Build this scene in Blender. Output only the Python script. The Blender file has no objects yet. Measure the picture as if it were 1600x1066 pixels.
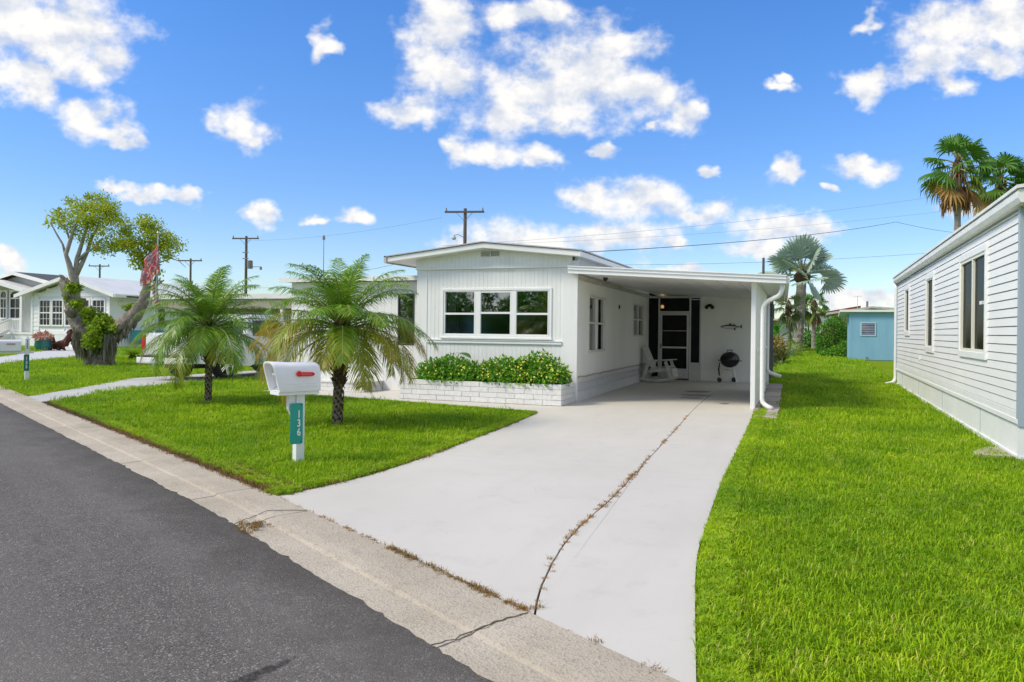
import bpy, bmesh, math, random
import numpy as np
from mathutils import Vector, Matrix, noise as mnoise
PI = math.pi
rad = math.radians
sc = bpy.context.scene
COL = sc.collection
RNG = random.Random(7)

# ------------------------------------------------------------------ survey
# camera survey: the plot is laid out square to the white home; origin = its front right corner on the ground
F_, HC, ROLL, UC, VC, YAW = 1200.0, 1.5, math.atan(.0113), 800.0, 517.0, rad(21.6)
CAM = (4.704, -15.604, HC)
def ray(u, v):
    a = u - UC; b = VC - v; c, s = math.cos(ROLL), math.sin(ROLL)
    x, y, z = (a*c - b*s)/F_, 1.0, (b*c + a*s)/F_
    ct, st = math.cos(YAW), math.sin(YAW)
    return (x*ct - y*st, x*st + y*ct, z)
def at(u, v, depth):
    d = ray(u, v); return Vector((CAM[0]+d[0]*depth, CAM[1]+d[1]*depth, CAM[2]+d[2]*depth))
def on(u, v, ax, val):
    d = ray(u, v); t = (val - CAM[ax])/d[ax]
    return Vector([CAM[i] + t*d[i] for i in range(3)])
def ground(u, v, z=0.0): return on(u, v, 2, z)
def depth_of(x, y): return -(x-CAM[0])*math.sin(YAW) + (y-CAM[1])*math.cos(YAW)
def side_of(x, y): return (x-CAM[0])*math.cos(YAW) + (y-CAM[1])*math.sin(YAW)

# ------------------------------------------------------------------ camera
cd = bpy.data.cameras.new('camera'); cam = bpy.data.objects.new('camera', cd); COL.objects.link(cam)
cd.sensor_width = 36; cd.lens = 36*F_/1600.0
cd.shift_y = -(533-VC)/1600.0
cd.clip_start = .1; cd.clip_end = 3000
cam.matrix_world = Matrix.Translation(CAM) @ Matrix.Rotation(YAW, 4, 'Z') @ Matrix.Rotation(rad(90), 4, 'X') @ Matrix.Rotation(ROLL, 4, 'Z')
sc.camera = cam
sc.view_settings.view_transform = 'Standard'; sc.view_settings.look = 'None'
sc.view_settings.exposure = 0.66; sc.view_settings.gamma = 1; sc.view_settings.use_curve_mapping = False
sc.cycles.max_bounces = 7; sc.cycles.diffuse_bounces = 4; sc.cycles.glossy_bounces = 3; sc.cycles.transmission_bounces = 3; sc.cycles.transparent_max_bounces = 16

# ------------------------------------------------------------------ sun and sky
SUN = Vector((-.76, -.60, .96)).normalized()
SUN_EL = math.asin(SUN.z); SUN_AZ = math.atan2(SUN.x, SUN.y)
sl = bpy.data.lights.new('sun', 'SUN'); sl.energy = 2.1; sl.angle = rad(17); sl.color = (1, .905, .72)
so = bpy.data.objects.new('sun', sl); COL.objects.link(so)
so.rotation_euler = (-SUN).to_track_quat('-Z', 'Y').to_euler()

W = bpy.data.worlds.new('World'); sc.world = W; W.use_nodes = True
wt = W.node_tree; wn = wt.nodes; wl = wt.links
for n in list(wn): wn.remove(n)
def wnode(t, **k):
    n = wn.new(t)
    for a, b in k.items(): setattr(n, a, b)
    return n
sky = wnode('ShaderNodeTexSky', sky_type='NISHITA', sun_disc=False, sun_elevation=SUN_EL, sun_rotation=SUN_AZ % (2*PI), altitude=0, air_density=1.0, dust_density=.3, ozone_density=1.6)
SKY_STRENGTH = .15
hs = wnode('ShaderNodeHueSaturation'); hs.inputs['Saturation'].default_value = 1.36; hs.inputs['Hue'].default_value = .513; hs.inputs['Value'].default_value = .78
wl.new(sky.outputs[0], hs.inputs['Color'])
tc = wnode('ShaderNodeTexCoord')
def wmath(op, a, b=None, clamp=False):
    n = wnode('ShaderNodeMath', operation=op); n.use_clamp = clamp
    for i, x in enumerate((a, b)):
        if x is None: continue
        if isinstance(x, (int, float)): n.inputs[i].default_value = x
        else: wl.new(x, n.inputs[i])
    return n.outputs[0]
def wvec(op, a, b):
    n = wnode('ShaderNodeVectorMath', operation=op)
    for i, x in enumerate((a, b)):
        if isinstance(x, tuple): n.inputs[i].default_value = x
        else: wl.new(x, n.inputs[i])
    return n.outputs[0]
def wnoise(vec, scale, detail, rough, lac=2.0):
    n = wnode('ShaderNodeTexNoise'); n.inputs['Scale'].default_value = scale; n.inputs['Detail'].default_value = detail
    n.inputs['Roughness'].default_value = rough; n.inputs['Lacunarity'].default_value = lac
    wl.new(vec, n.inputs['Vector']); return n
D0 = tc.outputs['Generated']
# clear subtropical air: the band along the horizon stays pale blue, all the way round
sep = wnode('ShaderNodeSeparateXYZ'); wl.new(D0, sep.inputs[0])
hr = wnode('ShaderNodeMapRange', interpolation_type='SMOOTHSTEP'); hr.inputs['From Min'].default_value = -.02; hr.inputs['From Max'].default_value = .42; wl.new(sep.outputs['Z'], hr.inputs['Value'])
hc = wnode('ShaderNodeMix', data_type='RGBA'); hc.inputs['A'].default_value = (.70, .75, .90, 1); hc.inputs['B'].default_value = (1.06, 1.12, 1.12, 1); wl.new(hr.outputs[0], hc.inputs['Factor'])
hz = wnode('ShaderNodeMix', data_type='RGBA', blend_type='MULTIPLY'); hz.inputs['Factor'].default_value = 1; wl.new(hs.outputs[0], hz.inputs['A']); wl.new(hc.outputs['Result'], hz.inputs['B'])
# the cloud field is mapped on a plane of directions round the compass heading the street view faces
FWD = Vector((math.sin(-YAW), math.cos(-YAW), .20)).normalized(); RGT = FWD.cross(Vector((0,0,1))).normalized(); UPV = RGT.cross(FWD)
def wdot(v, c):
    n = wnode('ShaderNodeVectorMath', operation='DOT_PRODUCT'); wl.new(v, n.inputs[0]); n.inputs[1].default_value = c; return n.outputs['Value']
dF = wmath('MAXIMUM', wdot(D0, FWD), .25)
cx = wnode('ShaderNodeCombineXYZ'); wl.new(wmath('DIVIDE', wdot(D0, RGT), dF), cx.inputs[0]); wl.new(wmath('DIVIDE', wdot(D0, UPV), dF), cx.inputs[1])
PL = cx.outputs[0]
def plane(u, v):
    d = Vector(ray(u, v)); k = d.dot(FWD); return (d.dot(RGT)/k, d.dot(UPV)/k)
def n2(vec, scale, detail, rough):
    n = wnoise(vec, scale, detail, rough); n.noise_dimensions = '2D'; return n
PS = wvec('MULTIPLY', PL, (1.0, 1.35, 0))
warp = n2(PS, 9.0, 4, .62)
w1 = wvec('SUBTRACT', warp.outputs['Color'], (.5, .5, .5))
PW = wvec('ADD', PL, wvec('MULTIPLY', w1, (.085, .060, 0)))
# cumulus by azimuth and elevation (survey pixels only give the direction), radii in degrees
BLOBS = [(90,45,130,62),(20,10,120,70),(140,95,50,42),(40,120,70,45),(150,190,52,34),(118,172,30,22),(195,212,26,18),(378,195,40,38),(392,225,26,24),(508,72,20,26),
 (690,40,62,70),(690,118,52,62),(645,185,46,26),(905,105,120,72),(850,150,120,52),(1000,150,90,42),(1070,190,32,24),(960,70,80,24),(800,185,70,34),(830,20,60,24),
 (775,240,62,24),(840,245,38,20),(720,232,22,20),(940,235,26,12),(240,302,60,13),(290,306,24,13),(190,292,40,10),(425,333,36,18),(556,340,30,17),(500,340,20,10),
 (830,372,120,26),(940,372,130,34),(730,376,50,20),(1000,308,85,32),(930,300,50,28),(1085,330,55,22),(1050,378,30,14),(1225,270,32,24),(1245,282,22,16),(1358,262,42,26),(1335,246,28,14),
 (1103,263,19,12),(1304,293,14,9),(1500,40,100,48),(1580,30,80,55),(1450,105,50,34),(1540,95,70,24),(1360,130,38,30),(1385,112,24,16),(1353,33,16,12),(1476,140,32,20),
 (1220,352,75,28),(1190,380,55,16),(1280,348,40,18),(1350,458,110,14),(1270,470,80,12),(12,418,26,24),(8,400,16,16),(1060,424,60,9),(1240,128,14,8),(1020,200,12,7),(1225,140,24,7),(1500,330,60,16)]
acc = None
for (u, v, ru, rv) in BLOBS:
    px, py = plane(u, v); k = 1.0/F_*1.22
    q = wvec('MULTIPLY', wvec('SUBTRACT', PW, (px, py, 0)), (1/(ru*k), 1/(rv*k), 0))
    ln = wnode('ShaderNodeVectorMath', operation='LENGTH'); wl.new(q, ln.inputs[0])
    if acc is None: acc = ln.outputs['Value']
    else:
        n = wnode('ShaderNodeMath', operation='SMOOTH_MIN'); wl.new(acc, n.inputs[0]); wl.new(ln.outputs['Value'], n.inputs[1]); n.inputs[2].default_value = .42
        acc = n.outputs[0]
fb = n2(PS, 20.0, 7, .60)
vo = wnode('ShaderNodeTexVoronoi', feature='F1', voronoi_dimensions='2D'); vo.inputs['Scale'].default_value = 30; vo.inputs['Detail'].default_value = 2; vo.inputs['Roughness'].default_value = .5
wl.new(wvec('ADD', PS, wvec('MULTIPLY', w1, (.03, .03, 0))), vo.inputs['Vector'])
d1 = wmath('MULTIPLY', wmath('SUBTRACT', 1.0, acc), 1.25)
d2 = wmath('ADD', d1, wmath('MULTIPLY', wmath('SUBTRACT', fb.outputs[0], .5), 1.35))
d3 = wmath('ADD', d2, wmath('MULTIPLY', wmath('SUBTRACT', .50, vo.outputs['Distance']), .26))
# unseen cloud round the rest of the sky, thickened to add neutral fill light
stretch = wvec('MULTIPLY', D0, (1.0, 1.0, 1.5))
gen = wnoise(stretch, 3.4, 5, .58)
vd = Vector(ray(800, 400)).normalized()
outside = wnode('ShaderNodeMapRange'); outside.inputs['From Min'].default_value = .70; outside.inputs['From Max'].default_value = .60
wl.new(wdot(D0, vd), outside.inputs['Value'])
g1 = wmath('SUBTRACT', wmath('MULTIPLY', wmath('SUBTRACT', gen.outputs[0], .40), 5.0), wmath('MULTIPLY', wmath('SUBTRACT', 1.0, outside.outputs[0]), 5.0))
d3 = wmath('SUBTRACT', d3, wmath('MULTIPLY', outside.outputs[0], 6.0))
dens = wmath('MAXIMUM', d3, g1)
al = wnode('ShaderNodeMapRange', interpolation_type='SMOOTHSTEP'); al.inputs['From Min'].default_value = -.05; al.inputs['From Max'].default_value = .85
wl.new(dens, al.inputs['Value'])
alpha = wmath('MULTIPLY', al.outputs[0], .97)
soft = n2(wvec('ADD', PS, (.010, .022, 0)), 20.0, 3, .55)
shade = wnode('ShaderNodeMapRange'); shade.inputs['From Min'].default_value = -.20; shade.inputs['From Max'].default_value = .12
wl.new(wmath('ADD', wmath('SUBTRACT', fb.outputs[0], soft.outputs[0]), wmath('MULTIPLY', wmath('SUBTRACT', warp.outputs[0], .5), .25)), shade.inputs['Value'])
cc = wnode('ShaderNodeMix', data_type='RGBA'); cc.inputs['A'].default_value = (3.0, 3.2, 3.6, 1); cc.inputs['B'].default_value = (4.4, 4.3, 4.15, 1)
wl.new(shade.outputs[0], cc.inputs['Factor'])
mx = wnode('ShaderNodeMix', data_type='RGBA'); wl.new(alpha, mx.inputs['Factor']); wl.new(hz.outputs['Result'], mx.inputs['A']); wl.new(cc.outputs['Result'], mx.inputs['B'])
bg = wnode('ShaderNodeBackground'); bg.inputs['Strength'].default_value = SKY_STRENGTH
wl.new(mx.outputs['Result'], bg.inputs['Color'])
wo = wnode('ShaderNodeOutputWorld'); wl.new(bg.outputs[0], wo.inputs['Surface'])

# ------------------------------------------------------------------ object helpers
def tag(o, label=None, cat=None, group=None, kind=None):
    if label: o['label'] = label
    if cat: o['category'] = cat
    if group: o['group'] = group
    if kind: o['kind'] = kind
    return o
def empty(name, loc, label=None, cat=None, group=None, kind=None, rz=0):
    o = bpy.data.objects.new(name, None); COL.objects.link(o); o.empty_display_size = .2
    o.location = loc; o.rotation_euler = (0, 0, rz)
    return tag(o, label, cat, group, kind)
def wpos(o):
    p = Vector((0, 0, 0))
    while o: p += o.location; o = o.parent
    return p
def kids(o): return [c for c in bpy.data.objects if c.parent == o]
def copy_tree(o, parent=None):
    c = o.copy(); COL.objects.link(c); c.parent = parent
    for ch in kids(o): copy_tree(ch, c)
    return c
class MB:
    def __init__(s): s.v = []; s.f = []; s.mi = []; s.M = None; s.at = []; s.cur = 0.0; s.m = 0
    def av(s, ps):
        b = len(s.v)
        for p in ps:
            s.v.append(tuple(s.M @ Vector(p)) if s.M else tuple(p)); s.at.append(s.cur)
        return b
    def af(s, f): s.f.append(f); s.mi.append(s.m)
    def poly(s, ps): b = s.av(ps); s.af(tuple(range(b, b+len(ps))))
    def hexa(s, p):
        b = s.av(p)
        for f in ((0,3,2,1),(4,5,6,7),(0,1,5,4),(1,2,6,5),(2,3,7,6),(3,0,4,7)): s.af(tuple(b+i for i in f))
    def box(s, x0, x1, y0, y1, z0, z1):
        s.hexa([(x0,y0,z0),(x1,y0,z0),(x1,y1,z0),(x0,y1,z0),(x0,y0,z1),(x1,y0,z1),(x1,y1,z1),(x0,y1,z1)])
    def bar(s, a, b, w, h, up=(0,0,1)):
        a = Vector(a); b = Vector(b); d = (b-a).normalized(); u = Vector(up)
        if abs(d.dot(u)) > .98: u = Vector((0,1,0))
        x = d.cross(u).normalized()*(w/2); y = x.cross(d).normalized()*(h/2)
        s.hexa([a-x-y, a+x-y, a+x+y, a-x+y, b-x-y, b+x-y, b+x+y, b-x+y])
    def prism(s, pts, f0, f1):          # pts 2-D counter-clockwise; f0,f1 map (a,b)->3-D for both ends
        n = len(pts); b = s.av([f0(*p) for p in pts] + [f1(*p) for p in pts])
        s.af(tuple(b+i for i in reversed(range(n)))); s.af(tuple(b+n+i for i in range(n)))
        for i in range(n): j = (i+1) % n; s.af((b+i, b+j, b+n+j, b+n+i))
    def tube(s, pts, rs, n=8, caps=True, wob=0):
        pts = [Vector(p) for p in pts]
        if isinstance(rs, (int, float)): rs = [rs]*len(pts)
        rings = []; prev = None
        for i, p in enumerate(pts):
            d = (pts[min(i+1, len(pts)-1)] - pts[max(i-1, 0)]).normalized()
            if prev is None:
                r = Vector((0,0,1)) if abs(d.z) < .9 else Vector((1,0,0))
                x = d.cross(r).normalized()
            else: x = (prev - d*prev.dot(d)).normalized()
            prev = x; y = d.cross(x)
            ring = []
            for k in range(n):
                a = 2*PI*k/n; rr = rs[i]*(1 + (RNG.uniform(-wob, wob) if wob else 0))
                ring.append(p + x*math.cos(a)*rr + y*math.sin(a)*rr)
            rings.append(s.av(ring))
        for i in range(len(rings)-1):
            for k in range(n):
                l = (k+1) % n; s.af((rings[i]+k, rings[i]+l, rings[i+1]+l, rings[i+1]+k))
        if caps:
            s.af(tuple(rings[0]+k for k in reversed(range(n)))); s.af(tuple(rings[-1]+k for k in range(n)))
    def lathe(s, prof, n=16, c=(0,0,0)):
        rings = [s.av([(c[0]+r*math.cos(2*PI*k/n), c[1]+r*math.sin(2*PI*k/n), c[2]+z) for k in range(n)]) for r, z in prof]
        for i in range(len(rings)-1):
            for k in range(n):
                l = (k+1) % n; s.af((rings[i]+k, rings[i]+l, rings[i+1]+l, rings[i+1]+k))
    def build(s, name, mat, parent=None, local=False, smooth=False, bevel=0, auto=None):
        off = Vector((0,0,0)) if (local or parent is None) else wpos(parent)
        me = bpy.data.meshes.new(name)
        vs = s.v if off.length == 0 else [(x-off.x, y-off.y, z-off.z) for x, y, z in s.v]
        me.from_pydata(vs, [], s.f)
        mats = mat if isinstance(mat, (list, tuple)) else [mat]
        for m in mats: me.materials.append(m)
        if len(mats) > 1: me.polygons.foreach_set('material_index', s.mi)
        if any(s.at):
            a = me.attributes.new('age', 'FLOAT', 'POINT'); a.data.foreach_set('value', s.at)
        if smooth: me.polygons.foreach_set('use_smooth', [True]*len(s.f))
        me.update()
        o = bpy.data.objects.new(name, me); COL.objects.link(o)
        if parent: o.parent = parent
        if bevel:
            b = o.modifiers.new('bevel', 'BEVEL'); b.width = bevel; b.segments = 2; b.limit_method = 'ANGLE'; b.angle_limit = rad(40)
        return o

# ------------------------------------------------------------------ materials
def nt(name):
    m = bpy.data.materials.new(name); m.use_nodes = True; t = m.node_tree
    for n in list(t.nodes): t.nodes.remove(n)
    return m, t
class NB:
    def __init__(s, t): s.t = t
    def n(s, ty, **k):
        x = s.t.nodes.new(ty)
        for a, b in k.items():
            if a.startswith('i_'): x.inputs[a[2:].replace('_', ' ')].default_value = b
            else: setattr(x, a, b)
        return x
    def l(s, a, b): s.t.links.new(a, b)
    def noise(s, vec, scale, detail=4, rough=.55):
        x = s.n('ShaderNodeTexNoise'); x.inputs['Scale'].default_value = scale; x.inputs['Detail'].default_value = detail; x.inputs['Roughness'].default_value = rough
        s.l(vec, x.inputs['Vector']); return x.outputs[0]
    def rng(s, val, a, b, c=0, d=1):
        x = s.n('ShaderNodeMapRange'); s.l(val, x.inputs['Value'])
        for k, q in zip(('From Min','From Max','To Min','To Max'), (a,b,c,d)): x.inputs[k].default_value = q
        return x.outputs[0]
    def mix(s, fac, a, b, mode='MIX'):
        x = s.n('ShaderNodeMix', data_type='RGBA', blend_type=mode)
        for k, q in (('Factor', fac), ('A', a), ('B', b)):
            if isinstance(q, (int, float)): x.inputs[k].default_value = q
            elif isinstance(q, tuple): x.inputs[k].default_value = (*q, 1)[:4]
            else: s.l(q, x.inputs[k])
        return x.outputs['Result']
    def math(s, op, a, b=0.0):
        x = s.n('ShaderNodeMath', operation=op)
        for i, q in enumerate((a, b)):
            if isinstance(q, (int, float)): x.inputs[i].default_value = q
            else: s.l(q, x.inputs[i])
        return x.outputs[0]
    def scalevec(s, vec, v):
        x = s.n('ShaderNodeVectorMath', operation='MULTIPLY'); s.l(vec, x.inputs[0]); x.inputs[1].default_value = v; return x.outputs[0]
    def pos(s): return s.n('ShaderNodeNewGeometry').outputs['Position']
    def out(s, surf):
        o = s.n('ShaderNodeOutputMaterial'); s.l(surf, o.inputs['Surface'])
    def bsdf(s, col, rough=.6, spec=.4, metal=0, normal=None):
        p = s.n('ShaderNodeBsdfPrincipled')
        for k, q in (('Base Color', col), ('Roughness', rough), ('Metallic', metal), ('Specular IOR Level', spec)):
            if isinstance(q, (int, float)): p.inputs[k].default_value = q
            elif isinstance(q, tuple): p.inputs[k].default_value = (*q, 1)[:4]
            else: s.l(q, p.inputs[k])
        if normal is not None: s.l(normal, p.inputs['Normal'])
        return p.outputs[0]
    def bump(s, h, strength=.3, dist=.01):
        b = s.n('ShaderNodeBump'); b.inputs['Strength'].default_value = strength; b.inputs['Distance'].default_value = dist
        s.l(h, b.inputs['Height']); return b.outputs[0]
def mk(name, col, col2=None, scale=3.0, rough=.6, spec=.4, metal=0, bump=0, bscale=60, stretch=(1,1,1), lo=.35, hi=.7, rnd=0, dist=.01, objco=False):
    m, t = nt(name); b = NB(t)
    P = b.n('ShaderNodeTexCoord').outputs['Object'] if objco else b.pos()
    P = b.scalevec(P, stretch)
    c = col
    if col2: c = b.mix(b.rng(b.noise(P, scale, 5), lo, hi), col, col2)
    if rnd:
        r = b.n('ShaderNodeObjectInfo').outputs['Random']
        c = b.mix(1.0, c, b.mix(r, (1-rnd,)*3, (1+rnd,)*3), 'MULTIPLY')
    nm = b.bump(b.noise(P, bscale, 4), bump, dist) if bump else None
    b.out(b.bsdf(c, rough, spec, metal, nm)); return m
def leafmat(name, cols, transl=.3, rough=.45, aged=None, spec=.35):
    """cols: two or three greens picked per leaf; aged: colours along the 'age' attribute"""
    m, t = nt(name); b = NB(t)
    r = b.n('ShaderNodeNewGeometry').outputs['Random Per Island']
    cr = b.n('ShaderNodeValToRGB'); e = cr.color_ramp.elements
    while len(e) < len(cols): e.new(.5)
    for i, c in enumerate(cols): e[i].position = i/(len(cols)-1); e[i].color = (*c, 1)
    b.l(r, cr.inputs[0]); c = cr.outputs[0]
    if aged:
        a = b.n('ShaderNodeAttribute', attribute_name='age').outputs['Fac']
        ar = b.n('ShaderNodeValToRGB'); e = ar.color_ramp.elements
        while len(e) < len(aged): e.new(.5)
        for i, (p, q) in enumerate(aged): e[i].position = p; e[i].color = (*q, 1)
        j = b.math('ADD', a, b.math('MULTIPLY', b.math('SUBTRACT', r, .5), .18)); b.l(j, ar.inputs[0])
        c = b.mix(b.rng(j, .12, .3), c, ar.outputs[0])
    s1 = b.bsdf(c, rough, spec)
    tr = b.n('ShaderNodeBsdfTranslucent'); b.l(c, tr.inputs[0])
    mxs = b.n('ShaderNodeMixShader'); mxs.inputs[0].default_value = transl
    b.l(s1, mxs.inputs[1]); b.l(tr.outputs[0], mxs.inputs[2]); b.out(mxs.outputs[0]); return m

WHITE = mk('white_siding', (.81,.815,.80), (.725,.73,.70), 2.2, .55, .35, stretch=(1.6,1.6,.16), lo=.42, hi=.8)
TRIM = mk('white_trim', (.84,.845,.84), (.79,.80,.79), 2.5, .45, .4)
FASCIA = mk('white_fascia', (.82,.825,.815), (.75,.755,.74), 1.2, .4, .45, stretch=(1,1,3))
SOFFIT = mk('white_soffit', (.82,.82,.80), (.77,.77,.745), 1.5, .4, .45)
CARWALL = mk('painted_panel', (.86,.86,.81), (.80,.80,.75), 1.3, .6, .3, stretch=(1,1,.3))
VENT = mk('vent_white', (.72,.72,.70), rough=.6)
BRICKM = mk('painted_brick', (.76,.76,.75), (.66,.655,.64), 14, .7, .3, bump=.5, bscale=90, rnd=.04)
MORTAR = mk('painted_mortar', (.62,.615,.60), (.5,.49,.47), 12, .8, .2)
SOIL = mk('soil', (.10,.055,.03), (.05,.03,.018), 25, .95, .1, bump=.8, bscale=60)
BLOCKM = mk('painted_block', (.72,.72,.70), (.64,.635,.62), 9, .7, .25, bump=.3, bscale=80)
DARK = mk('dark_interior', (.03,.031,.033), rough=.9, spec=.1)
HOLE_SHADE = mk('hole_shade', (.07,.065,.055), rough=.95, spec=.1)
BLACK = mk('black_enamel', (.008,.008,.009), rough=.16, spec=.6)
BLACKP = mk('black_plastic', (.015,.015,.016), rough=.5, spec=.4)
STEEL = mk('steel', (.62,.62,.62), rough=.28, metal=1)
CHROME = mk('chrome', (.75,.75,.77), rough=.1, metal=1)
PLASTIC = mk('white_plastic', (.82,.825,.83), (.78,.785,.79), 6, .38, .45)
PLASTICD = mk('grey_plastic', (.50,.50,.50), rough=.5)
REDP = mk('red_plastic', (.62,.012,.015), rough=.4)
PINKP = mk('embossed_red', (.85,.22,.22), rough=.4)
SIGNG = mk('sign_green', (.006,.33,.26), rough=.35, spec=.5)
SIGNG2 = mk('sign_dark_green', (.01,.17,.13), rough=.4, spec=.4)
SIGNW = mk('sign_white', (.85,.86,.85), rough=.4)
INK = mk('black_numeral', (.02,.02,.02), rough=.6)
POST = mk('vinyl_post', (.80,.81,.82), (.70,.71,.71), 5, .4, .4, stretch=(1,1,.4))
TANW = mk('weathered_white_wood', (.66,.655,.61), (.52,.51,.46), 8, .65, .3, stretch=(1,1,1))
GREYSID = mk('grey_vinyl_siding', (.83,.83,.815), (.76,.76,.745), 1.3, .45, .35, stretch=(1,.5,1), lo=.4, hi=.8)
GREYTRIM = mk('grey_corner_trim', (.36,.43,.50), rough=.45)
GREYSKIRT = mk('pale_skirting', (.82,.83,.83), (.76,.77,.77), 1.5, .5, .35)
CREAM = mk('cream_frame', (.78,.76,.66), rough=.45)
GUTTER = mk('gutter_white', (.82,.825,.80), (.70,.71,.67), 2.5, .4, .4, stretch=(1,1,4))
BLUEW = mk('blue_paint', (.25,.47,.62), (.21,.41,.56), 1.6, .6, .3, stretch=(1,1,.3))
ROOFG = mk('roof_grey', (.52,.52,.51), (.42,.42,.41), 4, .8, .2)
ROOFDK = mk('roof_dark_shingle', (.11,.12,.13), (.075,.08,.085), 6, .85, .2)
ROOFW = mk('roof_white_metal', (.78,.77,.73), (.70,.69,.64), 1.0, .4, .4)
ROOFRED = mk('roof_red', (.25,.06,.05), (.18,.05,.045), 3, .6, .3)
BEIGE = mk('beige_siding', (.50,.46,.38), (.44,.40,.33), 1.2, .6, .3)
BEIGED = mk('beige_fascia', (.36,.33,.27), rough=.6)
BUNGW = mk('bungalow_white', (.82,.825,.83), (.78,.78,.785), 1.5, .55, .3)
BUNGG = mk('bungalow_grey', (.60,.61,.57), (.54,.55,.52), 1.5, .55, .3)
TEAL = mk('teal_panel', (.05,.36,.38), (.04,.30,.32), 3, .4, .4)
BROWN = mk('brown_steps', (.13,.07,.045), rough=.7)
WOODP = mk('weathered_pole', (.16,.13,.105), (.11,.09,.075), 6, .85, .2, stretch=(4,4,.3), bump=.4, bscale=20)
WIRE = mk('wire', (.13,.13,.14), rough=.6)
IRON = mk('grey_hardware', (.20,.20,.20), rough=.5)
CONC = mk('pole_metal', (.45,.46,.47), rough=.5)
BARK = mk('oak_bark', (.31,.275,.23), (.14,.12,.10), 7, .9, .15, bump=1.0, bscale=14, dist=.05)
BRANCH = mk('pale_branch', (.40,.37,.33), (.27,.245,.21), 8, .85, .15, bump=.6, bscale=20, dist=.02)
MOSS = leafmat('spanish_moss', [(.14,.135,.09),(.22,.205,.145),(.28,.265,.20)], .25, .8)
PALMBARK = mk('palm_bark', (.36,.32,.27), (.15,.12,.095), 30, .9, .15, bump=1.0, bscale=45, dist=.02)
PALMDARK = mk('palm_boots', (.055,.036,.022), (.14,.09,.05), 14, .9, .15, bump=.8, bscale=30)
GREYBARK = mk('grey_palm_bark', (.34,.31,.28), (.19,.17,.15), 5, .9, .15, bump=.9, bscale=9, dist=.04, stretch=(1,1,2.5))
RED_TAIL = mk('tail_light_red', (.45,.01,.01), rough=.2, spec=.6)
TRUCKW = mk('truck_white', (.80,.81,.82), rough=.18, spec=.6)
RUBBER = mk('tyre_rubber', (.018,.018,.019), (.03,.03,.03), 20, .8, .3)
POTT = mk('teal_pot', (.02,.16,.15), rough=.3, spec=.5)
RUST = mk('rusty_iron', (.11,.03,.02), (.06,.02,.015), 14, .6, .3)
FISHM = mk('fish_dark', (.03,.035,.045), rough=.35); FISHL = mk('fish_silver', (.60,.60,.57), rough=.3)
FLOW_Y = leafmat('yellow_petals', [(.85,.60,.03),(.92,.80,.12),(.90,.86,.35)], .2, .6)
FLOW_O = leafmat('orange_bract', [(.40,.20,.05),(.45,.30,.06),(.16,.24,.04),(.12,.20,.03)], .2, .5)
FLOW_P = leafmat('pink_bract', [(.60,.22,.18),(.70,.34,.26),(.30,.20,.10)], .2, .5)
SHRUBL = leafmat('shrub_leaf', [(.07,.23,.012),(.13,.35,.018),(.26,.48,.035)], .3, .4)
BLADE = leafmat('blade_leaf', [(.03,.10,.015),(.05,.15,.02),(.08,.20,.03)], .25, .4)
TOPI = leafmat('topiary_leaf', [(.03,.13,.008),(.07,.25,.010),(.14,.38,.015)], .2, .6)
OAKL = leafmat('oak_leaf', [(.19,.34,.015),(.32,.48,.02),(.50,.57,.03),(.56,.47,.04)], .45, .5)
SUCKL = leafmat('sucker_leaf', [(.15,.27,.015),(.27,.42,.02),(.42,.52,.04)], .35, .5)
BANANA = leafmat('banana_leaf', [(.07,.26,.02),(.12,.36,.04)], .35, .35)
LIME = leafmat('lime_leaf', [(.16,.30,.02),(.26,.40,.03),(.34,.42,.05)], .35, .5)
FERN = leafmat('cycad_leaf', [(.20,.36,.015),(.32,.48,.02)], .3, .45)
SAGE = leafmat('sage_leaf', [(.10,.14,.05),(.16,.2,.08),(.2,.2,.1)], .3, .5)
PALML = leafmat('date_palm_leaf', [(.11,.25,.02),(.20,.38,.028),(.34,.52,.045)], .36, .36, aged=[(0,(.14,.30,.025)),(.35,(.36,.38,.02)),(.7,(.50,.36,.02)),(1,(.42,.20,.04))], spec=.5)
RACHIS = mk('palm_rachis', (.22,.30,.07), (.30,.28,.08), 4, .45, .4)
BISML = leafmat('silver_fan_leaf', [(.26,.36,.28),(.36,.46,.38),(.47,.55,.48)], .15, .45)
WASHL = leafmat('green_fan_leaf', [(.045,.15,.018),(.085,.22,.025),(.14,.28,.04)], .22, .4, aged=[(0,(.1,.24,.03)),(.35,(.28,.28,.04)),(.65,(.38,.22,.06)),(1,(.22,.12,.06))])
PETIOLE = mk('petiole', (.34,.34,.16), rough=.5)
DEADL = leafmat('dead_fan_leaf', [(.18,.10,.05),(.30,.17,.08),(.40,.26,.13)], .15, .8)
def screen_mat():
    m, t = nt('insect_screen'); b = NB(t)
    tr = b.n('ShaderNodeBsdfTransparent'); tr.inputs[0].default_value = (.75,.75,.75,1)
    d = b.bsdf((.02,.021,.022), .7, .2)
    x = b.n('ShaderNodeMixShader'); x.inputs[0].default_value = .62; b.l(tr.outputs[0], x.inputs[1]); b.l(d, x.inputs[2]); b.out(x.outputs[0]); return m
SCREEN = screen_mat()
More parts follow.
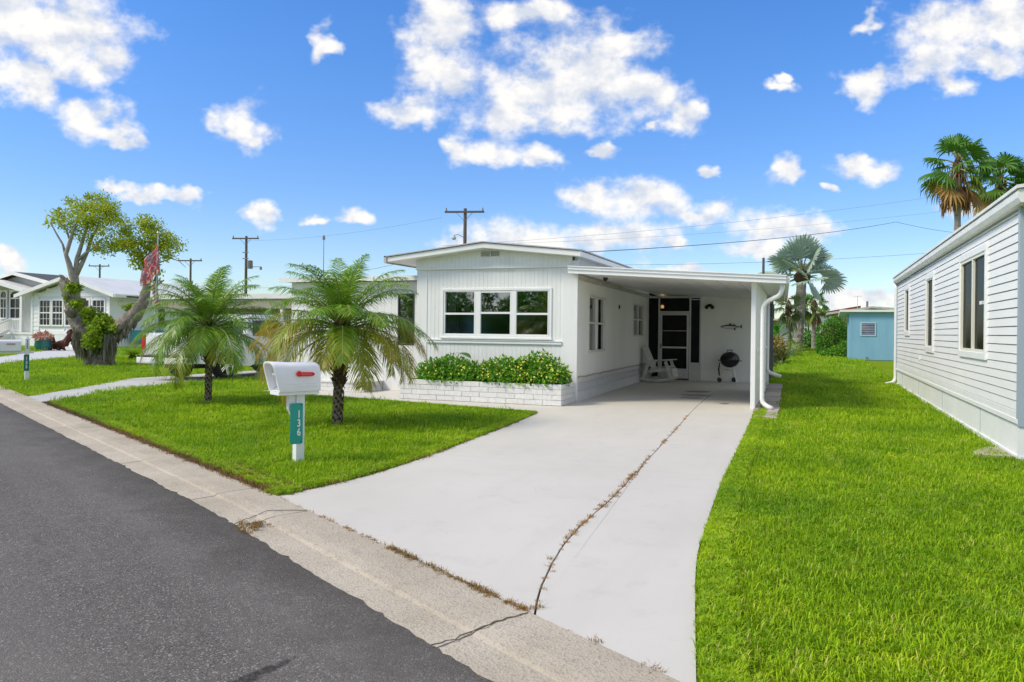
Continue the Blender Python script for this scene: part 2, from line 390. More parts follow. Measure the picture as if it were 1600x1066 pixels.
def glass_mat(name, tint, refl, rough=.02, edge=.55):
    m, t = nt(name); b = NB(t)
    tr = b.n('ShaderNodeBsdfTransparent'); tr.inputs[0].default_value = (*tint, 1)
    g = b.n('ShaderNodeBsdfGlossy'); g.inputs['Color'].default_value = (.95,.97,1,1); g.inputs['Roughness'].default_value = rough
    fr = b.n('ShaderNodeLayerWeight'); fr.inputs['Blend'].default_value = .25
    fac = b.rng(fr.outputs['Facing'], 0, 1, refl, min(1, refl+edge))
    x = b.n('ShaderNodeMixShader'); b.l(fac, x.inputs[0]); b.l(tr.outputs[0], x.inputs[1]); b.l(g.outputs[0], x.inputs[2]); b.out(x.outputs[0]); return m
GLASS = glass_mat('window_glass', (.55,.58,.58), .24)
GLASSD = glass_mat('screened_glass', (.25,.26,.27), .05, .15, .12)
GLASSL = glass_mat("lower_glass", (.40,.40,.38), .17, .06, .45)
CURTAIN = mk('curtain', (.70,.72,.72), (.55,.57,.58), 12, .8, .2, stretch=(6,6,.2))
def emit(name, col, s):
    m, t = nt(name); b = NB(t); e = b.n('ShaderNodeEmission'); e.inputs[0].default_value = (*col, 1); e.inputs[1].default_value = s; b.out(e.outputs[0]); return m
BULB = emit('lit_bulb', (1, .55, .2), 4)
# ------------------------------------------------------------------ ground, road, kerb, drives, lawns
def asphalt_mat():
    m, t = nt('asphalt'); b = NB(t); P = b.pos()
    vor = b.n('ShaderNodeTexVoronoi'); vor.inputs['Scale'].default_value = 125; b.l(P, vor.inputs['Vector'])
    spk = b.n('ShaderNodeSeparateColor'); b.l(vor.outputs['Color'], spk.inputs[0])
    c = b.mix(b.rng(b.noise(P, .55, 5), .3, .72), (.122,.111,.097), (.160,.147,.130))
    c = b.mix(b.rng(b.noise(P, 7, 6, .7), .35, .7), c, b.mix(.35, c, (.07,.065,.06)))
    c = b.mix(b.rng(spk.outputs[0], .82, 1.0), c, (.33,.31,.28))
    c = b.mix(b.rng(spk.outputs[1], .66, .95), c, (.062,.057,.051))
    rot = b.n('ShaderNodeMapping'); rot.inputs['Rotation'].default_value = (0,0,rad(28)); b.l(P, rot.inputs['Vector'])
    tk = b.noise(b.scalevec(rot.outputs[0], (.10, 1.15, 1)), 1.0, 4, .55); c = b.mix(b.rng(tk, .40, .66, 0, .5), c, (.175,.163,.147))
    c = b.mix(b.rng(b.noise(b.scalevec(rot.outputs[0], (.5,1.4,1)), 1.1, 8, .72), .56, .72, 0, .55), c, (.068,.062,.055))
    st = b.noise(b.scalevec(P, (.35, 1.6, 1)), 1.3, 5, .6)
    c = b.mix(b.rng(st, .63, .72, 0, .35), c, (.06,.056,.05))
    # dirt washed against the kerb, in broken patches
    dt = b.n('ShaderNodeVectorMath', operation='DOT_PRODUCT'); b.l(P, dt.inputs[0]); dt.inputs[1].default_value = (-.47, -.883, 0)
    edge = b.math('ADD', dt.outputs['Value'], b.math('MULTIPLY', b.math('SUBTRACT', b.noise(P, 2.2, 6, .7), .5), 1.3))
    c = b.mix(b.rng(edge, 9.25, 9.95, .75, 0), c, (.058,.050,.040))
    h = b.math('ADD', b.math('MULTIPLY', vor.outputs['Distance'], -1.0), b.math('MULTIPLY', b.noise(P, 160, 3), .4))
    b.out(b.bsdf(c, .82, .3, 0, b.bump(h, .55, .008))); return m
def curb_mat():
    m, t = nt('kerb_concrete'); b = NB(t); P = b.pos()
    c = b.mix(b.rng(b.noise(P, 1.4, 6, .6), .32, .7), (.42,.365,.285), (.55,.49,.40))
    vor = b.n('ShaderNodeTexVoronoi'); vor.inputs['Scale'].default_value = 70; b.l(P, vor.inputs['Vector'])
    spk = b.n('ShaderNodeSeparateColor'); b.l(vor.outputs['Color'], spk.inputs[0])
    c = b.mix(b.rng(spk.outputs[0], .76, .97, 0, .5), c, (.28,.255,.21))
    c = b.mix(b.rng(b.noise(P, 18, 6, .75), .55, .75, 0, .55), c, (.26,.24,.20))
    c = b.mix(b.rng(b.noise(P, 4, 6, .7), .58, .72, 0, .5), c, (.27,.255,.225))
    h = b.math('ADD', vor.outputs['Distance'], b.noise(P, 130, 4, .7))
    b.out(b.bsdf(c, .9, .2, 0, b.bump(h, .6, .008))); return m
def drive_mat():
    m, t = nt('painted_concrete'); b = NB(t); P = b.pos()
    c = b.mix(b.rng(b.noise(P, .5, 6, .6), .3, .7), (.585,.555,.495), (.645,.615,.555))
    c = b.mix(b.rng(b.noise(P, 3.2, 7, .7), .54, .8, 0, .5), c, (.45,.43,.40))
    c = b.mix(b.rng(b.noise(P, 24, 5, .8), .66, .74, 0, .35), c, (.36,.33,.29))
    c = b.mix(b.rng(b.noise(b.scalevec(P, (3.2,.35,1)), .8, 6, .65), .5, .75, 0, .28), c, (.50,.48,.45))
    vor = b.n('ShaderNodeTexVoronoi'); vor.inputs['Scale'].default_value = 2.3; b.l(P, vor.inputs['Vector'])
    c = b.mix(b.rng(vor.outputs['Distance'], .012, .03, .55, 0), c, (.25,.23,.2))
    fl = b.noise(b.scalevec(P, (1.2,.5,1)), 2.0, 7, .72)
    c = b.mix(b.rng(fl, .63, .75, 0, .35), c, (.40,.385,.36))
    b.out(b.bsdf(c, .55, .35, 0, b.bump(b.noise(P, 85, 5, .65), .25, .004))); return m
def lawnbase_mat(name, c1, c2, c3):
    m, t = nt(name); b = NB(t); P = b.pos()
    c = b.mix(b.rng(b.noise(P, .35, 5), .35, .65), c1, c2)
    c = b.mix(b.rng(b.noise(P, 14, 6, .7), .35, .7), c, c3)
    b.out(b.bsdf(c, .95, .05, 0, b.bump(b.noise(P, 45, 5, .8), 1.0, .04))); return m
def grass_mat(name, cols, transl=.36):
    m, t = nt(name); b = NB(t); P = b.pos()
    r = b.n('ShaderNodeNewGeometry').outputs['Random Per Island']
    ob = b.n('ShaderNodeObjectInfo').outputs['Random']
    k = b.math('ADD', b.math('MULTIPLY', r, .62), b.math('MULTIPLY', ob, .38))
    cr = b.n('ShaderNodeValToRGB'); e = cr.color_ramp.elements
    while len(e) < len(cols): e.new(.5)
    for i, (p, c) in enumerate(cols): e[i].position = p; e[i].color = (*c, 1)
    b.l(k, cr.inputs[0]); c = cr.outputs[0]
    c = b.mix(1.0, c, b.mix(b.rng(b.noise(P, .55, 4), .35, .65), (.66,.80,.8), (1.16,1.14,1.0)), 'MULTIPLY')
    c = b.mix(b.rng(b.noise(P, 2.2, 4), .55, .75, 0, .55), c, b.mix(1.0, c, (1.35,1.1,.9), 'MULTIPLY'))
    s1 = b.bsdf(c, .5, .22); tr = b.n('ShaderNodeBsdfTranslucent'); b.l(c, tr.inputs[0])
    x = b.n('ShaderNodeMixShader'); x.inputs[0].default_value = transl; b.l(s1, x.inputs[1]); b.l(tr.outputs[0], x.inputs[2]); b.out(x.outputs[0]); return m
ASPH = asphalt_mat(); CURB = curb_mat(); DRIVE = drive_mat()
LAWNB = lawnbase_mat('lawn_soil', (.20,.33,.006), (.28,.42,.010), (.14,.20,.010))
FARG = lawnbase_mat('far_grass', (.13,.25,.018), (.16,.28,.022), (.10,.18,.016))
GRASS = grass_mat('grass_blades', [(0,(.09,.17,.006)),(.3,(.21,.38,.006)),(.6,(.36,.55,.008)),(.86,(.50,.64,.03)),(.93,(.66,.60,.18)),(1,(.50,.34,.14))])
DRYG = grass_mat('dry_grass_blades', [(0,(.10,.06,.02)),(.4,(.22,.13,.05)),(.8,(.35,.22,.09)),(1,(.25,.28,.05))], .2)
WEEDM = grass_mat('weed_blades', [(0,(.22,.11,.03)),(.5,(.40,.21,.06)),(1,(.50,.31,.11))], .2)

def slab(name, poly, z0, z1, mat, parent=None, kind=None):
    mb = MB(); mb.prism(poly, lambda a, b: (a, b, z0), lambda a, b: (a, b, z1))
    o = mb.build(name, mat, parent)
    if kind: tag(o, kind=kind)
    return o
def lerp2(a, b, t): return (a[0]+(b[0]-a[0])*t, a[1]+(b[1]-a[1])*t)

gmb = MB(); gmb.poly([(-1500,-900,-.12),(1500,-900,-.12),(1500,1500,-.12),(-1500,1500,-.12)])
tag(gmb.build('ground', FARG), kind='structure')

# kerb back line (runs obliquely past the front of the plots)
KB = [(-90, 36.7), (-13.99, -2.63), (.22, -9.99), (4.17, -12.27), (18, -20.25)]
KN = Vector((-.47, -.883))
def kb_y(x):
    for a, b in zip(KB, KB[1:]):
        if a[0] <= x <= b[0]: return a[1] + (b[1]-a[1])*(x-a[0])/(b[0]-a[0])
    return KB[-1][1]
PROF = [(0,-.10),(0,.006),(.26,.004),(.36,-.008),(.385,-.020),(.60,-.030),(.66,-.10)]
def curb_section(a, b, parent, jit=.006, seed=0):
    r = random.Random(seed); mb = MB(); n = max(2, int((Vector(b)-Vector(a)).length/.35)); rows = []
    for i in range(n+1):
        p = lerp2(a, b, i/n); j = r.uniform(-jit, jit)
        if i in (0, n): j = 0
        rows.append(mb.av([(p[0]+KN.x*(d+j*(d > .5)*3), p[1]+KN.y*(d+j*(d > .5)*3), z+(r.uniform(-.002,.002) if z > -.05 else 0)) for d, z in PROF]))
    m = len(PROF)
    for i in range(n):
        for k in range(m-1): mb.af((rows[i]+k, rows[i+1]+k, rows[i+1]+k+1, rows[i]+k+1))
    mb.af(tuple(rows[0]+k for k in range(m))); mb.af(tuple(rows[-1]+k for k in reversed(range(m))))
    return mb.build('kerb_section', CURB, parent)
kerb = empty('kerb', (0,0,0), kind='structure')
joints = [(-90,36.7),(-40,10.82),(-25,3.07),(-17.5,-.81),(-13.99,-2.63),(-11.2,-4.07),(-8.2,-5.63),(-5.2,-7.18),(-2.2,-8.73),(-.15,-9.80),(.85,-10.355),(3.30,-11.768),(6.2,-13.44),(9.2,-15.17),(18,-20.25)]
for i, (a, b) in enumerate(zip(joints, joints[1:])):
    g = .006; L = (Vector(b)-Vector(a)).length
    if a[0] < .22 < b[0]:
        curb_section(lerp2(a, b, g/L), (.22,-9.99), kerb, seed=i); curb_section((.22,-9.99), lerp2(a, b, 1-g/L), kerb, seed=i+50)
    else: curb_section(lerp2(a, b, g/L), lerp2(a, b, 1-g/L), kerb, seed=i)
# cracked joints: dark ragged lines across the kerb
cr = MB(); r0 = random.Random(3)
for (x, sk) in ((.85,.32),(3.30,.0)):
    pts = []
    for i in range(15):
        d = .02 + .60*i/14; off = sk*math.sin(i/14*PI)*-.55 + r0.uniform(-.018,.018)
        z = .011 if d < .36 else -.011
        q = (x + KN.x*d + .85*off, kb_y(x) + KN.y*d - .48*off, z); pts.append(q)
    for a, b in zip(pts, pts[1:]): cr.bar(a, b, r0.uniform(.002,.007), .004)
o = cr.build('crack', mk('crack_dirt', (.15,.13,.105), rough=.95, spec=.1), kerb)

# road
r1 = random.Random(11); edge = []
for i in range(1400):
    x = -40 + 58*i/1399
    j = .60 + .022*mnoise.noise((x*2.1, 3, 0)) + .020*mnoise.noise((x*9, 7, 0)) + .016*mnoise.noise((x*26, 1, 0))
    edge.append((x+KN.x*j, kb_y(x)+KN.y*j))
RW = 7.2
far = [(x+KN.x*RW, kb_y(x)+KN.y*RW) for x in (18, 4.17, -14, -90)]
road = [(-90+KN.x*.6, 36.7+KN.y*.6)] + edge + far
mb = MB(); mb.poly([(x, y, -.026) for x, y in reversed(road)]); tag(mb.build('road', ASPH), kind='structure')
# tyre scuff on the asphalt
mb = MB(); a = ground(365,1063); b_ = ground(465,1017); pts = []
for i in range(13):
    t = i/12; p = a.lerp(b_, t); w = .035*math.sin(min(1, (1-t)*1.3)*PI*.5)+.004
    n = Vector((-(b_-a).y, (b_-a).x, 0)).normalized(); j = .008*mnoise.noise((i*1.7,0,0)); pts.append((p+n*(w+j), p-n*(w-j)))
for (p, q), (s_, u_) in zip(pts, pts[1:]): mb.poly([(p.x,p.y,-.0215),(q.x,q.y,-.0215),(u_.x,u_.y,-.0215),(s_.x,s_.y,-.0215)])
def scuff_mat():
    m, t = nt('rubber_mark'); b = NB(t); P = b.pos(); d = b.bsdf((.035,.033,.031), .75, .3); tr = b.n('ShaderNodeBsdfTransparent')
    x = b.n('ShaderNodeMixShader'); b.l(b.rng(b.noise(P, 26, 6, .75), .36, .60, .85, 0), x.inputs[0]); b.l(d, x.inputs[1]); b.l(tr.outputs[0], x.inputs[2])
    f = b.rng(b.noise(P, 26, 6, .75), .38, .62, .15, 1); b.l(f, x.inputs[0]); b.out(x.outputs[0]); return m
SCUFF = scuff_mat()
tag(mb.build('scuff_mark', SCUFF), kind='structure')
# the far side of the street: kerb and verge
k2 = empty('kerb', (0,0,0), kind='structure')
mb = MB(); off = KN*RW
for a, b in zip(KB, KB[1:]):
    p = [Vector(a)+off, Vector(b)+off, Vector(b)+off+KN*.6, Vector(a)+off+KN*.6]
    mb.prism([(q.x, q.y) for q in reversed(p)], lambda x, y: (x, y, -.1), lambda x, y: (x, y, 0))
mb.build('kerb_section', CURB, k2)
v = [Vector(q)+off+KN*.6 for q in KB] + [Vector((18,-60)), Vector((-90,-60))]
slab('verge', [(q.x, q.y) for q in v][::-1], -.1, -.005, LAWNB, kind='structure')

# main driveway in four slabs
CRK = [(3.33,-11.775),(3.15,-11.02),(3.04,-10.05),(3.0,-8.72),(2.92,-7.30),(2.85,-6.17),(2.74,-4.3),(2.63,-2.6),(2.5,-.4),(2.39,1.99),(2.28,5),(2.15,9.02)]
def smooth(pl, n=6):
    out = []
    for i in range(len(pl)-1):
        p0 = pl[max(i-1,0)]; p1 = pl[i]; p2 = pl[i+1]; p3 = pl[min(i+2,len(pl)-1)]
        for k in range(n):
            t = k/n; out.append(tuple(.5*((2*p1[c])+(-p0[c]+p2[c])*t+(2*p0[c]-5*p1[c]+4*p2[c]-p3[c])*t*t+(-p0[c]+3*p1[c]-3*p2[c]+p3[c])*t**3) for c in (0,1)))
    return out + [pl[-1]]
def ragged(pl, amp, f=3.0): return [(x+amp*mnoise.noise((x*f, y*f, 4)), y+amp*mnoise.noise((x*f, y*f, 9))) for x, y in pl]
LEFT = smooth([(.24,-9.98),(.39,-9.35),(.46,-8.53),(.42,-7.24),(.30,-5.66),(.18,-4.13),(-.04,-2.3)], 5)
RIGHT = smooth([(4.25,-12.30),(4.01,-10.64),(3.93,-9.65),(3.83,-7.6),(3.80,-6.4),(3.69,-2.4),(3.64,-1.1),(3.62,.3)], 5)
crk = smooth(CRK, 6)
crkL = [(x-.007, y) for x, y in ragged(crk, .02)]; crkR = [(x+.007, y) for x, y in ragged(crk, .02)]
drv = empty('driveway', (2,-6,0), kind='structure')
yj = -7.25
def cut(pl, lo): return [p for p in pl if (p[1] < yj-.003) == lo]
kline = [(x, kb_y(x)+.012) for x in (4.2, 3.36)]; kl = [(x, kb_y(x)+.012) for x in (3.31, 2.4, 1.4, .5, .24)]
def xat(pl): return [a[0]+(b[0]-a[0])*(yj-a[1])/(b[1]-a[1]) for a, b in zip(pl, pl[1:]) if (a[1]-yj)*(b[1]-yj) <= 0 and a[1] != b[1]][0]
xl_, xcl, xcr, xr_ = xat(LEFT), xat(crkL), xat(crkR), xat(RIGHT)
slab('slab', kl[::-1] + cut(crkL, True) + [(xcl, yj-.06), (xl_, yj-.0025)] + cut(LEFT, True)[::-1], -.09, 0, DRIVE, drv)
slab('slab', cut(crkR, True)[::-1] + kline[::-1] + cut(RIGHT, True) + [(xr_, yj-.0025), (xcr, yj-.06)], -.09, 0, DRIVE, drv)
slab('slab', [(xl_, yj+.0015)] + [(xcl, yj-.056)] + cut(crkL, False) + [(-.42, 9.02), (-.06, 0)] + cut(LEFT, False)[::-1], -.09, 0, DRIVE, drv)
slab('slab', cut(crkR, False)[::-1] + [(xcr, yj-.056), (xr_, yj+.0015)] + cut(RIGHT, False) + [(3.4, 9.02)], -.09, 0, DRIVE, drv)
slab('joint_fill', [(.30,-9.9),(3.3,-11.7),(4.0,-11.9),(3.7,-7),(3.6,.2),(3.3,9),(0,9),(0,-2.2),(.38,-7)], -.1, -.022, SOIL, drv)
# oil drips on the carport floor
OIL = mk('oil_stain', (.30,.28,.25), (.20,.18,.16), 20, .5, .4)
mb = MB()
for (u, v, w, h) in ((1090,612,.32,.09),(1088,618,.36,.07),(1080,622,.25,.05),(1132,631,.10,.05)):
    c = ground(u, v); n = 26
    mb.poly([(c.x+w*math.cos(2*PI*i/n)*(1+.3*mnoise.noise((math.cos(2*PI*i/n)*2, math.sin(2*PI*i/n)*2, u))), c.y+h*3*math.sin(2*PI*i/n)*(1+.35*mnoise.noise((i*.9, u, 1))), .0035+.0005*(v % 4)) for i in range(n)])
mb.build('oil_stain', OIL, drv)
# front walk to the side addition
slab('front_walk', [(-7.6,-1.0),(-3.74,-1.6),(-.05,-2.3),(-.05,.95),(-7.6,.95)], -.09, -.004, DRIVE, kind='structure')
# neighbouring driveway
slab('neighbour_driveway', [(-9.32,-5.03),(-9.6,-4.2),(-10.15,-3.3),(-10.77,-1.73),(-11.05,.3),(-11.05,11.9),(-13.7,11.9),(-13.7,1.0),(-12.6,-.9),(-11.77,-2.31),(-10.75,-4.28)][::-1], -.09, 0, mk('grey_concrete', (.46,.455,.44), (.54,.535,.52), .9, .8, .2), kind='structure')
sA = [ground(u, v) for u, v in ((-60,580),(0,569),(75,562),(150,555),(182,549),(182,541),(120,541),(60,549),(0,558),(-60,566))]
slab('far_driveway', [(p.x, p.y) for p in sA], -.09, .004, mk('pale_concrete', (.60,.595,.60), (.54,.535,.53), .8, .7, .2), kind='structure')

# lawns
L1 = [(.22,-9.97)] + LEFT + [(-3.74,-1.62),(-7.62,-1.02),(-7.62,9),(-11.03,9),(-11.03,.3),(-10.75,-1.73),(-10.13,-3.3),(-9.58,-4.2),(-9.30,-5.0)]
R1 = [(x+.001, y) for x, y in RIGHT] + [(3.66,.3),(3.42,9.2),(3.42,12),(2.9,95),(60,95),(60,-44),(18,-20.2)]
L2 = [(-10.77,-4.28),(-11.79,-2.31),(-12.62,-.9),(-13.72,1.0),(-13.72,12),(-14,40),(-80,60),(-90,36.8),(-13.99,-2.6)]
slab('lawn', L1[::-1], -.1, -.006, LAWNB, kind='structure')
slab('lawn', R1, -.1, -.006, LAWNB, kind='structure')
slab('lawn', L2, -.1, -.006, LAWNB, kind='structure')

def inpoly(P, poly):
    x, y = P[:,0], P[:,1]; c = np.zeros(len(P), bool); n = len(poly)
    for i in range(n):
        x0, y0 = poly[i]; x1, y1 = poly[(i+1) % n]
        if y0 == y1: continue
        k = ((y0 > y) != (y1 > y)) & (x < (x1-x0)*(y-y0)/(y1-y0)+x0); c ^= k
    return c
def near_poly(P, pl, d):
    best = np.full(len(P), 1e9)
    for a, b in zip(pl, pl[1:]):
        a = np.array(a); b = np.array(b); ab = b-a; t = np.clip(((P-a)@ab)/(ab@ab), 0, 1)
        best = np.minimum(best, np.hypot(*(P-(a+t[:,None]*ab)).T))
    return best < d
NR = np.random.RandomState(5)
def tuft(name, mat, n, rad_, hmin, hmax, w, lean, seed):
    r = random.Random(seed); mb = MB()
    for _ in range(n):
        a = r.uniform(0, 2*PI); q = rad_*math.sqrt(r.random()); x, y = q*math.cos(a), q*math.sin(a)
        h = r.uniform(hmin, hmax); d = r.uniform(0, 2*PI); l = h*r.uniform(.15, lean); ww = w*r.uniform(.7, 1.3)
        dx, dy = math.cos(d), math.sin(d); px, py = -dy*ww/2, dx*ww/2
        b = mb.av([(x-px, y-py, -.01), (x+px, y+py, -.01), (x+dx*l*.35-px*.9, y+dy*l*.35-py*.9, h*.62), (x+dx*l*.35+px*.9, y+dy*l*.35+py*.9, h*.62), (x+dx*l, y+dy*l, h*r.uniform(.75, 1.0))])
        mb.af((b, b+1, b+3, b+2)); mb.af((b+2, b+3, b+4))
    me = bpy.data.meshes.new(name); me.from_pydata(mb.v, [], mb.f); me.materials.append(mat); me.update()
    return bpy.data.objects.new(name, me)
def tuftset(name, mat, k, *a):
    c = bpy.data.collections.new(name)
    for i in range(k): c.objects.link(tuft(name, mat, *a, seed=100+i))
    return c
def scatter(name, P, z, rz, scl, coll, tilt=.12):
    n = len(P); me = bpy.data.meshes.new(name); me.vertices.add(n)
    co = np.zeros((n,3), 'f'); co[:,:2] = P; co[:,2] = z; me.vertices.foreach_set('co', co.ravel())
    a = me.attributes.new('rot', 'FLOAT_VECTOR', 'POINT'); rv = np.zeros((n,3), 'f'); rv[:,2] = rz; rv[:,:2] = NR.normal(0, tilt, (n,2)); a.data.foreach_set('vector', rv.ravel())
    a = me.attributes.new('scl', 'FLOAT', 'POINT'); a.data.foreach_set('value', np.asarray(scl, 'f'))
    o = bpy.data.objects.new(name, me); COL.objects.link(o)
    g = bpy.data.node_groups.new(name, 'GeometryNodeTree')
    g.interface.new_socket('Geometry', in_out='INPUT', socket_type='NodeSocketGeometry'); g.interface.new_socket('Geometry', in_out='OUTPUT', socket_type='NodeSocketGeometry')
    N = g.nodes; gi = N.new('NodeGroupInput'); go = N.new('NodeGroupOutput'); ip = N.new('GeometryNodeInstanceOnPoints')
    ci = N.new('GeometryNodeCollectionInfo'); ci.inputs['Collection'].default_value = coll; ci.inputs['Separate Children'].default_value = True; ci.inputs['Reset Children'].default_value = True
    ip.inputs['Pick Instance'].default_value = True
    ar = N.new('GeometryNodeInputNamedAttribute'); ar.data_type = 'FLOAT_VECTOR'; ar.inputs['Name'].default_value = 'rot'
    asc = N.new('GeometryNodeInputNamedAttribute'); asc.data_type = 'FLOAT'; asc.inputs['Name'].default_value = 'scl'
    rv_ = N.new('FunctionNodeRandomValue'); rv_.data_type = 'INT'; rv_.inputs['Min'].default_value = 0; 
    for s in rv_.inputs:
        if s.name == 'Max' and s.type == 'INT': s.default_value = len(coll.objects)-1
        if s.name == 'Min' and s.type == 'INT': s.default_value = 0
    eu = N.new('FunctionNodeEulerToRotation')
    L = g.links; L.new(gi.outputs[0], ip.inputs['Points']); L.new(ci.outputs[0], ip.inputs['Instance'])
    ao = [s for s in ar.outputs if s.enabled and s.name == 'Attribute'][0]; L.new(ao, eu.inputs[0]); L.new(eu.outputs[0], ip.inputs['Rotation'])
    so_ = [s for s in asc.outputs if s.enabled and s.name == 'Attribute'][0]; L.new(so_, ip.inputs['Scale'])
    io = [s for s in rv_.outputs if s.enabled][0]; L.new(io, ip.inputs['Instance Index'])
    L.new(ip.outputs[0], go.inputs[0])
    md = o.modifiers.new('scatter', 'NODES'); md.node_group = g
    return o
GT = tuftset('grass_tuft', GRASS, 6, 56, .14, .018, .042, .0050, 1.6)
DT = tuftset('dry_tuft', DRYG, 3, 30, .09, .015, .04, .005, 1.6)
def lawn_points(poly, dens0, box, cap=75):
    x0, x1, y0, y1 = box; out = []; sc_ = []
    step = 1.0
    for gx in np.arange(x0, x1, step):
        for gy in np.arange(y0, y1, step):
            d = depth_of(gx+.5, gy+.5); s = abs(side_of(gx+.5, gy+.5))
            if d < 1.0 or d > cap or s > d*.80+2.5: continue
            k = max(1.0, d/6.5); n = dens0/k**1.55
            n = int(n) + (NR.rand() < n-int(n))
            if n: 
                out.append(np.c_[gx+NR.rand(n)*step, gy+NR.rand(n)*step]); sc_.append(np.full(n, min(3.2, k**.55))*NR.uniform(.8,1.25,n))
    P = np.concatenate(out); S = np.concatenate(sc_); m = inpoly(P, poly)
    return P[m], S[m]
def edge_pts(pl, n, w0, w1):
    out = []
    segs = [(a, b, math.dist(a, b)) for a, b in zip(pl, pl[1:])]; T = sum(s[2] for s in segs)
    for a, b, l in segs:
        k = int(n*l/T)+1; t = NR.rand(k)[:,None]; d = np.array(b)-np.array(a); nn = np.array([-d[1], d[0]])/max(1e-6, l)
        out.append(np.array(a)+t*d+nn*NR.uniform(w0, w1, k)[:,None])
    return np.concatenate(out)
def inset(P, S, pls, d=.185):
    m = np.ones(len(P), bool)
    for pl in pls: m &= ~near_poly(P, pl, d)
    return P[m], S[m]
ET = tuftset('edge_tuft', GRASS, 4, 20, .030, .018, .042, .0052, 1.5)
def edge_grass(pls, per_m, w0=.018, w1=.20):
    for pl in pls:
        T = sum(math.dist(a, b) for a, b in zip(pl, pl[1:])); P = edge_pts(pl, int(T*per_m), w0, w1); m = depth_of(P[:,0], P[:,1]) > 1; P = P[m]
        tag(scatter('grass', P, .006, NR.rand(len(P))*2*PI, NR.uniform(.7,1.25,len(P)), ET), kind='stuff')
def rects_out(P, S, rs):
    m = np.ones(len(P), bool)
    for x0, x1, y0, y1 in rs: m &= ~((P[:,0] > x0) & (P[:,0] < x1) & (P[:,1] > y0) & (P[:,1] < y1))
    return P[m], S[m]
P, S = lawn_points(R1, 150, (3, 42, -19, 66)); P, S = rects_out(P, S, [(6.98,30,-4.75,40),(3.3,4.11,-1.55,9.4),(6.5,9.2,33.9,38)])
EDR = [(x+.012, y) for x, y in RIGHT]; KR = [(18,-20.2),(4.27,-12.28)]; P, S = inset(P, S, [EDR, KR])
tag(scatter('grass', P, -.004, NR.rand(len(P))*2*PI, S, GT), kind='stuff')
P, S = lawn_points(L1, 130, (-11.2, 1, -10.2, 9)); EDL = [(.22,-9.97)]+LEFT+[(-3.74,-1.62),(-7.62,-1.02)]; KL = [(-9.30,-5.0),(.22,-9.97)]; P, S = inset(P, S, [EDL, KL]); tag(scatter('grass', P, -.004, NR.rand(len(P))*2*PI, S, GT), kind='stuff')
P, S = lawn_points(L2, 90, (-62, -10, -5, 42))
m = ~inpoly(P, [(p.x, p.y) for p in sA]); P, S = P[m], S[m]
P, S = rects_out(P, S, [(-55,-38,21.8,40)])
tag(scatter('grass', P, -.004, NR.rand(len(P))*2*PI, S, GT), kind='stuff')
edge_grass([EDR[::-1], KR[::-1]], 330)
edge_grass([EDL], 260)
edge_grass([KL], 190, .05, .22)
E1 = edge_pts([(-9.3,-5.02),(.22,-9.97)], 1300, .0, .11); E1b = edge_pts(LEFT[1:], 420, .02, .20); E1c = edge_pts([(-1.5,-9.09),(.10,-9.92)], 300, .02, .30)
P = np.concatenate([E1, E1b, E1c]); tag(scatter('dry_grass', P, -.004, NR.rand(len(P))*2*PI, NR.uniform(.6,1.2,len(P)), DT), kind='stuff')
# weeds in the crack and along the kerb joint
WT = tuftset('weed_tuft', WEEDM, 4, 26, .035, .008, .034, .004, 2.2)
cp = [p for p in crk if p[1] < -1.5]; out = []
for a, b in zip(cp, cp[1:]):
    l = math.dist(a, b); mid = a[1]; dn = 20 if -10.6 < mid < -7.2 else (18 if mid < -5 else 9)
    pat = max(0, .35+1.2*mnoise.noise((a[0]*2, a[1]*1.3, 2)))
    k = int(l*dn*2.2*pat)+1; t = NR.rand(k)[:,None]; out.append(np.array(a)+t*(np.array(b)-np.array(a))+NR.normal(0,.012,(k,2)))
P1 = np.concatenate(out)
xs = np.concatenate([NR.uniform(1.1,3.3,50), NR.uniform(2.0,3.3,60), NR.uniform(2.0,2.3,16), NR.uniform(2.7,3.3,30), NR.uniform(.3,4.1,26)]); P2 = np.c_[xs, [kb_y(x) for x in xs]]+NR.normal(0,.010,(len(xs),2))
P3 = np.array([(.75,-10.9)])+NR.normal(0,.06,(22,2))
P = np.concatenate([P1, P2, P3]); tag(scatter('weeds', P, -.004, NR.rand(len(P))*2*PI, NR.uniform(.45,1.05,len(P)), WT, .3), kind='stuff')
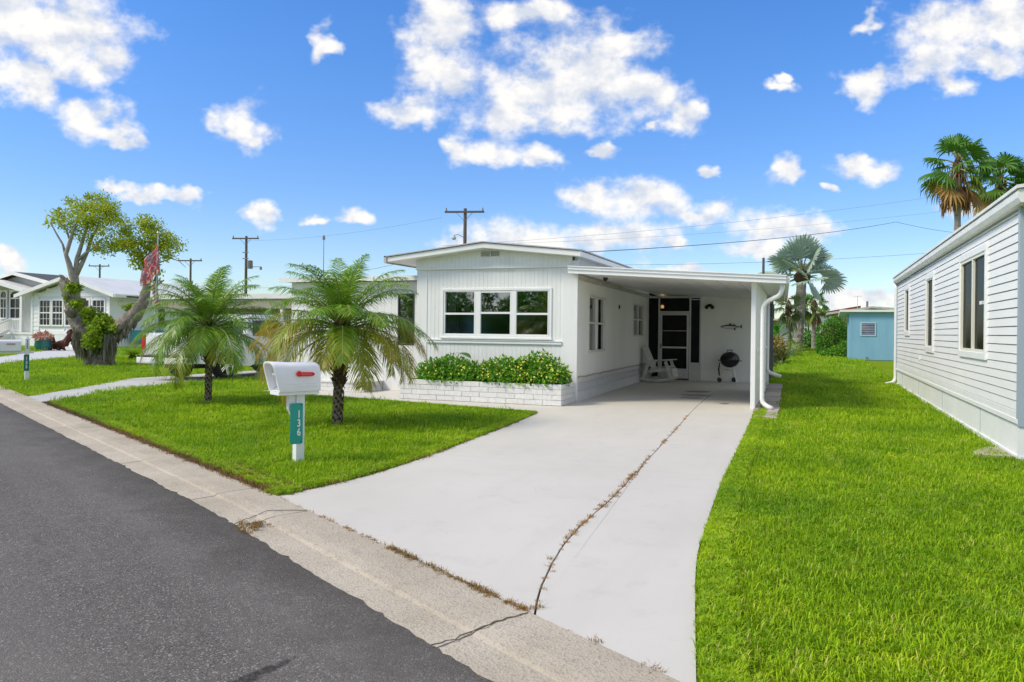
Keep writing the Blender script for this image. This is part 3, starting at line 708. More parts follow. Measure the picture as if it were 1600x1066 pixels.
# ------------------------------------------------------------------ main home
def ribbed(mb, P0, u, length, z0, z1, pitch, openings=(), t=.07, groove=.010, depth=.004, nrm=None):
    """vertical ribbed sheet: boards of depth t with recessed grooves; z1 may be a function of the distance along the wall"""
    P0 = Vector(P0); u = Vector(u).normalized(); n = Vector(nrm)
    f1 = z1 if callable(z1) else (lambda a: z1)
    cuts = {0.0, length}; k = 0.0
    while k < length: cuts.add(round(k, 4)); cuts.add(round(min(length, k+pitch-groove), 4)); k += pitch
    for a0, a1, b0, b1 in openings: cuts.add(round(a0, 4)); cuts.add(round(a1, 4))
    cuts = sorted(c for c in cuts if 0 <= c <= length)
    for a, b in zip(cuts, cuts[1:]):
        if b-a < 1e-4: continue
        mid = (a+b)/2; g = (mid % pitch) > pitch-groove
        iv = [(z0, None)]
        for a0, a1, b0, b1 in sorted(openings, key=lambda q: q[2]):
            if a0-1e-5 <= a and b <= a1+1e-5:
                lo, hi = iv.pop(); iv += [(lo, b0), (b1, hi)]
        fr = -n*(depth if g else 0)
        for lo, hi in iv:
            if hi is not None and hi-lo < .002: continue
            pa, pb = P0+u*a+fr, P0+u*b+fr; ba, bb = P0+u*a-n*t, P0+u*b-n*t
            h0, h1 = (f1(a), f1(b)) if hi is None else (hi, hi)
            q = [(pa.x,pa.y,lo),(pb.x,pb.y,lo),(bb.x,bb.y,lo),(ba.x,ba.y,lo),(pa.x,pa.y,h0),(pb.x,pb.y,h1),(bb.x,bb.y,h1),(ba.x,ba.y,h0)]
            mb.hexa(q)
class Fr:
    """wall frame: a along the wall, b up, c out of the wall"""
    def __init__(s, P0, u, n): s.P = Vector(P0); s.u = Vector(u); s.n = Vector(n)
    def __call__(s, a, b, c): p = s.P+s.u*a+s.n*c; return (p.x, p.y, p.z+b)
    def box(s, mb, a0, a1, b0, b1, c0, c1):
        mb.hexa([s(a0,b0,c0), s(a1,b0,c0), s(a1,b0,c1), s(a0,b0,c1), s(a0,b1,c0), s(a1,b1,c0), s(a1,b1,c1), s(a0,b1,c1)])
    def ring(s, mb, a0, a1, b0, b1, w, c0, c1):
        s.box(mb, a0, a1, b1-w, b1, c0, c1); s.box(mb, a0, a1, b0, b0+w, c0, c1)
        s.box(mb, a0, a0+w, b0+w, b1-w, c0, c1); s.box(mb, a1-w, a1, b0+w, b1-w, c0, c1)
def window(fr, a0, a1, b0, b1, parent, fmat, gmat, cols=1, rail=None, fw=.035, proud=.012, deep=-.06, rmat=None, glass2=None, mull=.045):
    mb = MB(); fr.ring(mb, a0, a1, b0, b1, fw, deep, proud)
    w = (a1-a0)
    for k in range(1, cols): c = a0+w*k/cols; fr.box(mb, c-mull/2, c+mull/2, b0+fw, b1-fw, deep, proud-.002)
    wn_ = mb.build('window', fmat, parent, bevel=.004)
    cells = [(a0+w*k/cols+(mull/2 if k else fw), a0+w*(k+1)/cols-(mull/2 if k < cols-1 else fw)) for k in range(cols)]
    for (c0, c1) in cells:
        if rail:
            m2 = MB(); fr.box(m2, c0, c1, rail-.022, rail+.022, deep+.01, proud-.004); m2.build('meeting_rail', rmat or fmat, wn_)
            for (lo, hi, cc, gm) in ((b0+fw, rail-.022, -.020, glass2 or gmat), (rail+.022, b1-fw, -.028, gmat)):
                m3 = MB(); fr.box(m3, c0, c1, lo, hi, cc-.006, cc); m3.build('pane', gm, wn_)
        else:
            m3 = MB(); fr.box(m3, c0, c1, b0+fw, b1-fw, -.031, -.025); m3.build('pane', gmat, wn_)
    return wn_
home = empty('mobile_home', (-1.8, 0, 0), 'white ribbed mobile home with low gable roof and open carport behind the flower bed', 'mobile home')
XL, XR = -3.83, 0.0
FW = Fr((0,0,0), (1,0,0), (0,-1,0))          # front wall frame: a = X
SWD = Vector((-.31, 9.0, 0)).normalized(); SWN = Vector((SWD.y, -SWD.x, 0))
SWF = Fr((0,0,0), SWD, SWN)          # carport side wall: a = Y
WINS = [(-3.13,-2.36,1.40,2.385),(-2.25,-1.50,1.40,2.36),(-1.40,-.63,1.40,2.385)]
def roofz(x): return 3.312 - abs(x+2.05)*.108
mb = MB(); ribbed(mb, (-3.56,0,0), (1,0,0), 3.23, .20, 2.88, .10, [(a+3.56,b+3.56,c,d) for a,b,c,d in WINS], nrm=(0,-1,0)); mb.build('front_wall', WHITE, home)
mb = MB(); FW.box(mb, -3.83,-3.562, 0.05, 2.88, -.07, .012); mb.build('corner_trim', WHITE, home, bevel=.006)
mb = MB(); FW.box(mb, -.328, .012, 0.05, 2.88, -.07, .012); mb.build('corner_trim', WHITE, home, bevel=.006)
mb = MB(); FW.box(mb, -3.56,-.33, 1.215, 1.275, .0, .035); FW.box(mb, -3.56,-.33, 1.275, 1.285, 0, .05); mb.build('wall_rail', TRIM, home)
# gable band, standing proud of the wall
mb = MB(); ribbed(mb, (-3.83,-.05,0), (1,0,0), 3.72, 2.885, lambda a: roofz(-3.83+a)-.005, .10, [(1.62,2.06,3.13,3.245)], t=.11, nrm=(0,-1,0)); mb.build('gable_band', WHITE, home)
mb = MB(); FW.box(mb, -3.84,-.10, 2.868, 2.888, -.05, .064); mb.build('band_drip', TRIM, home)
mb = MB(); FW.box(mb, -.11,.014, 2.885, 3.0, -.07, .052); mb.build('band_end', VENT, home)
mb = MB(); FB = Fr((0,-.05,0), (1,0,0), (0,-1,0))
FB.box(mb, -2.21,-1.77,3.13,3.245,-.06,-.045)
for k in range(6): mb.hexa([FB(-2.20,3.135+k*.018,-.035),FB(-2.0,3.135+k*.018,-.035),FB(-2.0,3.132+k*.018,.004),FB(-2.20,3.132+k*.018,.004),FB(-2.20,3.141+k*.018,-.035),FB(-2.0,3.141+k*.018,-.035),FB(-2.0,3.138+k*.018,.004),FB(-2.20,3.138+k*.018,.004)]); mb.hexa([FB(-1.98,3.135+k*.018,-.035),FB(-1.78,3.135+k*.018,-.035),FB(-1.78,3.132+k*.018,.004),FB(-1.98,3.132+k*.018,.004),FB(-1.98,3.141+k*.018,-.035),FB(-1.78,3.141+k*.018,-.035),FB(-1.78,3.138+k*.018,.004),FB(-1.98,3.138+k*.018,.004)])
FB.ring(mb, -2.215,-1.765,3.125,3.25,.008,-.04,.006); FB.box(mb, -2.0,-1.98,3.13,3.245,-.04,.006)
mb.build('gable_vent', VENT, home)
# roof: two low slopes with a deep fascia
mb = MB(); Y0, Y1 = -.34, 15.5
def rz(x, d): return 3.405 - abs(x+2.05)*.108 - d
pts = [(-4.46, rz(-4.46,.11)), (-2.05, rz(-2.05,.11)), (.16, rz(.16,.11)), (.16, rz(.16,0)), (-2.05, rz(-2.05,0)), (-4.46, rz(-4.46,0))]
mb.prism([(a, b) for a, b in pts], lambda a, b: (a, Y1, b), lambda a, b: (a, Y0, b)); roof = mb.build('roof', FASCIA, home, bevel=.006)
mb = MB(); q = [(-4.50, rz(-4.50,-.012)), (-2.05, rz(-2.05,-.012)), (.19, rz(.19,-.012)), (.19, rz(.19,-.035)), (-2.05, rz(-2.05,-.035)), (-4.50, rz(-4.50,-.035))]
mb.prism(q, lambda a, b: (a, Y1, b+.0), lambda a, b: (a, Y0-.03, b)); mb.build('roof_edge', ROOFG, roof)
mb = MB(); mb.box(-4.50,-4.44,Y0-.03,Y1,rz(-4.46,.13),rz(-4.46,-.03)); mb.build('eave_gutter', ROOFG, roof)
# side wall in the carport
SW = [(.95,2.62,1.03,2.32),(6.28,7.92,1.37,2.33)]
def sidebase(a): return .52
mb = MB(); ribbed(mb, SWF(.02,0,0), SWD, 8.98, .545, 2.78, .10, [(a-.02,b-.02,c,d) for a,b,c,d in SW], groove=.014, depth=.006, nrm=SWN); mb.build('side_wall', CARWALL, home)
mb = MB(); SWF.box(mb, .02, 15.4, 2.78, 3.18, -.07, .0); mb.build('upper_side_wall', mk('side_sheet', (.62,.66,.64), (.52,.57,.55), 3, .5, .3), home)
mb = MB(); mb.tube([SWF(.05+.25*i, .52+.03*mnoise.noise((i*.55,0,0)), .014) for i in range(36)], .013, 6); mb.build('skirt_trim', mk('tan_edge', (.42,.38,.30), rough=.7), home)
mb = MB(); SWF.box(mb, .02, 8.98, .43, .545, -.09, -.004); mb.build('skirt_ledge', BLOCKM, home)
mb = MB(); SWF.box(mb, .02, 8.98, 2.60, 2.66, .0, .03); SWF.box(mb, .02, 8.98, 2.66, 2.69, 0, .05); mb.build('ceiling_channel', mk('aged_channel', (.55,.53,.47), (.42,.40,.34), 4, .6, .3), home)
mb = MB(); mb.box(-3.75,-.12, .12, 15.3, .3, 2.8); 
# closed dark body behind the walls
mb = MB()
for q in ((-3.82,-3.75,.075,15.4,0,3.1),(-3.75,0,15.33,15.4,0,2.9),(-3.75,-.48,.08,15.3,.26,.30),(-3.74,-.48,.08,15.3,2.75,2.80)): mb.box(*q)
mb.build('body', DARK, home)
# pierced screen blocks under the wall
bm_ = MB()
def blk(mb):
    L, Hh, T = .298, .236, .05
    for (a0,a1,b0,b1) in ((0,L,0,.022),(0,L,Hh-.022,Hh),(0,.016,.022,Hh-.022),(L-.016,L,.022,Hh-.022),(.141,.157,.022,Hh-.022),(.016,L-.016,.110,.126)): mb.box(-T, 0, a0, a1, b0, b1)
    for cx in (.0785,.2195):
        for cz, s in ((.066,1),(.170,-1)): mb.bar((-.02,cx-.058,cz-.042*s),(-.02,cx+.058,cz+.042*s),.035,.020,up=(1,0,0))
blk(bm_); b0 = None
for i in range(29):
    if b0 is None: b0 = bm_.build('screen_block', BLOCKM, home, local=True); o = b0
    else: o = b0.copy(); COL.objects.link(o); o.parent = home
    o.location = Vector(SWF(.03+i*.2985, .19, -.012)) - home.location; o.rotation_euler = (0, 0, math.atan2(-SWD.x, SWD.y))
mb = MB(); SWF.box(mb, .02, 8.98, 0, .188, -.09, -.002); ob = mb.build('foundation', BLOCKM, home); mb = MB(); SWF.box(mb, .02, 8.98, .188, .43, -.16, -.10); mb.build('hole_shade_panel', HOLE_SHADE, home)  # dark panel stands in for the shade seen through the block holes
mb = MB(); FW.box(mb, -3.83, 0, 0, .20, -.09, -.005); mb.build('front_foundation', BLOCKM, home)
# windows
mb = MB(); FW.ring(mb, -3.20,-.56,1.345,2.44,.055,0,.022); FW.box(mb,-2.36,-2.25,1.40,2.385,0,.010); FW.box(mb,-1.50,-1.40,1.40,2.385,0,.010)
FW.box(mb,-3.22,-.54,1.31,1.345,0,.05)
mb.build('window_casing', TRIM, home, bevel=.004)
for i, (a, b, c, d) in enumerate(WINS):
    window(FW, a, b, c, d, home, TRIM, GLASS, rail=1.87-(0.0 if i != 1 else -.02), fw=.024, glass2=GLASSL)
mb = MB(); 
for i in range(9): mb.tube([(-3.09+i*.022, .14+.02*(i % 2), 1.3), (-3.09+i*.022, .14+.02*(i % 2), 2.5)], .016, 6)
mb.build('curtain', CURTAIN, home, smooth=True)
mb = MB(); mb.bar((-2.84,.10,1.3),(-2.84,.10,2.3),.012,.012); mb.build('blind_wand', CURTAIN, home)
for (a, b, c, d) in SW: window(SWF, a, b, c, d, home, mk('aged_frame', (.66,.65,.60), rough=.5), GLASS, cols=2, rail=(c+d)/2+.02, fw=.05, proud=.03, mull=.09)
mb = MB()
for i in range(9): mb.tube([(-.20-.02*(i % 2), 1.05+i*.05, 1.0), (-.20-.02*(i % 2), 1.05+i*.05, 2.35)], .03, 6)
mb.build('curtain', CURTAIN, home, smooth=True)
mb = MB(); SWF.box(mb, 4.28, 4.34, 2.11, 2.21, 0, .03); mb.build('wall_hook', BLACKP, home)
mb = MB(); SWF.box(mb, 2.80, 2.90, .66, .78, 0, .02); mb.build('wall_outlet', TRIM, home, bevel=.004)
mb = MB(); mb.lathe([(.0,0),(.05,0),(.055,-.05),(.03,-.09),(0,-.09)], 10, (.36,.95,2.715)); mb.build('ceiling_spotlight', BLACKP, home)
# carport back: screen room front with door, then solid panels
BWF = Fr((0,9.0,0), (1,0,0), (0,-1,0))
def zc(x): return 2.745 - .062*x        # underside of the carport roof
ALU = mk('aluminium_white', (.62,.63,.62), (.55,.56,.55), 3, .4, .5)
mb = MB()
for (a0,a1,b0,b1) in ((-.36,-.31,0,2.70),(.0,.05,.0,2.65),(.98,1.03,0,2.62),(1.30,1.345,0,2.60),(.05,.98,2.13,2.18),(-.31,1.30,2.60,2.655),(-.31,.0,0,.09),(1.03,1.30,0,.09)): BWF.box(mb, a0,a1,b0,b1,-.05,0)
mb.build('screen_frame', ALU, home)
mb = MB(); BWF.box(mb, 1.032,1.298,.09,.56,-.03,-.012); mb.build('kick_panel', ALU, home)
for (a0,a1,b0,b1) in ((-.31,.0,.09,2.60),(.05,.98,2.18,2.60),(1.03,1.30,.56,2.60)):
    mb = MB(); BWF.box(mb, a0,a1,b0,b1,-.030,-.027); mb.build('screen_panel', SCREEN, home)
mb = MB(); BWF.ring(mb, .065,.965,.05,2.115,.06,-.03,.015); BWF.box(mb, .125,.905,.11,.36,-.02,.005); BWF.box(mb, .125,.905,1.0,1.055,-.02,.012); BWF.box(mb,.125,.905,1.55,1.565,-.02,-.01)
door = mb.build('screen_door', ALU, home, bevel=.004)
mb = MB(); BWF.box(mb, .125,.905,.36,2.055,-.024,-.021); mb.build('screen', SCREEN, door)
mb = MB(); BWF.box(mb, .085,.11,1.0,1.14,.015,.05); mb.build('handle', BLACKP, door)
mb = MB(); ribbed(mb, (1.345,9.0,0), (1,0,0), 1.95, 0, lambda a: zc(1.345+a)+.01, .40, t=.09, groove=.012, depth=.008, nrm=(0,-1,0)); mb.build('carport_back_wall', CARWALL, home)
mb = MB(); BWF.box(mb, 1.345,3.29,2.42,2.47,0,.02); mb.build('back_wall_trim', CARWALL, home)
# the screen room behind
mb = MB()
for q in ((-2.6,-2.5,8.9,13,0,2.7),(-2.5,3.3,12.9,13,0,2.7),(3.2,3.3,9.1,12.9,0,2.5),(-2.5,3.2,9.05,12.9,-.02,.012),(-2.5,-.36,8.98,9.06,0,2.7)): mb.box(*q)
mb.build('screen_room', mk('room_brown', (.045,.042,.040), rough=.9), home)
mb = MB(); mb.lathe([(0,0),(.045,.01),(.06,.06),(.04,.11),(0,.12)], 12, on(1035,482,1,11.0)); lamp = mb.build('porch_bulb', BULB, home, smooth=True)
c = on(1035,482,1,11.0); mb = MB(); mb.tube([c+Vector((0,0,.12)), c+Vector((0,0,.3))], .015, 6); mb.bar(c+Vector((-.30,.05,.02)), c+Vector((-.05,.05,.02)), .1, .02); mb.build('porch_fan', mk('fan_wood', (.25,.12,.04), rough=.5), home)
pl_ = bpy.data.lights.new('porch_bulb_light', 'POINT'); pl_.energy = .8; pl_.color = (1,.6,.25); pl_.shadow_soft_size = .06
plo = bpy.data.objects.new('porch_bulb_light', pl_); COL.objects.link(plo); plo.location = c+Vector((.0,-.12,.02))
# carport roof, posts, side wall, gutters
mb = MB()
RP = [(-.13,-.16),(4.145,-.16),(3.78,9.6),(-.13,13.0)]
top = [(x, y, zc(x)+.09) for x, y in RP]; bot = [(x, y, zc(x)) for x, y in RP]
for k in range(9):     # pan joints: the ceiling is made of long pans
    pass
mb.hexa(bot+top); croof = mb.build('carport_roof', ROOFW, home)
NP = 10
for k in range(NP):
    a0, a1 = k/NP, (k+1)/NP; q = []
    for y0, y1, xr0, xr1 in ((-.15, 9.55, None, None),):
        def xx(t, y): return -.12 + (4.13-(y+.15)*.0365+.12)*t
        p = [(xx(a0, y0)+.006, y0), (xx(a1, y0)-.006, y0), (xx(a1, y1)-.006, y1), (xx(a0, y1)+.006, y1)]
        mb = MB(); mb.hexa([(x, y, zc(x)-.022) for x, y in p]+[(x, y, zc(x)-.002) for x, y in p]); mb.build('ceiling_pan', SOFFIT, croof)
mb = MB(); mb.hexa([(-.15,-.20,zc(-.15)-.035),(4.17,-.20,zc(4.17)-.035),(4.17,-.165,zc(4.17)-.035),(-.15,-.165,zc(-.15)-.035),(-.15,-.20,zc(-.15)+.105),(4.17,-.20,zc(4.17)+.105),(4.17,-.165,zc(4.17)+.105),(-.15,-.165,zc(-.15)+.105)])
mb.hexa([(-.16,-.23,zc(-.15)+.105),(4.18,-.23,zc(4.17)+.105),(4.18,-.10,zc(4.17)+.105),(-.16,-.10,zc(-.15)+.105),(-.16,-.23,zc(-.15)+.125),(4.18,-.23,zc(4.17)+.125),(4.18,-.10,zc(4.17)+.125),(-.16,-.10,zc(-.15)+.125)])
mb.hexa([(-.155,-.225,zc(-.15)+.045),(4.175,-.225,zc(4.17)+.045),(4.175,-.20,zc(4.17)+.045),(-.155,-.20,zc(-.15)+.045),(-.155,-.225,zc(-.15)+.06),(4.175,-.225,zc(4.17)+.06),(4.175,-.20,zc(4.17)+.06),(-.155,-.20,zc(-.15)+.06)])
mb.build('fascia', TRIM, croof, bevel=.004)
mb = MB(); mb.hexa([(4.145,-.16,zc(4.14)-.03),(4.22,-.16,zc(4.14)-.03),(3.86,9.6,zc(3.8)-.03),(3.785,9.6,zc(3.8)-.03),(4.145,-.16,zc(4.14)+.10),(4.24,-.16,zc(4.14)+.10),(3.88,9.6,zc(3.8)+.10),(3.785,9.6,zc(3.8)+.10)]); mb.build('side_gutter', TRIM, croof)
mb = MB(); mb.box(.09,.13,3.0,3.05,2.82,3.06); mb.build('roof_strut', TRIM, croof)
mb = MB(); mb.box(3.515,3.605,.14,.24,0,zc(3.55)-.022); mb.build('carport_post', TRIM, home, bevel=.008)
XE = on(1197,560,1,5.3).x
sdir = Vector((XE-3.60, 5.04, 0)); L_ = sdir.length; sdir.normalize(); snrm = Vector((sdir.y,-sdir.x,0))
SFr = Fr((3.60,.26,0), sdir, snrm)
mb = MB(); ribbed(mb, (3.60,.26,0), sdir, L_, 1.17, lambda a: zc(3.6+(XE-3.6)*a/L_)-.024, .9, t=.07, groove=.012, nrm=snrm); mb.build('carport_side_wall', WHITE, home)
mb = MB(); ribbed(mb, (3.60,.26,0), sdir, L_, .04, 1.13, .16, t=.08, groove=.012, nrm=snrm); mb.build('side_wall_wainscot', GREYSKIRT, home)
mb = MB(); SFr.box(mb, 0, L_, 1.13, 1.17, -.07, .03); mb.build('side_wall_cap', TRIM, home)
def downspout(pts, parent, name='downspout', w=.075, h=.055, mat=TRIM):
    mb = MB(); mb.tube(pts, w*.62, 8); o = mb.build(name, mat, parent, smooth=True); return o
def bez(a, b, c, n=6): a, b, c = Vector(a), Vector(b), Vector(c); return [a*(1-t)**2+b*2*t*(1-t)+c*t*t for t in [i/n for i in range(n+1)]]
dx = 3.735; dy = .16
downspout(bez((4.10,-.06,2.46),(4.10,-.05,2.22),(3.95,.0,2.19),4) + bez((3.93,.02,2.18),(3.735,.16,2.12),(3.735,.16,1.95),4) + [(dx,dy,1.0)] + bez((dx,dy,.22),(dx,dy,.10),(dx+.2,dy-.1,.05),4), home)
e0 = on(1199.5,500,1,5.4); xx2 = e0.x
mb = MB(); mb.box(3.30,3.38,8.9,8.98,0,zc(3.34)-.022); mb.build('carport_post', TRIM, home)
downspout([(xx2,5.4,2.4),(xx2,5.4,1.2),(xx2,5.4,.68)] + bez((xx2,5.4,.60),(xx2,5.4,.52),(xx2+.10,5.35,.48),3) + [(xx2+.34,5.3,.40)], home)
# security light and fish are hung on the carport's back wall
mb = MB(); mb.lathe([(0,0),(.05,0),(.05,.02),(0,.02)], 12); sec = empty('security_light', (1.58,8.99,2.40), 'black twin headed security light high on the carport back wall right of the screen door', 'wall light')
sec.location = (1.62,8.985,2.36)
mb = MB(); mb.M = Matrix.Rotation(rad(90),4,'X'); mb.lathe([(0,0),(.055,0),(.055,.03),(0,.03)], 12); mb.build('base', BLACKP, sec, local=True)
for s in (-1, 1):
    mb = MB(); d = Vector((s*.10,-.14,-.05)); mb.tube([(0,-.03,0),(s*.04,-.08,.01)], .012, 6); mb.tube([(s*.03,-.06,.02),(s*.06,-.12,-.02),(s*.09,-.20,-.07)], [.03,.045,.062], 10); mb.build('lamp_head', BLACKP, sec, local=True, smooth=False)
# addition on the left
XA0, XA1, YA = -8.02, -3.83, .9
AF = Fr((0,YA,0), (1,0,0), (0,-1,0))
mb = MB(); ribbed(mb, (XA0,YA,0), (1,0,0), XA1-XA0, .0, 2.68, .20, [(3.17,3.63,1.12,2.38)], nrm=(0,-1,0), groove=.012); mb.box(XA0,XA0+.07,YA+.07,9,0,2.68); mb.box(XA0+.07,XA1,8.93,9,0,2.68); mb.build('addition_wall', WHITE, home)
mb = MB(); mb.box(XA0-.2,XA1-.01,YA-.22,9.2,2.70,2.79); mb.box(XA0-.22,XA1-.01,YA-.25,YA-.22,2.685,2.80); mb.build('addition_roof', FASCIA, home)
mb = MB(); mb.box(-4.02,-3.87,YA-.20,YA-.05,2.60,2.70); mb.build('roof_corner_box', FASCIA, home)
window(AF, -4.85,-4.39,1.12,2.38, home, mk('dark_frame', (.05,.05,.05), rough=.4), GLASS, rail=1.75)
# raised white block step before the addition
step = empty('block_step', (-5.9,.05,0), 'low white painted brick step against the addition behind the right palm', 'step')
for cc, (z0, z1) in enumerate(((0,.10),(.105,.20))):
    xs = [-6.9 + (.2 if cc else 0)]
    while xs[-1] < -5.25-.05: xs.append(min(-5.25, xs[-1]+.41))
    for a, b in zip(xs, xs[1:]):
        mb = MB(); mb.box(a+.004, b-.004, .05, .15, z0, z1); mb.build('brick', BRICKM, step)
    for i in range(2): mb = MB(); mb.box(-5.352,-5.25,.156+i*.36,.51+i*.36,z0,z1); mb.build('brick', BRICKM, step)
mb = MB(); mb.box(-6.89,-5.36,.14,.89,0,.185); mb.build('core', MORTAR, step)
mb = MB(); mb.box(-6.92,-5.23,.03,.89,.203,.235); mb.build('cap', BLOCKM, step)
# ------------------------------------------------------------------ brick flower bed and its plants
bed = empty('brick_planter', (-1.87,-.5,0), 'long white painted brick flower bed along the front of the home', 'planter')
PX0, PX1, PY = -3.73, -.02, -.94
rb = random.Random(21); NC = 4; CH = .1075
mb = MB(); mb.box(PX0+.012,PX1-.012,PY+.012,PY+.09,0,.418); mb.box(PX0+.012,PX0+.09,PY+.09,-.02,0,.418); mb.box(PX1-.09,PX1-.012,PY+.09,-.02,0,.418); mb.build('mortar', MORTAR, bed)
for c in range(NC):
    z0, z1 = c*CH+.004, (c+1)*CH-.004
    x = PX1; L = .40; first = True
    off = .20 if c % 2 else .40
    while x > PX0+.02:
        l = off if first else L; first = False
        x2 = max(PX0, x-l)
        j = rb.uniform(-.004,.004); mb = MB(); mb.box(x2+.004, x-.004, PY-.002+j, PY+.095, z0+rb.uniform(-.002,.002), z1+rb.uniform(-.002,.002)); mb.build('brick', BRICKM, bed, bevel=.006); x = x2
    for (xx0, xx1) in ((PX1-.095, PX1+.002), (PX0-.002, PX0+.095)):
        y = PY+.10 if c % 2 == 0 else PY+.10; first = True
        while y < -.02:
            y2 = min(-.02, y+(.25 if (first and c % 2) else .40)); first = False
            mb = MB(); mb.box(xx0, xx1, y+.004, y2-.004, z0, z1); mb.build('brick', BRICKM, bed, bevel=.006); y = y2
mb = MB(); n = 24
for i in range(n):
    x0, x1 = PX0+.1+(PX1-PX0-.2)*i/n, PX0+.1+(PX1-PX0-.2)*(i+1)/n; z = .385+.012*mnoise.noise((x0*3,0,0))
    mb.box(x0, x1, PY+.096, -.02, .2, z)
mb.build('soil', SOIL, bed)

def leaf(mb, p, d, up, L, w, fold=.0):
    """one leaf: base p, direction d, surface normal up"""
    d = d.normalized(); s = d.cross(up)
    if s.length < 1e-4: s = d.cross(Vector((1,0,0)))
    s.normalize(); n = s.cross(d)
    m = p+d*L*.45+n*fold*L
    b = mb.av([p, m+s*w*.5, p+d*L, m-s*w*.5]); mb.af((b, b+1, b+2)); mb.af((b, b+2, b+3))
def rdir(r, zmin=-1.0):
    while True:
        v = Vector((r.uniform(-1,1), r.uniform(-1,1), r.uniform(-1,1)))
        if .05 < v.length < 1 and v.normalized().z >= zmin: return v.normalized()
def bush(mb, r, blobs, n, L, w, floor=0, upw=.5, shell=.55):
    """leaves through overlapping ellipsoids: (centre, radii)"""
    vol = [a[1][0]*a[1][1]*a[1][2] for a in blobs]
    for _ in range(n):
        c, q = r.choices(blobs, [x**.67 for x in vol])[0]
        v = rdir(r); k = (shell+(1-shell)*r.random()) if r.random() < .8 else r.random()
        k *= 1+.16*mnoise.noise((v.x*2.3+c[0], v.y*2.3+c[1], v.z*2.3))
        p = Vector((c[0]+v.x*q[0]*k, c[1]+v.y*q[1]*k, c[2]+v.z*q[2]*k))
        if p.z < floor: continue
        d = (v*.8+rdir(r)*.9+Vector((0,0,.15))).normalized(); up = (v+Vector((0,0,upw))+rdir(r)*.5).normalized()
        leaf(mb, p, d, up, L*r.uniform(.65,1.25), w*r.uniform(.7,1.2), r.uniform(-.05,.12))
def flowers(mb, r, blobs, n, size, bias):
    for _ in range(n):
        c, q = r.choice(blobs); v = rdir(r, -.1)
        if r.random() > bias(c, v): continue
        k = 1.02+.12*mnoise.noise((v.x*2.3+c[0], v.y*2.3+c[1], v.z*2.3))
        p = Vector((c[0]+v.x*q[0]*k, c[1]+v.y*q[1]*k, c[2]+v.z*q[2]*k)); s = size*r.uniform(.7,1.3)
        t = v.orthogonal().normalized(); u = v.cross(t)
        ring = [p+v*s*.25+(t*math.cos(a)+u*math.sin(a))*s*.5 for a in [2*PI*i/6 for i in range(6)]]
        b = mb.av([p+v*s*.45]+ring+[p-v*s*.1])
        for i in range(6): mb.af((b, b+1+i, b+1+(i+1) % 6)); mb.af((b+7, b+1+(i+1) % 6, b+1+i))
def shrub(name, loc, label, blobs, n, L, w, fl, seed, cat='flowering shrub', group=None, mat=SHRUBL, stems=True, bias=lambda c, v: 1, fsize=.034, floor=.4):
    r = random.Random(seed); t = empty(name, loc, label, cat, group)
    mb = MB(); bush(mb, r, blobs, n, L, w, floor); mb.build('foliage', mat, t)
    if fl: mb = MB(); flowers(mb, r, blobs, fl, fsize, bias); o = mb.build('flowers', FLOW_Y, t); o['kind'] = 'stuff'
    if stems:
        mb = MB(); b = Vector(loc)
        for _ in range(9):
            c, q = r.choice(blobs); e = Vector(c)+rdir(r, 0)*min(q)*.6
            mb.tube([b+Vector((r.uniform(-.08,.08), r.uniform(-.06,.06), -.02)), b.lerp(e,.5)+rdir(r)*.04, e], [.012,.009,.005], 5)
        mb.build('stem', BRANCH, t)
    return t
grp = 'yellow flowered shrubs in the brick bed'
B1 = [((-.66,-.50,.62),(.52,.42,.42)),((-.34,-.60,.54),(.40,.40,.32)),((-.95,-.58,.56),(.42,.38,.34)),((-.62,-.78,.50),(.5,.22,.2))]
B2 = [((-1.48,-.52,.60),(.44,.40,.34)),((-1.15,-.60,.55),(.36,.38,.30)),((-1.75,-.60,.54),(.32,.36,.28)),((-1.45,-.8,.48),(.45,.2,.18))]
B3 = [((-2.62,-.54,.60),(.50,.40,.35)),((-3.05,-.58,.56),(.42,.38,.32)),((-2.22,-.60,.54),(.34,.36,.28)),((-2.65,-.8,.48),(.6,.2,.18))]
shrub('flowering_shrub', (-.62,-.5,.385), 'tallest yellow flowered shrub at the right end of the brick bed by the house corner', B1, 5200, .085, .054, 260, 1, group=grp, bias=lambda c, v: .9)
shrub('flowering_shrub', (-1.42,-.52,.385), 'middle yellow flowered shrub in the brick bed right of the strappy leaf clump', B2, 4200, .082, .052, 170, 2, group=grp)
shrub('flowering_shrub', (-2.6,-.54,.385), 'greener sparsely flowered shrub at the left end of the brick bed', B3, 4800, .082, .052, 90, 3, group=grp)
def strap(name, loc, label, n, L, seed, spread=.5, mat=BLADE, w=.03, cat='plant', group=None, droop=.5, floor=None):
    r = random.Random(seed); t = empty(name, loc, label, cat, group); mb = MB(); b = Vector(loc)
    for _ in range(n):
        a = r.uniform(0, 2*PI); l = L*r.uniform(.6,1.15); sp = spread*r.random(); d = Vector((math.cos(a)*sp, math.sin(a)*sp, 1)).normalized(); dr = droop*r.uniform(.3,1)
        p = b+Vector((r.uniform(-.05,.05), r.uniform(-.05,.05), 0)); pts = []
        for i in range(5):
            q = i/4; pts.append(p+d*l*q+Vector((math.cos(a), math.sin(a), -1.0))*dr*l*q*q*.5)
        s = Vector((-math.sin(a), math.cos(a), 0)); ws = [w*.6,w,w*.9,w*.6,.002]
        rows = [mb.av([q-s*k/2, q+s*k/2]) for q, k in zip(pts, ws)]
        for u_, v_ in zip(rows, rows[1:]): mb.af((u_, u_+1, v_+1, v_))
    mb.build('leaves', mat, t); return t
strap('strap_leaf_plant', (-2.02,-.62,.385), 'dark strappy leaf clump between the left and middle flowering shrubs', 46, .46, 4, .6)
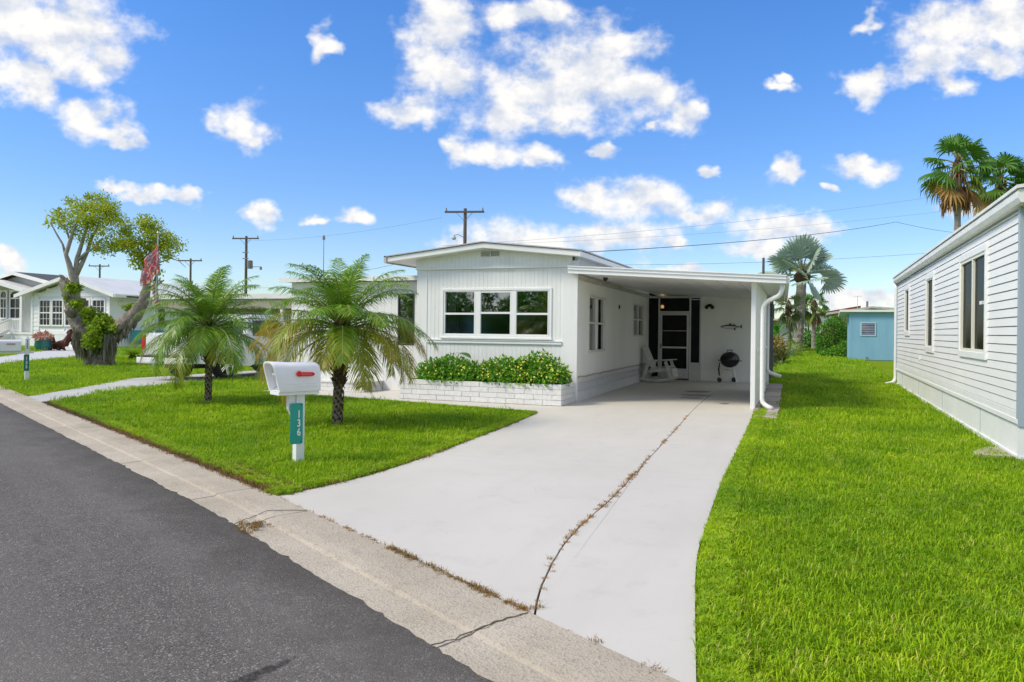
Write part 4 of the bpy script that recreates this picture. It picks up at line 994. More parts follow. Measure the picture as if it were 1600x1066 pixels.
strap('strap_leaf_plant', (-3.42,-.50,.385), 'thin bladed clump at the far left end of the brick bed', 30, .44, 5, .7)
strap('strap_leaf_plant', (-1.02,-.28,.385), 'upright dark blades poking up behind the two right flowering shrubs', 12, .50, 6, .25)
# elephant ear
ee = empty('elephant_ear', (-2.72,-.22,.385), 'elephant ear plant with one broad drooping leaf above the left shrub', 'plant')
mb = MB(); mb.tube([(-2.72,-.22,.37),(-2.70,-.24,.75),(-2.62,-.28,.97)], [.016,.013,.008], 6); mb.tube([(-2.74,-.22,.37),(-2.80,-.22,.7),(-2.92,-.22,.86)], [.014,.011,.007], 6); mb.build('stalk', PETIOLE, ee)
def heartleaf(c, d, L, w, droop=.35):
    mb = MB(); d = Vector(d).normalized(); s = d.cross(Vector((0,0,1))).normalized(); n = 9; rows = []
    for i in range(n):
        t = i/(n-1); ww = w*math.sin(PI*min(1,(t*.9+.12)))**.8*(1-t*.25) if i < n-1 else .002
        p = Vector(c)+d*L*(t-.25)+Vector((0,0,-droop*L*t*t)); rows.append(mb.av([p-s*ww*.5+Vector((0,0,.10*ww)), p, p+s*ww*.5+Vector((0,0,.10*ww))]))
    for a, b in zip(rows, rows[1:]):
        mb.af((a, a+1, b+1, b)); mb.af((a+1, a+2, b+2, b+1))
    return mb
heartleaf((-2.55,-.30,.99), (.9,-.35,0), .42, .30, .25).build('leaf', BLADE, ee, smooth=True)
heartleaf((-2.98,-.24,.86), (-.8,-.5,.1), .34, .2, .35).build('leaf', BLADE, ee, smooth=True)

# ------------------------------------------------------------------ lettering
def text_mesh(s, size, mat, name, parent, loc, rot, depth=.002, sx=1.0):
    cu = bpy.data.curves.new('t', 'FONT'); cu.body = s; cu.size = size; cu.extrude = depth; cu.align_x = 'CENTER'; cu.align_y = 'CENTER'; cu.resolution_u = 3; cu.offset = size*.022
    to = bpy.data.objects.new('t', cu); COL.objects.link(to); dg = bpy.context.evaluated_depsgraph_get()
    me = bpy.data.meshes.new_from_object(to.evaluated_get(dg)); bpy.data.objects.remove(to)
    me.materials.clear(); me.materials.append(mat)
    o = bpy.data.objects.new(name, me); COL.objects.link(o); o.parent = parent; o.location = loc; o.rotation_euler = rot; o.scale = (sx, 1, 1); return o
# ------------------------------------------------------------------ mailbox 136. local frame: +x points to the road (door end), -y... the long right side faces +y' = local -y
MBX = ground(466,721)
mbx = empty('mailbox', (MBX.x, MBX.y, 0), 'white plastic mailbox numbered 136 with red flag on the front lawn', 'mailbox')
ang = math.atan2(KN.y, KN.x); mbx.rotation_euler = (0, 0, ang)
# in this frame the side seen by the street camera is +y
mb = MB(); mb.box(-.05,.05,-.05,.05,-.05,.76); mb.build('post', POST, mbx, local=True, bevel=.008)
mb = MB(); mb.box(.052,.135,-.03,.03,.60,.765); mb.hexa([(.052,-.03,.46),(.06,-.03,.46),(.06,.03,.46),(.052,.03,.46),(.052,-.03,.60),(.135,-.03,.60),(.135,.03,.60),(.052,.03,.60)]); mb.build('bracket', POST, mbx, local=True)
mb = MB(); mb.box(-.19,.29,-.12,.12,.76,.80); mb.build('base_plate', PLASTIC, mbx, local=True, bevel=.006)
Zb, Wd, Hh = .80, .145, .315
BX = .055
def arch(w, h, n=14, z=Zb):
    pts = [(-w, z)]; pts += [(w, z)]; s = h-w*.92
    for i in range(n+1):
        a = PI*i/n; ex = .62
        cx, cz = math.cos(a), math.sin(a); pts.append((w*math.copysign(abs(cx)**ex, cx)*.985 if i not in (0, n) else w*math.copysign(1, cx)*.985, z+s+(h-s)*abs(cz)**ex))
    return pts
def loft(mb, secs, cap0=True, cap1=True):
    rows = [mb.av(s) for s in secs]; n = len(secs[0])
    for a, b in zip(rows, rows[1:]):
        for k in range(n): l = (k+1) % n; mb.af((a+k, a+l, b+l, b+k))
    if cap0: mb.af(tuple(rows[0]+k for k in reversed(range(n))))
    if cap1: mb.af(tuple(rows[-1]+k for k in range(n)))
def sec(x, w, h, tilt=0): return [(x+BX+tilt*(z-Zb), y, z) for y, z in arch(w, h)]
mb = MB(); inner = [(BX+.235+.26*(z-Zb)-.10, y*.86, Zb+.012+(z-Zb)*.90) for y, z in arch(Wd, Hh)]
loft(mb, [sec(-.255, Wd*.90, Hh*.88), sec(-.245, Wd*.965, Hh*.955), sec(-.22, Wd, Hh), sec(.10, Wd*1.01, Hh*1.02), sec(.20, Wd*1.03, Hh*1.05,.20), sec(.235, Wd*1.05, Hh*1.06,.26), [(BX+.232+.26*(z-Zb), y*.90, Zb+.010+(z-Zb)*.945) for y, z in arch(Wd, Hh)], inner], True, False)
body = mb.build('body', PLASTIC, mbx, local=True, smooth=False, bevel=.004)
for p_ in body.data.polygons: p_.use_smooth = True
mb = MB(); 
mb.prism([(y*.85, Zb+.014+(z-Zb)*.885) for y, z in arch(Wd, Hh)], lambda a, b: (BX+.138+.26*(b-Zb), a, b), lambda a, b: (BX+.150+.26*(b-Zb), a, b)); dr = mb.build('door', PLASTIC, mbx, local=True)
mb = MB(); mb.box(BX+.20,BX+.245,-.04,.04,Zb+.18,Zb+.20); mb.build('handle', PLASTICD, dr, local=True)
mb = MB(); mb.box(BX+.165,BX+.18,-.11,.11,Zb+.018,Zb+.032); mb.build('sill', PLASTICD, dr, local=True)
for zz in (Zb+.085, Zb+.055): mb = MB(); mb.box(BX-.20,BX+.19,Wd*1.0,Wd*1.035,zz,zz+.007); mb.build('rib', PLASTIC, mbx, local=True, bevel=.002)
# red flag, folded down along the side, with embossed lettering
fy = Wd*1.03; fz = Zb+.190
mb = MB(); n = 12; pts = [(-.075+.034*math.cos(PI/2+PI*i/n), fz+.022*math.sin(PI/2+PI*i/n)) for i in range(n+1)] + [(.055,fz-.022)] + [(.075+.030*math.cos(-PI/2+PI*i/n), fz+.008+.032*math.sin(-PI/2+PI*i/n)) for i in range(n+1)] + [(.04,fz+.025)]
mb.prism(pts, lambda a, b: (a, fy+.020, b), lambda a, b: (a, fy+.003, b)); flag = mb.build('flag', REDP, mbx, local=True, bevel=.003)
mb = MB(); pts = []
for i in range(40):
    t = i/39; pts.append((.06-.125*t, fy+.0215, fz+.008*math.sin(t*26)*(1-.3*t)+(.012 if t < .12 else 0)))
mb.tube(pts, .0032, 5); mb.build('embossed_script', PINKP, flag, local=True)
# number plate
mb = MB(); n = 5; r_ = .02; W2, H2, zc_ = .075, .228, .435; pts = []
for (cx, cz, a0) in ((W2-r_, H2-r_, 0), (-W2+r_, H2-r_, 90), (-W2+r_, -H2+r_, 180), (W2-r_, -H2+r_, 270)):
    for i in range(n+1): a = rad(a0+90*i/n); pts.append((cx+r_*math.cos(a), cz+r_*math.sin(a)))
PXO = .052
mb.prism(pts, lambda a, b: (PXO+a, .0575, zc_+b), lambda a, b: (PXO+a, .0515, zc_+b)); plate = mb.build('number_plate', SIGNG, mbx, local=True)
for i, ch in enumerate('136'): text_mesh(ch, .118, SIGNW, 'digit', plate, (PXO-.028, .0585, zc_+.100-.100*i), (rad(90), 0, rad(180)), .001, .74)
for zz in (.21, -.21): mb = MB(); mb.M = Matrix.Translation((PXO-.055, .0575, zc_+zz)) @ Matrix.Rotation(rad(-90), 4, 'X'); mb.lathe([(.007,0),(.006,.003),(0,.004)], 8); mb.build('screw', INK, plate, local=True)

# neighbouring mailbox 135
m5 = empty('mailbox', (-15.63,-.75,0), 'white mailbox numbered 135 on a tall finial post across the left driveway', 'mailbox'); m5.rotation_euler = (0,0,ang)
mb = MB(); mb.box(-.05,.05,-.05,.05,-.05,1.10); mb.build('post', POST, m5, local=True, bevel=.008)
mb = MB(); mb.box(-.062,.062,-.062,.062,1.10,1.125); mb.hexa([(-.05,-.05,1.125),(.05,-.05,1.125),(.05,.05,1.125),(-.05,.05,1.125),(-.004,-.004,1.22),(.004,-.004,1.22),(.004,.004,1.22),(-.004,.004,1.22)]); mb.build('finial', POST, m5, local=True)
mb = MB(); mb.box(-.16,.85,-.03,.03,.72,.79); mb.build('arm', POST, m5, local=True)
mb = MB(); a5 = [(y*1.02, .80+(z-Zb)*.95) for y, z in arch(Wd, Hh)]; mb.prism(a5, lambda a, b: (.16, a, b), lambda a, b: (.74, a, b)); mb.build('body', PLASTIC, m5, local=True)
mb = MB(); mb.prism([(y*.98, .805+(z-.80)*.97) for y, z in a5], lambda a, b: (.741, a, b), lambda a, b: (.755, a, b)); mb.build('door', PLASTIC, m5, local=True)
mb = MB(); mb.box(.30,.50,.152,.165,.97,1.0); mb.build('flag', mk('faded_red', (.45,.2,.2), rough=.5), m5, local=True)
mb = MB(); mb.box(-.045,.085,.051,.057,.24,.69); p5 = mb.build('number_plate', SIGNG2, m5, local=True)
for i, ch in enumerate('135'): text_mesh(ch, .125, SIGNW, 'digit', p5, (.02, .058, .58-.115*i), (rad(90), 0, rad(180)), .001, .8); text_mesh(ch, .105, INK, 'post_numeral', m5, (0, .0508, 1.05-.085*i), (rad(90), 0, rad(180)), .001, .9)

# ------------------------------------------------------------------ date palms on the lawn
def frond(r, crown, az, el, L, curv, age, wid=.35, nleaf=58):
    """one feather leaf as a mesh in world space: arching rachis, leaflets in a V, drooping with gravity"""
    mb = MB(); N = 14; pts = []; p = Vector(crown); e = el; tw = r.uniform(-.25,.25)
    h = Vector((math.cos(az), math.sin(az), 0)); side = Vector((-math.sin(az), math.cos(az), 0)); tang = []
    for i in range(N+1):
        t = i/N; d = h*math.cos(e)+Vector((0,0,1))*math.sin(e)+side*tw*.12; d.normalize(); pts.append(p.copy()); tang.append(d)
        p = p+d*(L/N); e -= curv/N*(.35+1.3*t)
    mb.m = 0; mb.cur = age*.6; mb.tube(pts, [.013*(1-.85*i/N)+.0015 for i in range(N+1)], 5)
    mb.m = 1
    for i in range(nleaf):
        t = .13+.87*(i+.5)/nleaf; k = t*N; j = min(N-1, int(k)); f = k-j
        p = pts[j].lerp(pts[j+1], f); d = tang[j].lerp(tang[j+1], f).normalized(); s = d.cross(Vector((0,0,1)))
        if s.length < .1: s = side.copy()
        s.normalize(); n = s.cross(d).normalized()
        l = wid*(math.sin(PI*min(1,(t*.86+.14)))**.6)*r.uniform(.85,1.1)+.03
        for sg in (-1, 1):
            fw = .55+.55*t+r.uniform(-.12,.12); dd = (s*sg+d*fw+n*r.uniform(.15,.55)).normalized()
            g = Vector((0,0,-1))*l*r.uniform(.3,.75)*(1+.7*age)
            w = .0076*r.uniform(.8,1.25); wv = d.cross(dd); wv = (dd.cross(n)).normalized()*w
            a = p; m_ = p+dd*l*.5+g*.25; q = p+dd*l+g
            ag = min(1, age*(.35+.75*t)+(r.random() < .04)*.3)
            mb.cur = ag; b = mb.av([a-wv*.5, a+wv*.5]); mb.cur = min(1, ag+.06*age); b2 = mb.av([m_-wv, m_+wv]); mb.cur = min(1, ag*1.25); b3 = mb.av([q])
            mb.af((b, b+1, b2+1, b2)); mb.af((b2, b2+1, b3))
    return mb
def date_palm(loc, label, crown, seed, n, ages, trunk_r, bare, lean, spread=1.0, special=()):
    r = random.Random(seed); P = Vector(loc); C_ = Vector(crown); t = empty('date_palm', loc, label, 'palm tree', 'date palms on the front lawn')
    mb = MB(); N = 26; pts = []; rs = []
    for i in range(N+1):
        q = i/N; p = P.lerp(C_, q)+Vector((lean*math.sin(q*PI), 0, 0)); p.z = -.05+(C_.z+.05)*q; pts.append(p); rs.append(trunk_r*(1.12 if q < .06 else 1)*(1+.10*((i % 2)*2-1))*(1+.0*q))
    mb.tube(pts, rs, 14, wob=.12); mb.build('trunk', PALMBARK, t)
    # leaf scars and old boots
    mb = MB(); zb = bare
    for i in range(150):
        q = i/150; z = .04+q*(C_.z-.05); a = i*2.4; f = z/C_.z; c = P.lerp(C_, f); c.z = z; h = Vector((math.cos(a), math.sin(a), 0)); big = z > zb
        rr = trunk_r*.97; L = (.075+.05*r.random()) if big else .022; w = .035 if big else .024
        b = c+h*rr; s = Vector((-h.y, h.x, 0)); tip = b+h*L*(.75 if big else .6)+Vector((0,0,L*(.75 if big else .8)))
        mb.hexa([b-s*w-Vector((0,0,.02)), b+s*w-Vector((0,0,.02)), b+s*w*.7+Vector((0,0,.03)), b-s*w*.7+Vector((0,0,.03)), tip-s*w*.35, tip+s*w*.35, tip+s*w*.3+Vector((0,0,.012)), tip-s*w*.3+Vector((0,0,.012))])
    o = mb.build('boots', PALMDARK, t); o['kind'] = 'stuff'
    mb = MB(); mb.tube([C_+Vector((0,0,-.55)), C_+Vector((0,0,-.3)), C_+Vector((0,0,0)), C_+Vector((0,0,.12))], [trunk_r*1.1, trunk_r*1.75, trunk_r*1.5, .03], 12, wob=.2); mb.build('crown_base', PALMDARK, t)
    # dead leaf stubs hanging under the crown
    for i in range(9):
        a = r.uniform(0, 2*PI); h = Vector((math.cos(a), math.sin(a), 0)); b = C_+Vector((0,0,-.08))
        mb = MB(); mb.tube([b+h*.06, b+h*.17+Vector((0,0,-.12)), b+h*.17+Vector((0,0,-.45-.25*r.random()))], [.02,.014,.006], 5); mb.build('dead_stub', PALMDARK, t)
    for i in range(n):
        q = (i+.5)/n; az = i*2.39996+r.uniform(-.2,.2)
        el = rad(80-q*90+r.uniform(-9,9)); L = (1.05+.36*q)*r.uniform(.88,1.12)*spread; cv = rad(62+56*q+r.uniform(-18,18))
        ag = ages(q, az, r)
        frond(r, C_+Vector((math.cos(az)*.05, math.sin(az)*.05, .05-.22*q)), az, el, L, cv, ag).build('frond', [RACHIS, PALML], t)
    for (az, el, L, cv, ag) in special:
        frond(r, C_+Vector((0,0,-.1)), az, el, L, cv, ag).build('frond', [RACHIS, PALML], t)
    return t
def camaz(deg): return YAW + rad(deg)      # 0 = to the right of the street view, 90 = away, 180 = left, 270 = towards the viewer
P2 = ground(527,663); P1 = ground(325,629)
def agesR(q, az, r):
    left = math.cos(az-camaz(180)); right = math.cos(az-camaz(0))
    return max(0, (q-.60)*.9)+(.30*max(0, left) if q > .55 else 0)+(.12*max(0, right) if q > .6 else 0)+r.uniform(0,.08)
date_palm((P2.x, P2.y, 0), 'date palm with yellowing drooping fronds and rough boots right behind the 136 mailbox', (P2.x+.06, P2.y+.02, 1.60), 31, 42, agesR, .078, .62, -.02, 1.12,
    special=[(camaz(188),rad(12),1.52,rad(72),.75),(camaz(176),rad(18),1.45,rad(66),.6),(camaz(200),rad(6),1.4,rad(70),.8),(camaz(-6),rad(22),1.55,rad(112),.5),(camaz(4),rad(14),1.6,rad(105),.55),(camaz(-18),rad(8),1.5,rad(104),.6),(camaz(265),rad(-12),1.1,rad(62),.45),(camaz(300),rad(0),1.2,rad(80),.4),(camaz(320),rad(10),1.4,rad(95),.5)])
def agesL(q, az, r): return max(0, (q-.80)*1.6)+r.uniform(0,.06)
date_palm((P1.x, P1.y, 0), 'darker green date palm with a full skirt of fronds in front of the white truck', (P1.x+.02, P1.y, 1.58), 47, 46, agesL, .064, .80, .0, 1.24,
    special=[(camaz(185),rad(14),1.7,rad(85),.15),(camaz(170),rad(20),1.65,rad(80),.1),(camaz(205),rad(0),1.5,rad(82),.9),(camaz(0),rad(18),1.6,rad(90),.1),(camaz(270),rad(-14),1.15,rad(60),.2),(camaz(240),rad(-4),1.3,rad(70),.15),(camaz(300),rad(-6),1.3,rad(75),.3),(camaz(215),rad(4),1.45,rad(80),.2)])

# ------------------------------------------------------------------ grey sided home on the right
rh = empty('grey_home', (7,2.8,0), 'grey vinyl sided home with three tall narrow windows beyond the right lawn', 'house')
RF = Fr((7.0,-4.76,0), (0,1,0), (-1,0,0)); RL = 10.3+4.76; RX = 12.6
RW_ = [(1.95,4.07,1.23,2.77,2),(7.30,8.40,1.21,2.77,1),(11.78,12.80,1.56,2.77,1)]
z = .60; k = 0; EX = .1145
while z < 3.02:
    z1 = min(z+EX, 3.05)
    holes = sorted([(a-.06, b+.06) for a, b, c, d, _ in RW_ if c-.07 < z1-.005 and d+.07 > z+.005])
    for a, b, c, d, _ in RW_:
        for lo, hi in ((z, c-.07), (d+.065, z1)):
            if z-1e-6 <= lo < hi <= z1+1e-6 and hi-lo > .004: mb = MB(); f_ = lambda q: .018-.012*(q-z)/(z1-z); mb.hexa([RF(a-.058,lo,-.03), RF(b+.058,lo,-.03), RF(b+.058,lo,f_(lo)), RF(a-.058,lo,f_(lo)), RF(a-.058,hi-.003,-.03), RF(b+.058,hi-.003,-.03), RF(b+.058,hi-.004,f_(hi)), RF(a-.058,hi-.004,f_(hi))]); mb.build('siding_board', GREYSID, rh)
    xs = [.06]; 
    for a, b in holes: xs += [a, b]
    xs.append(RL-.05)
    for a, b in zip(xs[::2], xs[1::2]):
        mb = MB(); mb.hexa([RF(a,z,-.03), RF(b,z,-.03), RF(b,z+.002,.018), RF(a,z+.002,.018), RF(a,z1-.003,-.03), RF(b,z1-.003,-.03), RF(b,z1-.010,.006), RF(a,z1-.010,.006)])
        # the rounded lower lip throws the shadow line
        mb.build('siding_board', GREYSID, rh)
    z = z1; k += 1
fz_ = .60
for i in range(13):     # boards round the corner (front end of the home)
    pass
FRE = Fr((7.0,-4.76,0), (1,0,0), (0,-1,0)); z = .60
while z < 3.02:
    z1 = min(z+EX, 3.05); mb = MB(); mb.hexa([FRE(.07,z,-.03), FRE(RX-7,z,-.03), FRE(RX-7,z+.002,.018), FRE(.07,z+.002,.018), FRE(.07,z1-.003,-.03), FRE(RX-7,z1-.003,-.03), FRE(RX-7,z1-.010,.006), FRE(.07,z1-.010,.006)]); mb.build('siding_board', GREYSID, rh); z = z1
mb = MB(); mb.box(7.035,RX,-4.72,RL-4.76-.03,.02,3.10); mb.build('body', DARK, rh)
mb = MB(); mb.box(6.968,7.075,-4.795,-4.70,.42,3.06); mb.build('corner_trim', GREYTRIM, rh); mb = MB(); mb.box(6.985,7.06,-4.775,-4.70,0,.43); mb.build('skirting_corner', GREYSKIRT, rh); mb = MB(); RF.box(mb, RL-.055,RL+.03,.5,3.08,-.03,.035); mb.build('corner_trim', GREYTRIM, rh)
mb = MB(); RF.box(mb, -.02,RL,.44,.505,-.03,.035); RF.box(mb, -.02,RL,.505,.595,-.03,.022); FRE.box(mb, .0,RX-7,.44,.595,-.03,.03); mb.build('band_board', TRIM, rh, bevel=.006)
mb = MB(); ribbed(mb, (7.0,-4.76,0), (0,1,0), RL, .055, .44, .115, t=.03, groove=.010, depth=.006, nrm=(-1,0,0)); ribbed(mb, (7.0,-4.76,0), (1,0,0), RX-7, .055, .44, .115, t=.03, groove=.010, depth=.006, nrm=(0,-1,0)); mb.build('skirting', GREYSKIRT, rh)
mb = MB(); RF.box(mb, -.03,RL,-.02,.055,-.03,.018); FRE.box(mb, -.02,RX-7,-.02,.055,-.03,.019); mb.build('skirting_rail', GREYSKIRT, rh)
for q in (2.4,6.1,9.8,13.5): mb = MB(); RF.box(mb, q, q+.012, .055,.44,.0,.006); mb.build('skirting_seam', GREYTRIM, rh)
for a, b, c, d, n in RW_:
    mb = MB(); RF.ring(mb, a-.06,b+.06,c-.075,d+.07,.10 if n == 2 else .12,-.03,.045); w_ = mb.build('window_surround', TRIM, rh, bevel=.006)
    cc0, cc1 = c+.025, d-.03; aa0, aa1 = a+.04, b-.04
    mb = MB(); RF.ring(mb, aa0,aa1,cc0,cc1,.045,-.03,.03)
    if n == 2: RF.box(mb, (aa0+aa1)/2-.045,(aa0+aa1)/2+.045,cc0+.045,cc1-.045,-.03,.028)
    mb.build('sash', CREAM, w_)
    for i in range(n):
        p0 = aa0+.045 if i == 0 else (aa0+aa1)/2+.045; p1 = aa1-.045 if i == n-1 else (aa0+aa1)/2-.045
        mb = MB(); RF.box(mb, p0,p1,cc0+.045,cc1-.045,-.012,-.006); mb.build('pane', GLASSD, w_)
        mb = MB(); RF.box(mb, p0,p1,c+(d-c)*.5-.012,c+(d-c)*.5+.012,-.03,-.013); mb.build('rail_behind_screen', VENT, w_)
    if n == 2: mb = MB(); RF.box(mb, a+.28,a+.46,c+.74,c+.79,-.004,.03); mb.build('handle', TRIM, w_)
mb = MB(); RF.box(mb, 9.50,9.62,.92,1.02,.0,.04); mb.build('cable_box', TRIM, rh)
mb = MB()   # gutter and roof edge
gp = [(.02,3.06),(.10,3.06),(.13,3.12),(.13,3.20),(.115,3.215),(.0,3.215)]
mb.prism(gp, lambda a, b: (7.0-a, RL-4.7, b), lambda a, b: (7.0-a, -5.15, b)); mb.build('gutter', GUTTER, rh)
mb = MB(); mb.box(6.99,7.20,-5.1,RL-4.7,3.055,3.10); mb.build('soffit', GUTTER, rh)
mb = MB(); mb.hexa([(6.85,-5.18,3.22),(10,-5.18,3.62),(10,RL-4.6,3.62),(6.85,RL-4.6,3.22),(6.85,-5.18,3.26),(10,-5.18,3.66),(10,RL-4.6,3.66),(6.85,RL-4.6,3.26)]); mb.hexa([(10,-5.18,3.62),(13.1,-5.18,3.22),(13.1,RL-4.6,3.22),(10,RL-4.6,3.62),(10,-5.18,3.66),(13.1,-5.18,3.26),(13.1,RL-4.6,3.26),(10,RL-4.6,3.66)]); mb.build('roof', GUTTER, rh)
mb = MB(); mb.hexa([(7,-4.73,3.05),(13,-4.73,3.05),(13,-4.65,3.05),(7,-4.65,3.05),(7.0,-4.73,3.22),(10,-4.73,3.6),(10,-4.65,3.6),(7.0,-4.65,3.22)]); mb.hexa([(10,-4.73,3.05),(13,-4.73,3.05),(13,-4.65,3.05),(10,-4.65,3.05),(10,-4.73,3.6),(13,-4.73,3.22),(13,-4.65,3.22),(10,-4.65,3.6)]); mb.build('gable', GREYSID, rh)
downspout([(6.93,RL-4.72,3.08),(6.95,RL-4.72,2.9),(6.95,RL-4.72,.30)]+bez((6.95,RL-4.72,.22),(6.95,RL-4.72,.10),(6.85,RL-4.8,.06),3)+[(6.68,RL-4.95,.03)], rh)
# concrete pad peeping out by the corner
pd = MB(); pd.prism([(6.56,-4.55),(6.98,-4.60),(6.98,-3.75),(6.85,-3.72),(6.60,-4.25)], lambda a, b: (a, b, -.08), lambda a, b: (a, b, .028)); tag(pd.build('concrete_pad', CURB), kind='structure')
# carport edging: pavers beside the side wall
pv = empty('paving', (3.85,3,0), kind='structure'); PAV = mk('paver_concrete', (.46,.40,.35), (.30,.26,.22), 5, .85, .2, bump=.5, bscale=50, rnd=.16)
rp = random.Random(6); y = -1.50
for l in (.30,.26,.30,.24,1.15,.10,1.2,.2,1.15,.12,1.2,.15,1.2,.2,1.2,.9):
    lf = -.040*(y+1.5); 
    x0 = (3.68 if y < -.45 else 3.76)+lf; x1 = 4.09+lf*.8+rp.uniform(-.015,.015)
    if y+l > 9.3: break
    mb = MB(); h = rp.uniform(.018,.034); j = lambda: rp.uniform(-.012,.012)
    mb.hexa([(x0+j(),y+.012,-.08),(x1+j(),y+.012+j(),-.08),(x1+j(),y+l-.012+j(),-.08),(x0+j(),y+l-.012,-.08),(x0+.01,y+.016,h),(x1-.01,y+.016,h+j()*.4),(x1-.01,y+l-.016,h),(x0+.01,y+l-.016,h+j()*.4)]); mb.build('paver', PAV, pv, bevel=.008); y += l
y = -.40
while y < 8.9:
    lf = -.040*(y+1.5); l = rp.uniform(.34,.44); mb = MB(); h = rp.uniform(.022,.042); mb.box(3.645+lf,3.745+lf,y+.01,y+l-.01,-.08,h); mb.build('edging_brick', PAV, pv, bevel=.008); y += l
# ------------------------------------------------------------------ carport things
# rocking chair, front towards +x
ch = empty('rocking_chair', (.31,7.72,0), 'weathered white wooden rocking chair in the back left corner of the carport', 'rocking chair', rz=rad(-6))
def rockz(x): return .012+.34*(x+.06)**2
for s in (-.29, .29):
    mb = MB(); N = 14; xs = [-.50+1.06*i/N for i in range(N+1)]
    rows = [mb.av([(x, s-.022, rockz(x)), (x, s+.022, rockz(x)), (x, s+.022, rockz(x)+.075), (x, s-.022, rockz(x)+.075)]) for x in xs]
    for a, b in zip(rows, rows[1:]):
        for k in range(4): l = (k+1) % 4; mb.af((a+k, b+k, b+l, a+l))
    mb.af(tuple(rows[0]+k for k in range(4))); mb.af(tuple(rows[-1]+k for k in reversed(range(4)))); mb.build('rocker', TANW, ch, local=True)
    i = .0 if s < 0 else 0
    mb = MB(); mb.bar((.42,s,.10),(.24,s,.60),.04,.085,up=(1,0,0)); mb.build('front_leg', TANW, ch, local=True, bevel=.006)
    mb = MB(); mb.bar((-.42,s,.09),(-.22,s,.60),.04,.085,up=(1,0,0)); mb.build('rear_leg', TANW, ch, local=True, bevel=.006)
    mb = MB(); mb.bar((-.30,s,.60),(.40,s,.645),.105,.028); mb.build('armrest', TANW, ch, local=True, bevel=.006)
    mb = MB(); mb.bar((-.26,s*.86,.30),(.38,s*.86,.40),.03,.09); mb.build('seat_rail', TANW, ch, local=True)
for k in range(7):
    x = -.20+.088*k; z = .365+.10*((x+.26)/.64)
    if k == 6: z -= .01
    mb = MB(); mb.box(x-.036,x+.036,-.27,.27,z,z+.020); mb.build('seat_slat', TANW, ch, local=True, bevel=.004)
for k in range(3): mb = MB(); xx = .425+.035*k*0; mb.box(.40+.018*k,.42+.018*k,-.27,.27,.33-.085*k,.405-.085*k); mb.build('seat_slat', TANW, ch, local=True)
for k in range(5):
    y = -.21+.105*k; h = .82-.05*abs(k-2)**1.4*.5
    mb = MB(); a = Vector((-.16,y,.36)); b = a+Vector((-.40,0,.92))*h*.92; mb.bar(a,b,.085,.020,up=(1,0,.4)); mb.build('back_slat', TANW, ch, local=True, bevel=.005)
for h in (.12, .62): mb = MB(); c = Vector((-.185,0,.36))+Vector((-.40,0,.92))*h; mb.bar(c+Vector((-.01,-.27,0)), c+Vector((-.01,.27,0)), .022,.07); mb.build('back_rail', TANW, ch, local=True)
ch.scale = (1.06, 1.06, 1.06)
# kettle grill
gr = empty('kettle_grill', (2.27,8.56,0), 'black kettle charcoal grill on tripod legs beside the carport back wall', 'grill', rz=rad(-20))
def bowl(up): return [(.285*math.cos(a), .285*.84*math.sin(a)*(1 if up else -1)) for a in [PI/2*i/10 for i in range(11)]]
mb = MB(); mb.lathe([(r+.006, .70+z) for r, z in bowl(True)], 24); lid = mb.build('lid', BLACK, gr, local=True, smooth=True)
mb = MB(); mb.bar((-.085,0,.985),(.085,0,.985),.03,.022); mb.bar((-.07,0,.925),(-.07,0,.985),.016,.016); mb.bar((.07,0,.925),(.07,0,.985),.016,.016); mb.build('lid_handle', BLACKP, lid, local=True)
mb = MB(); mb.lathe([(r, .692+z) for r, z in bowl(False)], 24); mb.lathe([(.285,.68),(.297,.685),(.297,.705),(.285,.71)], 24); mb.build('bowl', BLACK, gr, local=True, smooth=True)
for s in (-1, 1): mb = MB(); mb.tube([(s*.28,-.05,.66),(s*.36,-.05,.67),(s*.36,.05,.67),(s*.28,.05,.66)], .013, 6); mb.build('side_handle', BLACKP, gr, local=True)
for a in (200, 340, 90):
    d = Vector((math.cos(rad(a)), math.sin(rad(a)), 0)); e = .07 if a in (200, 90) else .0
    mb = MB(); mb.tube([d*.15+Vector((0,0,.50)), d*.30+Vector((0,0,e))], .012, 8); mb.build('leg', STEEL, gr, local=True)
    if a in (200, 90):
        mb = MB(); mb.M = Matrix.Translation(d*.30+Vector((0,0,.075))) @ Matrix.Rotation(rad(-20),4,'Z') @ Matrix.Rotation(rad(90),4,'Y'); mb.lathe([(0,-.02),(.075,-.02),(.075,.02),(0,.02)], 16); mb.build('wheel', BLACKP, gr, local=True)
mb = MB(); mb.lathe([(0,.37),(.15,.385),(.16,.40),(.02,.39),(.02,.47)], 18); mb.build('ash_pan', STEEL, gr, local=True)
mb = MB(); mb.tube([(-.27,-.1,.62),(-.30,-.12,.40),(-.27,-.12,.20)], [.012,.025,.02], 6); mb.build('hanging_brush', BLACKP, gr, local=True)
# metal fish on the back wall (nose to the left)
fs = empty('fish_plaque', (2.26,8.985,1.70), 'metal fish wall plaque with dark back and silver belly above the grill', 'wall art')
FO = [(-.335,.0),(-.26,.035),(-.12,.062),(.0,.065),(.10,.045),(.20,.015),(.27,.012),(.335,.085),(.315,.01),(.335,-.055),(.27,-.010),(.20,-.012),(.10,-.042),(.0,-.065),(-.12,-.058),(-.22,-.03)]
mb = MB(); mb.prism([(a, b) for a, b in reversed(FO)], lambda a, b: (a, -.018, b), lambda a, b: (a, -.030, b)); mb.build('body', FISHM, fs, local=True)
BE = [(-.27,.002),(-.12,.02),(.05,.015),(.17,.002),(.10,-.036),(.0,-.058),(-.12,-.052),(-.21,-.026)]
mb = MB(); mb.prism([(a, b) for a, b in reversed(BE)], lambda a, b: (a, -.030, b), lambda a, b: (a, -.036, b)); mb.build('belly', FISHL, fs, local=True)
